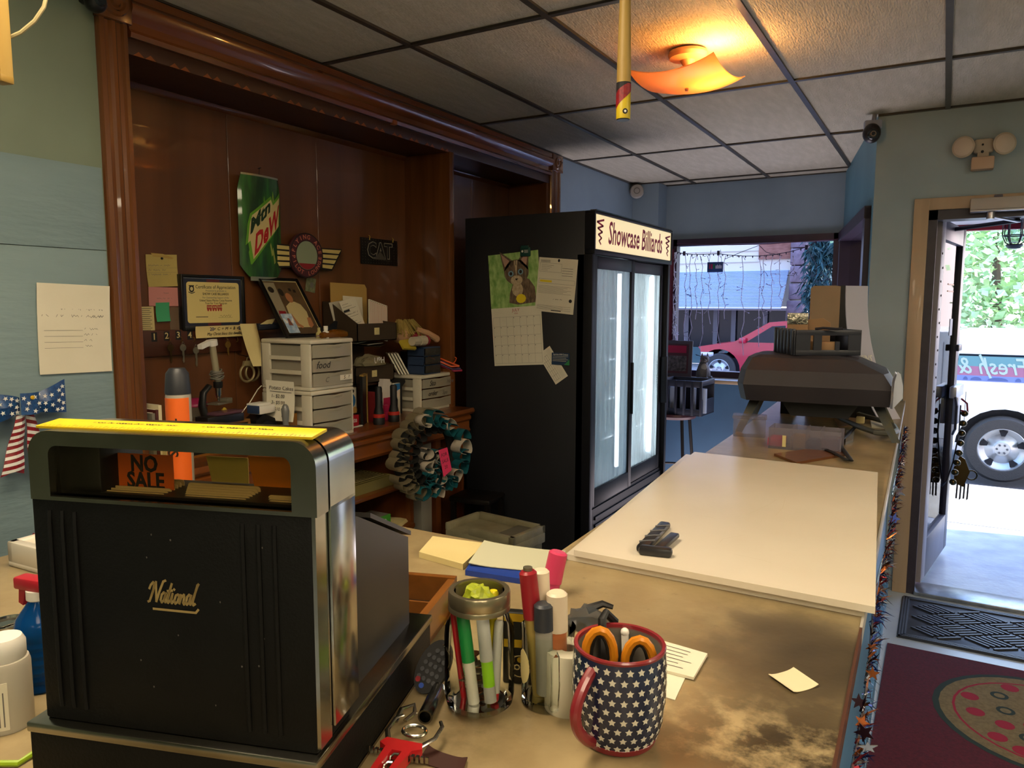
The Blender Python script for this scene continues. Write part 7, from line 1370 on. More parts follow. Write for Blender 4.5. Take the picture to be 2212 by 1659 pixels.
dv = ray(1346, 258); t_ = 1.75; p = EYE+dv*t_; HS = thing('hanging_stick', 'tapered wooden stick hanging in mid-view with red and yellow end', 'stick', p); H = CEIL-p.z; r0 = .0165
B().lathe([(r0*.98, .082), (r0*1.0, .12), (r0*.80, .26), (r0*.62, .40), (r0*.55, H), (0, H)], 20).obj('shaft', m_stick, HS)
m_ye = mat('yellow wrap', 'c0a81c', .4); B().lathe([(0, .0), (r0*.98, 0), (r0*1.02, .004), (r0*1.02, .082), (r0*.98, .083)], 24).obj('end_wrap', m_ye, HS)
vd = Vector((p.x-EYE.x, p.y-EYE.y, 0)).normalized(); av0 = math.atan2(-vd.y, -vd.x)
def wrap(pts, m, nm, lift=.0004):
    q = B()
    for k in range(10):
        u0, u1 = k/10, (k+1)/10
        def edge(u): return [(r0*1.02+lift)*math.cos(av0+(-1+2*u)*1.5), (r0*1.02+lift)*math.sin(av0+(-1+2*u)*1.5)]
        lo, hi = pts
        q.poly([(*edge(u0), lo(u0)), (*edge(u1), lo(u1)), (*edge(u1), hi(u1)), (*edge(u0), hi(u0))])
    q.obj(nm, m, HS)
wrap((lambda u: .078-.022*(1-u)*0-.02*(1-u), lambda u: .0825), m_ink, 'black_wrap'); wrap((lambda u: .020+.045*u, lambda u: min(.079, .058+.03*u)), m_rd, 'red_wrap', .0006)
M = Matrix.Rotation(av0+.25-PI/2+PI, 4, 'Z') @ Matrix.Translation((0, -r0*1.03, .015)) @ Matrix.Rotation(PI/2, 4, 'X')
q = B(); q.cyl(.0062, 0, .001, 16, M=M); bl = q.obj('ball_emblem', m_ink, HS); q = B(); q.cyl(.0028, .001, .0014, 12, M=M); q.obj('emblem_spot', m_white, HS)
B().lathe([(0, -.002), (r0*.9, -.002), (r0*.95, .0), (0, 0)], 20).obj('end_cap', m_black, HS)
p = EYE+ray(4, 176)*1.25; H = CEIL-p.z; t = thing('hanging_stick', 'wooden stick end hanging at the upper left corner with cord', 'stick', p, .3); B().box(-.0125, .0125, -.0125, .0125, 0, H, .002).obj('shaft', m_stick, t)
B().box(-.0127, .0127, -.0127, .0127, -.003, .010, .002).obj('end_cap', mat('tan stick end', '7f6428', .5), t)
q = B(); c4 = [EYE+ray(x, y)*1.26-p for x, y in ((18, 82), (45, 70), (75, 45), (95, 15), (104, -25), (104, -70))]; c4 = [Matrix.Rotation(-.3, 3, 'Z') @ v for v in c4]; q.tube(c4, .0032, 6); q.obj('cord', mat('pale cord', 'a89a70', .5), t)
# cameras
p = PX(206, 4, FL+.07); t = thing('security_camera', 'black security camera on the top left corner of the wood trim', 'camera', p, LW); B().ball((0, 0, 0), .032, 16).obj('dome', m_black, t); B().lathe([(0, .034), (.014, .034), (.018, .028), (.02, .02)], 16, M=Matrix.Rotation(PI/2, 4, 'X')).obj('lens', mat('camera lens', '20262c', .1), t); B().rod((0, .02, .0), (0, .07, .02), .012).obj('bracket', m_black, t)
p = PY(1883, 288, 4.46); t = thing('security_camera', 'dark dome security camera at the corner beside the door wall', 'camera', p, .25); m_dc = mat('dark camera shell', '1e1a1e', .35); B().ball((0, 0, 0), .045, 18, (1, 1, 1.15)).obj('dome', m_dc, t); B().lathe([(0, .05), (.018, .05), (.024, .046), (.028, .036)], 18, M=Matrix.Translation((0, 0, -.012)) @ Matrix.Rotation(PI/2, 4, 'X')).obj('lens', mat('camera lens', '20262c', .1), t)
q = B(); arcring(q, .010, .014, -.052); o = q.obj('lens_ring', mat('brown lens ring', '7a6a5a', .4), t, smooth=0); o.location = (0, 0, -.012); B().box(-.035, .05, .0, .05, .025, .07, .006).rod((.01, .02, .06), (.02, .05, .12), .012).obj('bracket', mat('grey bracket', '8a8ea2', .4), t)
# emergency light
c_ = PY(2124, 322, 4.515); m_em = mat('aged beige plastic', 'b3a596', .5, col2='aa9c8c', nscale=6); t = thing('emergency_light', 'beige twin-headed emergency light above the door', 'light', (c_.x, 4.518, c_.z)); t.scale = (.82, .9, .86); k_ = PY(2180, 322, 4.5).x-PY(2124, 322, 4.5).x
B().box(-.055, .055, -.045, 0, -.03, .055, .02).obj('housing', m_em, t); B().box(-.06, .06, -.07, 0, -.125, -.052, .008).obj('battery_box', mat('tan plastic box', 'b89a84', .5), t); B().box(-.03, .03, -.04, 0, -.055, -.02).obj('neck', m_em, t)
for s in (-1, 1):
    M = Matrix.Translation((s*.105, -.05, .012)) @ Matrix.Rotation(s*.25, 4, 'Z') @ Matrix.Rotation(PI/2, 4, 'X'); B().lathe([(0, -.045), (.03, -.04), (.055, -.01), (.062, .0), (.062, .008), (.054, .010), (.02, .016), (0, .018)], 28, M=M).obj('lamp_head', m_em, t); B().lathe([(0, .020), (.05, .0125), (.052, .011)], 24, M=M).obj('lens', mat('lamp head lens', 'c2b2a4', .2), t)
    B().rod((s*.04, -.03, .02), (s*.08, -.045, .015), .012).obj('arm', m_em, t)
for z, s_ in ((.018, .006), (-.022, .008)): B().cyl(s_, 0, .006, 12, M=Matrix.Translation((-.005, -.044, z)) @ Matrix.Rotation(PI/2, 4, 'X')).obj('indicator', m_black, t)
# ================================================================== floor coverings
m_red = mat('dark red carpet', '5e1428', .95, col2='4c1022', nscale=90, bump=.6, bscale=500)
RG = B().box(-.143, 1.35, 2.25, 3.765, 0, .008, .002).obj('pizza_rug', m_red); tag(RG, 'dark red rug with a woven pizza picture before the door', 'rug')
tp, bp, lp = PZ(2110, 1443, .008), PZ(2135, 1645, .008), PZ(2012, 1545, .008); pr_ = (tp.y-bp.y)/2; pcx, pcy = lp.x+pr_, (tp.y+bp.y)/2
def fdisc(name, cx, cy, r_, m, z, r2=0, n=32, sq=1):
    q = B()
    if r2:
        for k in range(n):
            a0, a1 = 2*PI*k/n, 2*PI*(k+1)/n; q.poly([(cx+r2*math.cos(a0), cy+r2*math.sin(a0)*sq, z), (cx+r_*math.cos(a0), cy+r_*math.sin(a0)*sq, z), (cx+r_*math.cos(a1), cy+r_*math.sin(a1)*sq, z), (cx+r2*math.cos(a1), cy+r2*math.sin(a1)*sq, z)])
    else: q.poly([(cx+r_*math.cos(2*PI*k/n), cy+r_*math.sin(2*PI*k/n)*sq, z) for k in range(n)])
    return q.obj(name, m, RG, smooth=0)
m_pg2 = mat('dark green carpet pile', '1e2e2a', .95); m_pt = mat('tan carpet pile', '7a6a4a', .95, col2='6a5c40', nscale=70, bump=.5, bscale=400); m_pp = mat('pepperoni pile', '8a1430', .95)
fdisc('pizza_rim', pcx, pcy, pr_, m_pg2, .0084); fdisc('pizza_base', pcx, pcy, pr_*.94, m_pt, .0088); fdisc('sauce_ring', pcx, pcy, pr_*.82, m_pp, .0091, pr_*.795)
rnd = random.Random(3); placed = []
for k in range(400):
    if len(placed) > 30: break
    a, d_ = rnd.uniform(0, 6.28), pr_*.72*math.sqrt(rnd.random()); x, y = pcx+d_*math.cos(a), pcy+d_*math.sin(a)
    if all(math.hypot(x-u, y-v) > pr_*.235 for u, v in placed): placed.append((x, y)); i = len(placed) % 3; (fdisc('pepperoni', x, y, pr_*.085, m_pp, .0092, n=14) if i < 2 else fdisc('olive_ring', x, y, pr_*.085, m_pg2, .0092, pr_*.05, 14))
MT = thing('door_mat', 'dark ribbed rubber mat at the open shop door', 'mat', (.49, 4.155, 0)); m_mat = mat('grey rubber mat', '2c2f38', .42, col2='32353f', nscale=20)
B().box(-.60, .60, -.285, .285, 0, .006, .002).obj('base', m_mat, MT); b = B()
for k in range(3): q_ = .006+.012*k; b.box(-.60+q_, .60-q_, -.285+q_, -.285+q_+.007, .005, .012); b.box(-.60+q_, .60-q_, .285-q_-.007, .285-q_, .005, .012); b.box(-.60+q_, -.60+q_+.007, -.285+q_, .285-q_, .005, .012); b.box(.60-q_-.007, .60-q_, -.285+q_, .285-q_, .005, .012)
b.obj('border_rib', m_mat, MT, smooth=0); b = B(); c_ = .125
for i in range(-9, 10):
    for j in range(-9, 10):
        for k in range(5):
            o_ = (k-2)*c_/5; u_, v_ = (i*c_, j*c_+o_) if (i+j) % 2 else (i*c_+o_, j*c_)
            x, y = (u_-v_)*.90, (u_+v_)*.60
            if abs(x) > .515 or abs(y) > .205: continue
            dx_, dy_ = (.90, .60) if (i+j) % 2 else (-.90, .60); l_ = math.hypot(dx_, dy_); M = Matrix.Translation((x, y, .009)) @ Matrix.Rotation(math.atan2(dy_, dx_), 4, 'Z'); L_ = c_*.42*l_
            b.box(-L_, L_, -.0055, .0055, -.004, .005, M=M)
b.obj('woven_rib', m_mat, MT, smooth=0)['kind'] = 'stuff'
# ================================================================== open glass door
ang = math.atan2(.82, .125); DR = tag(thing('door_1', 'glazed dark framed door standing open to the street', 'door', (-.052, 4.635, .0), ang), kind='structure'); lw = .83; m_dl = mat('grey violet door paint', '55505f', .4, col2='4b4756', nscale=7); m_dd = mat('dark door stile', '231f27', .4)
B().box(0, .115, -.022, .022, .03, 2.045, .003).obj('hinge_stile', mat('pale grey stile', '8d8790', .45), DR); B().box(lw-.10, lw, -.022, .022, .03, 2.045, .003).obj('lock_stile', m_dd, DR); B().box(.115, lw-.10, -.022, .022, 1.94, 2.045, .003).obj('top_rail', m_dl, DR); B().box(.115, lw-.10, -.022, .022, .03, .26, .003).obj('bottom_rail', m_dl, DR)
gp = B().box(.115, lw-.10, -.003, .003, .26, 1.94).obj('door_glass', m_glass, DR)
b = B()
for k in range(11): b.cyl(.006, 0, .004, 10, M=Matrix.Translation((.04+.035*(k % 2), -.022, 1.86-.075*k)) @ Matrix.Rotation(PI/2, 4, 'X'))
b.obj('screw_head', m_dd, DR)['kind'] = 'stuff'
B().box(.55, .64, -.0052, -.0032, 1.40, 1.50).obj('glass_sticker', mat('pale sticker', '8a98a8', .5), DR)
for z in (1.70, 1.66): B().box(.40, .60, -.0052, -.0032, z, z+.008).obj('sticker_line', mat('orange sticker line', 'c07a30', .5), DR)
m_lk = mat('pale metal lock', 'b4b4bc', .3, .8)
lk = B().box(lw-.26, lw+.02, -.06, -.022, 1.02, 1.09, .004).box(lw-.10, lw-.0, -.05, -.022, .84, 1.05, .004).obj('lock_case', m_lk, DR); q = B(); q.tube([(lw-.24, -.05, 1.04), (lw-.30, -.07, .98), (lw-.30, -.07, .84), (lw-.24, -.05, .80)], .008, 8); q.obj('pull_handle', m_dd, DR)
q = B(); q.tube([(lw-.05, -.06, 1.0), (lw-.03, -.09, .97), (lw-.06, -.10, .92), (lw-.09, -.07, .93)], .006, 8); q.obj('red_cord', m_rd, DR); B().box(lw-.13, lw-.01, -.04, -.022, 1.30, 1.34, .004).obj('latch_guard', m_dd, DR)
W_ = lambda x, y, z: DR.matrix_basis @ Vector((x, y, z))
SBL = thing('sleigh_bells', 'leather strap of brass jingle bells hanging on the open door', 'bells', W_(lw-.06, -.06, .93)); dd = Vector((-.03, -.02, -.50)); q = B(); q.tube([Vector((0, 0, .03)), dd*.3+Vector((.01, 0, 0)), dd*.65, dd*.9+Vector((-.02, -.01, 0)), dd+Vector((-.05, -.03, 0))], .011, 8, flat=.4); q.obj('strap', m_dd, SBL)
m_bell = mat('tarnished bell brass', '5a4a2c', .25, .9)
for k in range(8): v = dd*(k+.3)/8+Vector((.025-.004*max(0, k-4), -.012, 0)); q = B(); q.ball(v, .021, 12); q.obj('bell', m_bell, SBL)
kb = thing('key_bunch', 'ornament and keys hanging from a thin wire on the door', 'ornament', W_(lw+.01, -.075, .55)); q = B(); q.rod((0, 0, .05), (0, .0, .49), .0018, 5); q.obj('wire', m_dd, kb); q = B(); q.prism([(-.03, -.10), (.02, -.12), (.05, -.02), (.02, .06), (-.01, .08), (-.04, .0)], -.01, .012, 'y'); q.tube([(.06+.03*math.cos(a*PI/6), 0, -.04+.03*math.sin(a*PI/6)) for a in range(12)], .005, 6, True); q.obj('ornament_body', m_bell, kb)
for k in range(4): B().prism([(-.02+.02*k, -.20-.01*(k % 2)), (-.01+.02*k, -.20), (-.008+.02*k, -.10), (-.018+.02*k, -.10)], -.004+.006*k, -.001+.006*k, 'y').obj('hanging_key', m_dd, kb)
# closer over the door
a = PY(2096, 443, 4.49); DC = thing('door_closer', 'beige door closer with arm above the open door', 'door closer', (a.x, 4.515, a.z)); B().box(0, .34, -.065, 0, -.03, .028, .004).obj('body', mat('beige closer case', 'a19a96', .4), DC); B().box(.0, .34, -.067, .0, -.040, -.030, .003).obj('lower_trim', m_lk, DC); B().box(.10, .135, -.05, -.02, .028, .042, .002).obj('clip', m_dl, DC); B().cyl(.018, -.075, -.03, 14, (.09, -.03)).obj('spindle', m_lk, DC); q = B(); q.box(0, .20, -.011, .011, -.004, .004, .002, M=Matrix.Translation((.09, -.03, -.062)) @ Matrix.Rotation(.85, 4, 'Z') @ Matrix.Rotation(.10, 4, 'Y')); q.obj('arm', m_lk, DC); q = B(); q.rod((.22, .12, -.075), (-.13, .62, -.07), .012, 8); q.obj('link_rod', m_dd, DC)
# ================================================================== vestibule and street
m_conc = mat('pale concrete', 'a8a49c', .8, col2='9a968e', nscale=5, bump=.2, bscale=60); m_vest = mat('painted vestibule floor', 'b2b8c6', .25, col2='9aa2b6', nscale=6, bump=.15, bscale=40)  # concrete's own pale grey, shared by both pavements
struct(B().prism([(-.36, 4.62), (1.0, 4.62), (1.32, 6.24), (-.68, 6.24)], -.12, -.012, 'z'), 'floor_vestibule', m_vest)
sw = struct(B().box(-14, 12, 6.24, 7.7, -.20, -.05), 'sidewalk', m_conc); s0 = None
for i in range(18):
    for j in range(1):
        if s0 is None: s0 = struct(B().box(-.735, .735, -.715, .715, -.06, -.015, .008), 'paving_slab', m_conc, sw); s0.location = (-13+1.482*i, 6.975, 0)
        else: share(s0, sw, (-13+1.482*i, 6.975, random.uniform(-.003, .003)))
struct(B().box(-40, 30, 7.7, 17.9, -.3, -.15), 'street', mat('grey asphalt', '54545a', .85, col2='4b4b50', nscale=40, bump=.3, bscale=200)); struct(B().box(-40, 30, 17.9, 20.2, -.3, -.04), 'sidewalk_far', m_conc)
soff = PY(2110, 494, 6.2).z; m_sof = mat('vestibule soffit', 'b8b2b8', .6)
struct(B().prism([(-.36, 4.62), (1.0, 4.62), (1.32, 6.24), (-.68, 6.24)], soff+.03, soff+.08, 'z'), 'ceiling_vestibule', m_sof); struct(B().box(-.69, 1.33, 6.20, 6.26, soff-.012, soff+.03), 'trim_8', mat('red awning edge', 'a01828', .5))
A2 = Vector((1.0, 4.62, 0)); E2 = Vector((1.32, YW, 0)); d2 = E2-A2; M = Matrix.Translation(A2) @ Matrix.Rotation(math.atan2(d2.y, d2.x), 4, 'Z'); struct(B().box(0, d2.length, -.1, 0, -.1, 2.6, M=M), 'wall_vestibule', m_teal2)
c_ = PY(2193, 505, 5.3); VL = thing('cage_light', 'glass jar light in wire cage under the vestibule soffit', 'light', c_); m_cg = mat('grey cage metal', '5f6068', .4, .6); zc2 = soff+.03-c_.z
B().lathe([(0, zc2), (.075, zc2), (.075, zc2-.03), (.055, zc2-.045), (0, zc2-.045)], 20).obj('mount', m_cg, VL); B().lathe([(.05, zc2-.045), (.055, zc2-.06), (.055, -.01), (.04, -.045), (0, -.055)], 20).obj('jar_glass', m_glass, VL)
b = B()
for k in range(6): a = k*PI/3; b.tube([(.062*math.cos(a), .062*math.sin(a), zc2-.04), (.062*math.cos(a), .062*math.sin(a), -.01), (.045*math.cos(a), .045*math.sin(a), -.05), (.012*math.cos(a), .012*math.sin(a), -.07)], .0035, 5)
for z in (zc2-.05, -.01): b.tube([(.062*math.cos(k*PI/8), .062*math.sin(k*PI/8), z) for k in range(16)], .0035, 5, True)
b.obj('cage', m_cg, VL); B().lathe([(0, -.062), (.04, -.06), (.045, -.068), (.03, -.085), (0, -.09)], 16).obj('cage_foot', m_cg, VL)
def lv(p): return (p.x, p.z)
# cars
m_tyre = mat('tyre rubber', '3a3836', .8, bump=.3, bscale=150); m_rim = mat('alloy rim', 'c4c6c8', .3, .6); m_cg2 = mat('car glass', '1a222a', .12, spec=.3); m_wellm = mat('dark wheel well', '15151a', .8)
def wheel(par, x, y, z, r_, w_, spokes=5):
    M = Matrix.Translation((x, y, z)) @ Matrix.Rotation(PI/2, 4, 'X'); t = B().lathe([(r_*.60, -w_/2), (r_*.9, -w_/2), (r_, -w_*.35), (r_, w_*.35), (r_*.92, w_/2), (r_*.66, w_/2), (r_*.62, w_*.42)], 40, M=M).obj('wheel', m_tyre, par)
    B().lathe([(0, w_*.30), (r_*.2, w_*.33), (r_*.24, w_*.28), (r_*.45, w_*.20), (r_*.60, w_*.36), (r_*.655, w_*.46), (r_*.62, w_*.48), (r_*.60, w_*.3), (r_*.6, -w_/2)], 36, M=M).obj('rim', m_rim, t); q = B()
    for k in range(spokes): a = k*2*PI/spokes+.3; q.prism([(r_*(.40)*math.cos(a-.12), r_*.40*math.sin(a-.12)), (r_*.56*math.cos(a-.20), r_*.56*math.sin(a-.20)), (r_*.59*math.cos(a), r_*.59*math.sin(a)), (r_*.56*math.cos(a+.20), r_*.56*math.sin(a+.20)), (r_*.40*math.cos(a+.12), r_*.40*math.sin(a+.12))], w_*.30, w_*.385, 'z', M=M); q.obj('rim_hole', m_wellm, t, smooth=0); q = B()
    [q.cyl(r_*.03, w_*.3, w_*.37, 8, (r_*.13*math.cos(k*PI/3), r_*.13*math.sin(k*PI/3)), M=M) for k in range(6)]; q.obj('lug_nut', m_cg, t); return t
YT = 8.35; wc = PY(2165, 972, YT); wr_ = (PY(2165, 899, YT).z-PY(2165, 1042, YT).z)/2; xr = PY(2008, 860, YT).x; zw1, zw0 = PY(2120, 765, YT).z, PY(2120, 828, YT).z
gz = wc.z-wr_; TR = thing('white_truck', 'white sport utility vehicle with lettered side window parked outside the door', 'car', (wc.x, YT, gz)); m_wp = mat('white car paint', 'e6e6e4', .25, coat=.5)
x0 = xr-wc.x; zb_ = .36; a1, a0 = zw1-gz, zw0-gz; top_ = a1+.20; wb = 3.0; W2 = 1.95; zmid = wr_*1.05
def arch(cx, r_, n=12): return [(cx+r_*math.cos(PI-PI*k/n), wr_+r_*math.sin(PI-PI*k/n)*.98) for k in range(n+1)]
out = [(x0+.03, zb_+.08)]+[(-wr_*1.28, zb_)]+arch(0, wr_*1.25)+[(wr_*1.28, zb_), (wb-wr_*1.28, zb_)]+arch(wb, wr_*1.25)+[(wb+wr_*1.28, zb_), (wb+.95, zb_+.05), (wb+1.0, .8), (wb+.9, 1.02), (wb-.05, a0+.05), (wb-.75, top_-.03), (wb-1.1, top_), (x0+.35, top_), (x0+.16, top_-.06), (x0+.02, a0), (x0-.02, .75)]
B().prism(out, 0, W2, 'y').obj('body', m_wp, TR, smooth=30); B().box(x0+.05, wb+.85, .10, W2-.1, zb_-.02, zb_+.4).obj('wheel_well', m_wellm, TR)
for xx in (0, wb): wheel(TR, xx, .12, wr_, wr_, .26); wheel(TR, xx, W2-.12, wr_, wr_, .26)
B().prism([(x0+.05, zb_+.28), (-wr_*1.26, zb_+.28), (-wr_*1.26, zb_+.34), (x0+.05, zb_+.34)], -.012, 0, 'y').obj('side_moulding', mat('grey moulding', '9a9a9e', .4), TR)
xa, xb = PY(2062, 800, YT).x-wc.x, PY(2300, 800, YT).x-wc.x
gw = B().prism([(xa, a0+.02), (xb, a0+.02), (xb, a1), (xa+.03, a1)], -.004, .02, 'y').obj('side_window', m_cg2, TR); B().prism([(x0+.10, a0+.03), (xa-.09, a0+.02), (xa-.08, a1), (x0+.21, a1-.02)], -.004, .02, 'y').obj('rear_window', m_cg2, TR)
q = B(); q.prism([(xa+.015, a0+.26*(a1-a0)), (xb-.02, a0+.26*(a1-a0)), (xb-.02, a0+.58*(a1-a0)), (xa+.02, a0+.58*(a1-a0))], -.006, -.004, 'y'); q.obj('red_print', mat('window red band', '94627c', .5), gw, smooth=0); q = B(); q.prism([(xa+.02, a0+.58*(a1-a0)), (xb-.02, a0+.58*(a1-a0)), (xb-.02, a1-.02), (xa+.03, a1-.02)], -.006, -.004, 'y'); q.obj('green_print', mat('window green band', '5a868c', .5), gw, smooth=0)  # band colours washed out: haze over the truck put into the print
t3 = text('Fresh & Fr', (a1-a0)*.80, mat('pale window letters', '9ab0a8', .5), gw, (PY(2120, 800, YT).x-wc.x, -.008, (a0+a1)/2+.02), shear=.3, bold=.01); t3.scale.x = -.8  # letters paled with the same painted haze
q = B(); q.prism([(xa+.005, a0+.02), (xb-.02, a0+.02), (xb-.02, a0+.26*(a1-a0)), (xa+.015, a0+.26*(a1-a0))], -.006, -.004, 'y'); q.obj('blue_print', mat('window blue band', '6a7ab4', .5), gw, smooth=0); q = B(); stroke(q, [(xa+.20, a1-.01), (xa+.30, a0+.05)], .02, -.008); q.obj('slash_print', mat('pale window letters', '9ab0a8', .5), gw, smooth=0)  # blue band also washed out by painted haze
for px0, px1 in ((2080, 2090), (2096, 2120), (2132, 2178), (2193, 2206), (2216, 2240)):
    u0, u1 = PY(px0, 825, YT).x-wc.x, PY(px1, 825, YT).x-wc.x; q = B(); q.poly([((u0+u1)/2+(u1-u0)/2*math.cos(PI*k/8), -.0085, a0+.03+(a1-a0)*.11*math.sin(PI*k/8)) for k in range(9)]); q.obj('letter_top', mat('dark slate lettering', '4a5a8a', .5), gw, smooth=0)
for xx in (xb+.06, xb+1.15): B().box(xx-.004, xx+.004, -.003, .0, .5, top_-.1).obj('door_seam', mat('grey moulding', '9a9a9e', .4), TR)
# red car across the street
YR = 15.8; wc = PY(1553, 786, YR); wr_ = .35; gz = -.15; RC = thing('red_car', 'red sport utility vehicle parked across the street', 'car', (PY(1553, 786, YR).x, YR, gz)); m_rp = mat('red car paint', 'b01430', .2, coat=.6); sc_ = 1.0
wb = 2.7; nose = PY(1536, 770, YR).x-wc.x-.25; rf = PY(1650, 692, YR).z-gz; bl_ = PY(1600, 741, YR).z-gz
out = [(nose, .45), (nose+.1, .30), (-.46, .27)]+[(.44*math.cos(PI-PI*k/12), wr_+.44*math.sin(PI-PI*k/12)) for k in range(13)]+[(.46, .27), (wb-.46, .27)]+[(wb+.44*math.cos(PI-PI*k/12), wr_+.44*math.sin(PI-PI*k/12)) for k in range(13)]+[(wb+.46, .27), (wb+.85, .35), (wb+.88, .9), (wb+.62, bl_+.1), (wb+.3, rf-.1), (wb-.2, rf-.02), (1.5, rf), (1.0, rf-.04), (.30, bl_+.02), (-.45, bl_-.10), (nose+.05, bl_-.26)]
B().prism(out, 0, 1.8, 'y').obj('body', m_rp, RC, smooth=30); B().box(nose+.1, wb+.8, .1, 1.7, .25, .6).obj('wheel_well', m_wellm, RC)
for xx in (0, wb): wheel(RC, xx, .1, wr_, wr_, .22); wheel(RC, xx, 1.7, wr_, wr_, .22)
for P_ in ([(.55, bl_+.02), (1.32, bl_+.02), (1.32, rf-.10), (1.06, rf-.12)], [(1.42, bl_+.02), (2.25, bl_+.02), (2.25, rf-.10), (1.42, rf-.10)], [(2.35, bl_+.03), (wb+.45, bl_+.12), (wb+.2, rf-.13), (2.35, rf-.10)]): B().prism(P_, -.006, .02, 'y').obj('side_window', m_cg2, RC)
B().box(.42, .56, -.12, -.0, bl_-.0, bl_+.11, .02).obj('wing_mirror', m_rp, RC); B().box(nose+.02, nose+.3, -.006, .02, .62, .72, .01).obj('headlamp', m_rim, RC)
for x in (1.37, 2.3): B().box(x-.006, x+.006, -.004, 0, .35, bl_).obj('door_seam', m_wellm, RC)
# ================================================================== shops across the street
YFc = 19.6; F = lambda x, y: PY(x, y, YFc); m_sid = mat('cream siding', 'd8d2c0', .7); m_brk = mat('red brown brick', '9a6a5a', .8, col2='855646', nscale=8, stretch=(1, 1, 3)); m_clap = mat('pale green clapboard', 'c4d4c0', .7); m_stn = mat('rough stone', '8a7a84', .9, col2='75666f', nscale=9, bump=.8, bscale=12)
xL, xP0, xP1, xC1 = F(1380, 600).x, F(1709, 600).x, F(1743, 600).x, F(1830, 600).x; zA1, zA0 = F(1560, 586).z, F(1560, 667).z; zT = F(1560, 470).z
BD = thing('shop_building', 'cream and brick shop building with a long white awning', 'building', (0, YFc, -.04)); Z0 = .04
bw_ = B().box(xL-10, xP0, .0, 6, zA0+.06+Z0, zT+2).obj('wall', m_sid, BD); xm = F(1640, 550).x; B().box(xm, xP0-.03, -.06, .0, F(1680, 556).z, zT+2).obj('brick_panel', m_brk, BD); B().box(xL-10, xP0, .8, 1.0, 0, zA0).obj('shop_glass', m_cg2, BD)
for k in range(10):
    z = zA1+.25+k*.28
    B().box(xL-10, xm, -.02, 0, z, z+.02).obj('siding_joint', mat('darker siding joint', 'b8b2a2', .7), BD)  # joint strips in a slightly darker cream
for px in (1466, 1530, 1570, 1640, 1690): x = F(px, 700).x; B().box(x-.06, x+.06, .70, .8, 0, zA0).obj('mullion', m_cg, BD)
B().box(xL-10, xP0, .68, .8, 0, .45).obj('stall_riser', mat('teal riser', '4a6a70', .6), BD); B().box(xL-10, xP0, .0, 1, zA0, zA0+.06).obj('shop_ceiling', m_sof, BD)
nS = 26; a0_ = None; m_aw = mat('pale blue awning slat', 'a2b4c8', .5)
for k in range(nS):
    v = (k+.5)/nS; z = zA0+.04+(zA1-zA0)*v; y = -.9+.9*v
    if a0_ is None: B_l = (xP0-.05-(xL-1))/2; xcA = (xP0-.05+xL-1)/2; a0_ = B().box(-B_l, B_l, -.03, .03, -(zA1-zA0)/nS*.42, (zA1-zA0)/nS*.42, .01, 1).obj('awning_slat', m_aw, BD); a0_.location = (xcA, y, z)
    else: share(a0_, BD, (xcA, y, z))
st0 = None
for k in range(16):
    z = .26+k*.42; wv = random.uniform(-.03, .03); o = B().box(xP0+wv, xP1+wv*.5, -.32-abs(wv), .2, z-.20, z+.20, .03).obj('stone', m_stn, BD)
B2 = thing('clapboard_house', 'pale green clapboard house right of the stone pier', 'building', (0, YFc+.2, -.04)); B().box(xP1+.05, xC1+6, 0, 6, 0, zT+2).obj('wall', m_clap, B2); c0_ = None
for k in range(44):
    z = .3+k*.135; q_ = (xP1+.05, xC1+6)
    if c0_ is None: c0_ = B().prism([(0, 0), (-.035, 0), (-.005, .13), (0, .13)], -(q_[1]-q_[0])/2, (q_[1]-q_[0])/2, 'x').obj('clapboard_plank', m_clap, B2, smooth=0); c0_.location = ((q_[0]+q_[1])/2, 0, z)
    else: share(c0_, B2, ((q_[0]+q_[1])/2, 0, z))
# trees
def tree(name, label, x, y, z0, zc, rx_, rz_, n, ls, ml, droop=False, seed=1, trunk=.12):
    rnd = random.Random(seed); T = thing(name, label, 'tree', (x, y, z0)); B().tube([(0, 0, 0), (.1, 0, (zc-z0)*.5), (0, .05, zc-z0+rz_*.3)], lambda u: trunk*(1-.6*u), 8).obj('trunk', mat('grey bark', '5a4c42', .9, bump=.5, bscale=30), T); q = B()
    cl = [(rnd.uniform(-1, 1), rnd.uniform(-1, 1), rnd.uniform(-1, 1)) for _ in range(26)]
    for k in range(n):
        c_ = cl[k % 26]; v = Vector((c_[0]*rx_*.75+rnd.gauss(0, .22)*rx_, c_[1]*rx_*.75+rnd.gauss(0, .22)*rx_, zc-z0+c_[2]*rz_*.8+rnd.gauss(0, .16)*rz_))
        d_ = Vector((rnd.uniform(-1, 1), rnd.uniform(-1, 1), rnd.uniform(-1.6, -.4) if droop else rnd.uniform(-.7, .7))).normalized(); n_ = d_.cross(Vector((rnd.random()-.5, rnd.random()-.5, rnd.random()-.5))).normalized(); L_ = ls*rnd.uniform(.6, 1.3); q.poly([v, v+d_*L_*.45+n_*L_*(.10 if droop else .28), v+d_*L_, v+d_*L_*.45-n_*L_*(.10 if droop else .28)])
    f_ = q.obj('foliage', ml, T, smooth=0); f_['kind'] = 'stuff'; return T
m_lf = mat('bright green leaves', '8fb47a', .6, col2='b0cc98', nscale=3); m_nd = mat('dark blue green needles', '1f4a4a', .7, col2='17393c', nscale=5)
p = PY(2150, 540, 15); tree('street_tree', 'leafy green street tree seen through the open door', p.x, 15, -.1, p.z-.1, 2.0, 1.3, 5000, .17, m_lf, seed=2)
p = PY(1785, 560, 18.4); tree('dark_conifer', 'dark drooping conifer in front of the clapboard house', p.x, 18.4, -.04, p.z-.1, .40, 1.3, 2600, .26, m_nd, True, 5, .08)
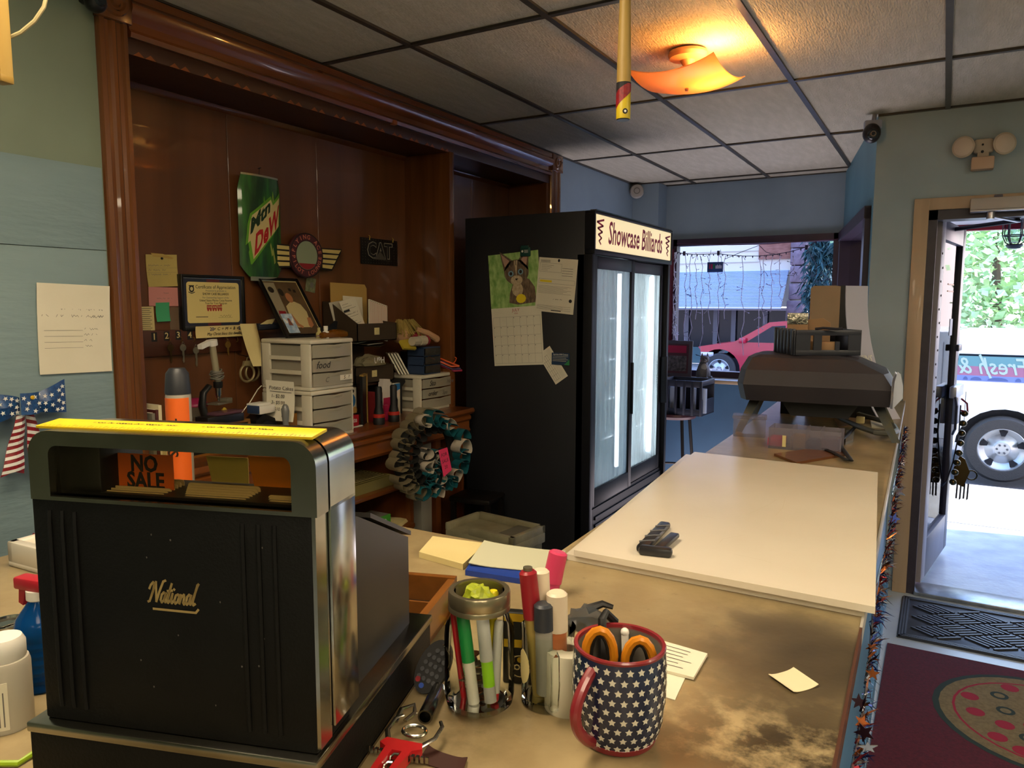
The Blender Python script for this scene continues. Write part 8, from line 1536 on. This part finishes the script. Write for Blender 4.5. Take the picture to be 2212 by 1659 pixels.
# ================================================================== string lights in the far window
YL = 6.205; PL = lambda x, y: PY(x, y, YL); m_ww = mat('pale light wire', 'a9a4c8', .5); m_dw2 = mat('dark light wire', '2a2440', .5); m_bb = mat('clear light bulbs', 'cfd4f0', .3)
SL = thing('icicle_lights', 'pale icicle light strings hanging down inside the far window', 'lights', (0, 0, 0)); rnd = random.Random(17)
def lace(pts, r_, m, nm): q = B(); q.tube(pts, r_, 5); return q.obj(nm, m, SL)
def twigs(pts, m, n, l_, seed):
    rd = random.Random(seed); q = B()
    for k in range(n): a = pts[rd.randrange(len(pts))]; d_ = Vector((rd.uniform(-1, 1), 0, rd.uniform(-1, .6)))*l_; q.tube([a, a+d_*.6+Vector((.004, 0, 0)), a+d_], .0016, 4); q.tube([a+d_, a+d_*1.3], .0032, 5)
    q.obj('bulb_twigs', m, SL)['kind'] = 'stuff'
sw1 = [PL(x, y) for x, y in ((1462, 526), (1520, 528), (1580, 529), (1660, 527), (1740, 521), (1814, 516))]; lace(sw1, .003, mat('plum wire', '4a2038', .5), 'swag_wire')
sw2 = [PL(x, y) for x, y in ((1464, 545), (1478, 548), (1500, 550), (1530, 549), (1552, 548), (1575, 551), (1605, 553), (1640, 553), (1672, 550), (1705, 544), (1742, 534), (1762, 522))]; lace(sw2, .003, m_dw2, 'bulb_wire')
q = B()
for k in range(26): u = k/25*(len(sw2)-1.001); i = int(u); v = sw2[i].lerp(sw2[i+1], u-i); q.rod(v+Vector((0, 0, .002)), v+Vector((0, 0, -.016)), .0065, 6, .003)
for x, y in ((1478, 548), (1552, 547), (1742, 535)): v = PL(x, y); q.rod(v+Vector((0, 0, .02)), v+Vector((0, 0, -.016)), .012, 8)
q.obj('wire_bulbs', m_dw2, SL)['kind'] = 'stuff'
for k, (x, yb) in enumerate(((1480, 740), (1491, 752), (1503, 690), (1515, 770), (1531, 700), (1552, 735), (1565, 690), (1604, 768), (1641, 750), (1648, 700), (1668, 670), (1684, 640), (1715, 600))):
    n = 9; pts = [PL(x+rnd.uniform(-3.5, 3.5), 552+(yb-552)*i/n) for i in range(n+1)]; lace(pts, .0026, m_ww, 'icicle_drop'); twigs(pts, m_ww if k % 3 else m_dw2, 9, .035, k)
bun = []
for k in range(5): pts = [PL(1452+rnd.uniform(-5, 9), 545+i*19) for i in range(11)]; bun += pts; lace(pts, .0026, m_bb, 'icicle_drop')
twigs(bun, m_bb, 70, .035, 50)
for P_ in (((1565, 560), (1600, 545), (1640, 530)), ((1640, 530), (1655, 545), (1690, 552)), ((1745, 540), (1765, 575), (1760, 610), (1800, 600)), ((1750, 598), (1775, 590), (1800, 612))): lace([PL(*c_) for c_ in P_], .0024, m_dw2, 'branch_wire')
cur = B(); cur.sheet(lambda u, v: (PL(1447, 600).x-.02+.055*u, YL-.02+.012*math.sin(u*9), 1.02+1.03*v), 10, 2, .003); tag(cur.obj('curtain', mat('plum red curtain', '5a1c30', .7)), 'narrow plum curtain edge left of the far window', 'curtain')
c_ = PL(1545, 577); w = (PL(1562, 577).x-PL(1528, 577).x)/2; h_ = (PL(1545, 566).z-PL(1545, 588).z)/2; NS = thing('window_sign', 'small blue sign with red and green blocks hung in the window', 'sign', c_); B().box(-w, w, -.006, .006, -h_, h_, .002).obj('board', mat('blue sign board', '24407a', .4), NS)
for x0, x1, m in ((-.75, -.62, m_mag), (-.5, -.32, m_mag), (-.22, -.06, m_pg)): q = B(); rects(q, [(w*x0, w*x1, -h_*.35, h_*.6)], -.0066); q.obj('colour_block', m, NS, smooth=0)
q = B(); rects(q, [(w*(.08+.16*k), w*(.18+.16*k), -h_*.3, h_*(.3+.15*(k % 2))) for k in range(5)], -.0066); q.obj('sign_lettering', m_bb, NS, smooth=0); q = B(); q.rod((-w*.8, 0, h_), (-w*.6, 0, h_+.10), .0015, 4); q.rod((w*.8, 0, h_), (w*.6, 0, h_+.10), .0015, 4); q.obj('hanger', m_dw2, NS)
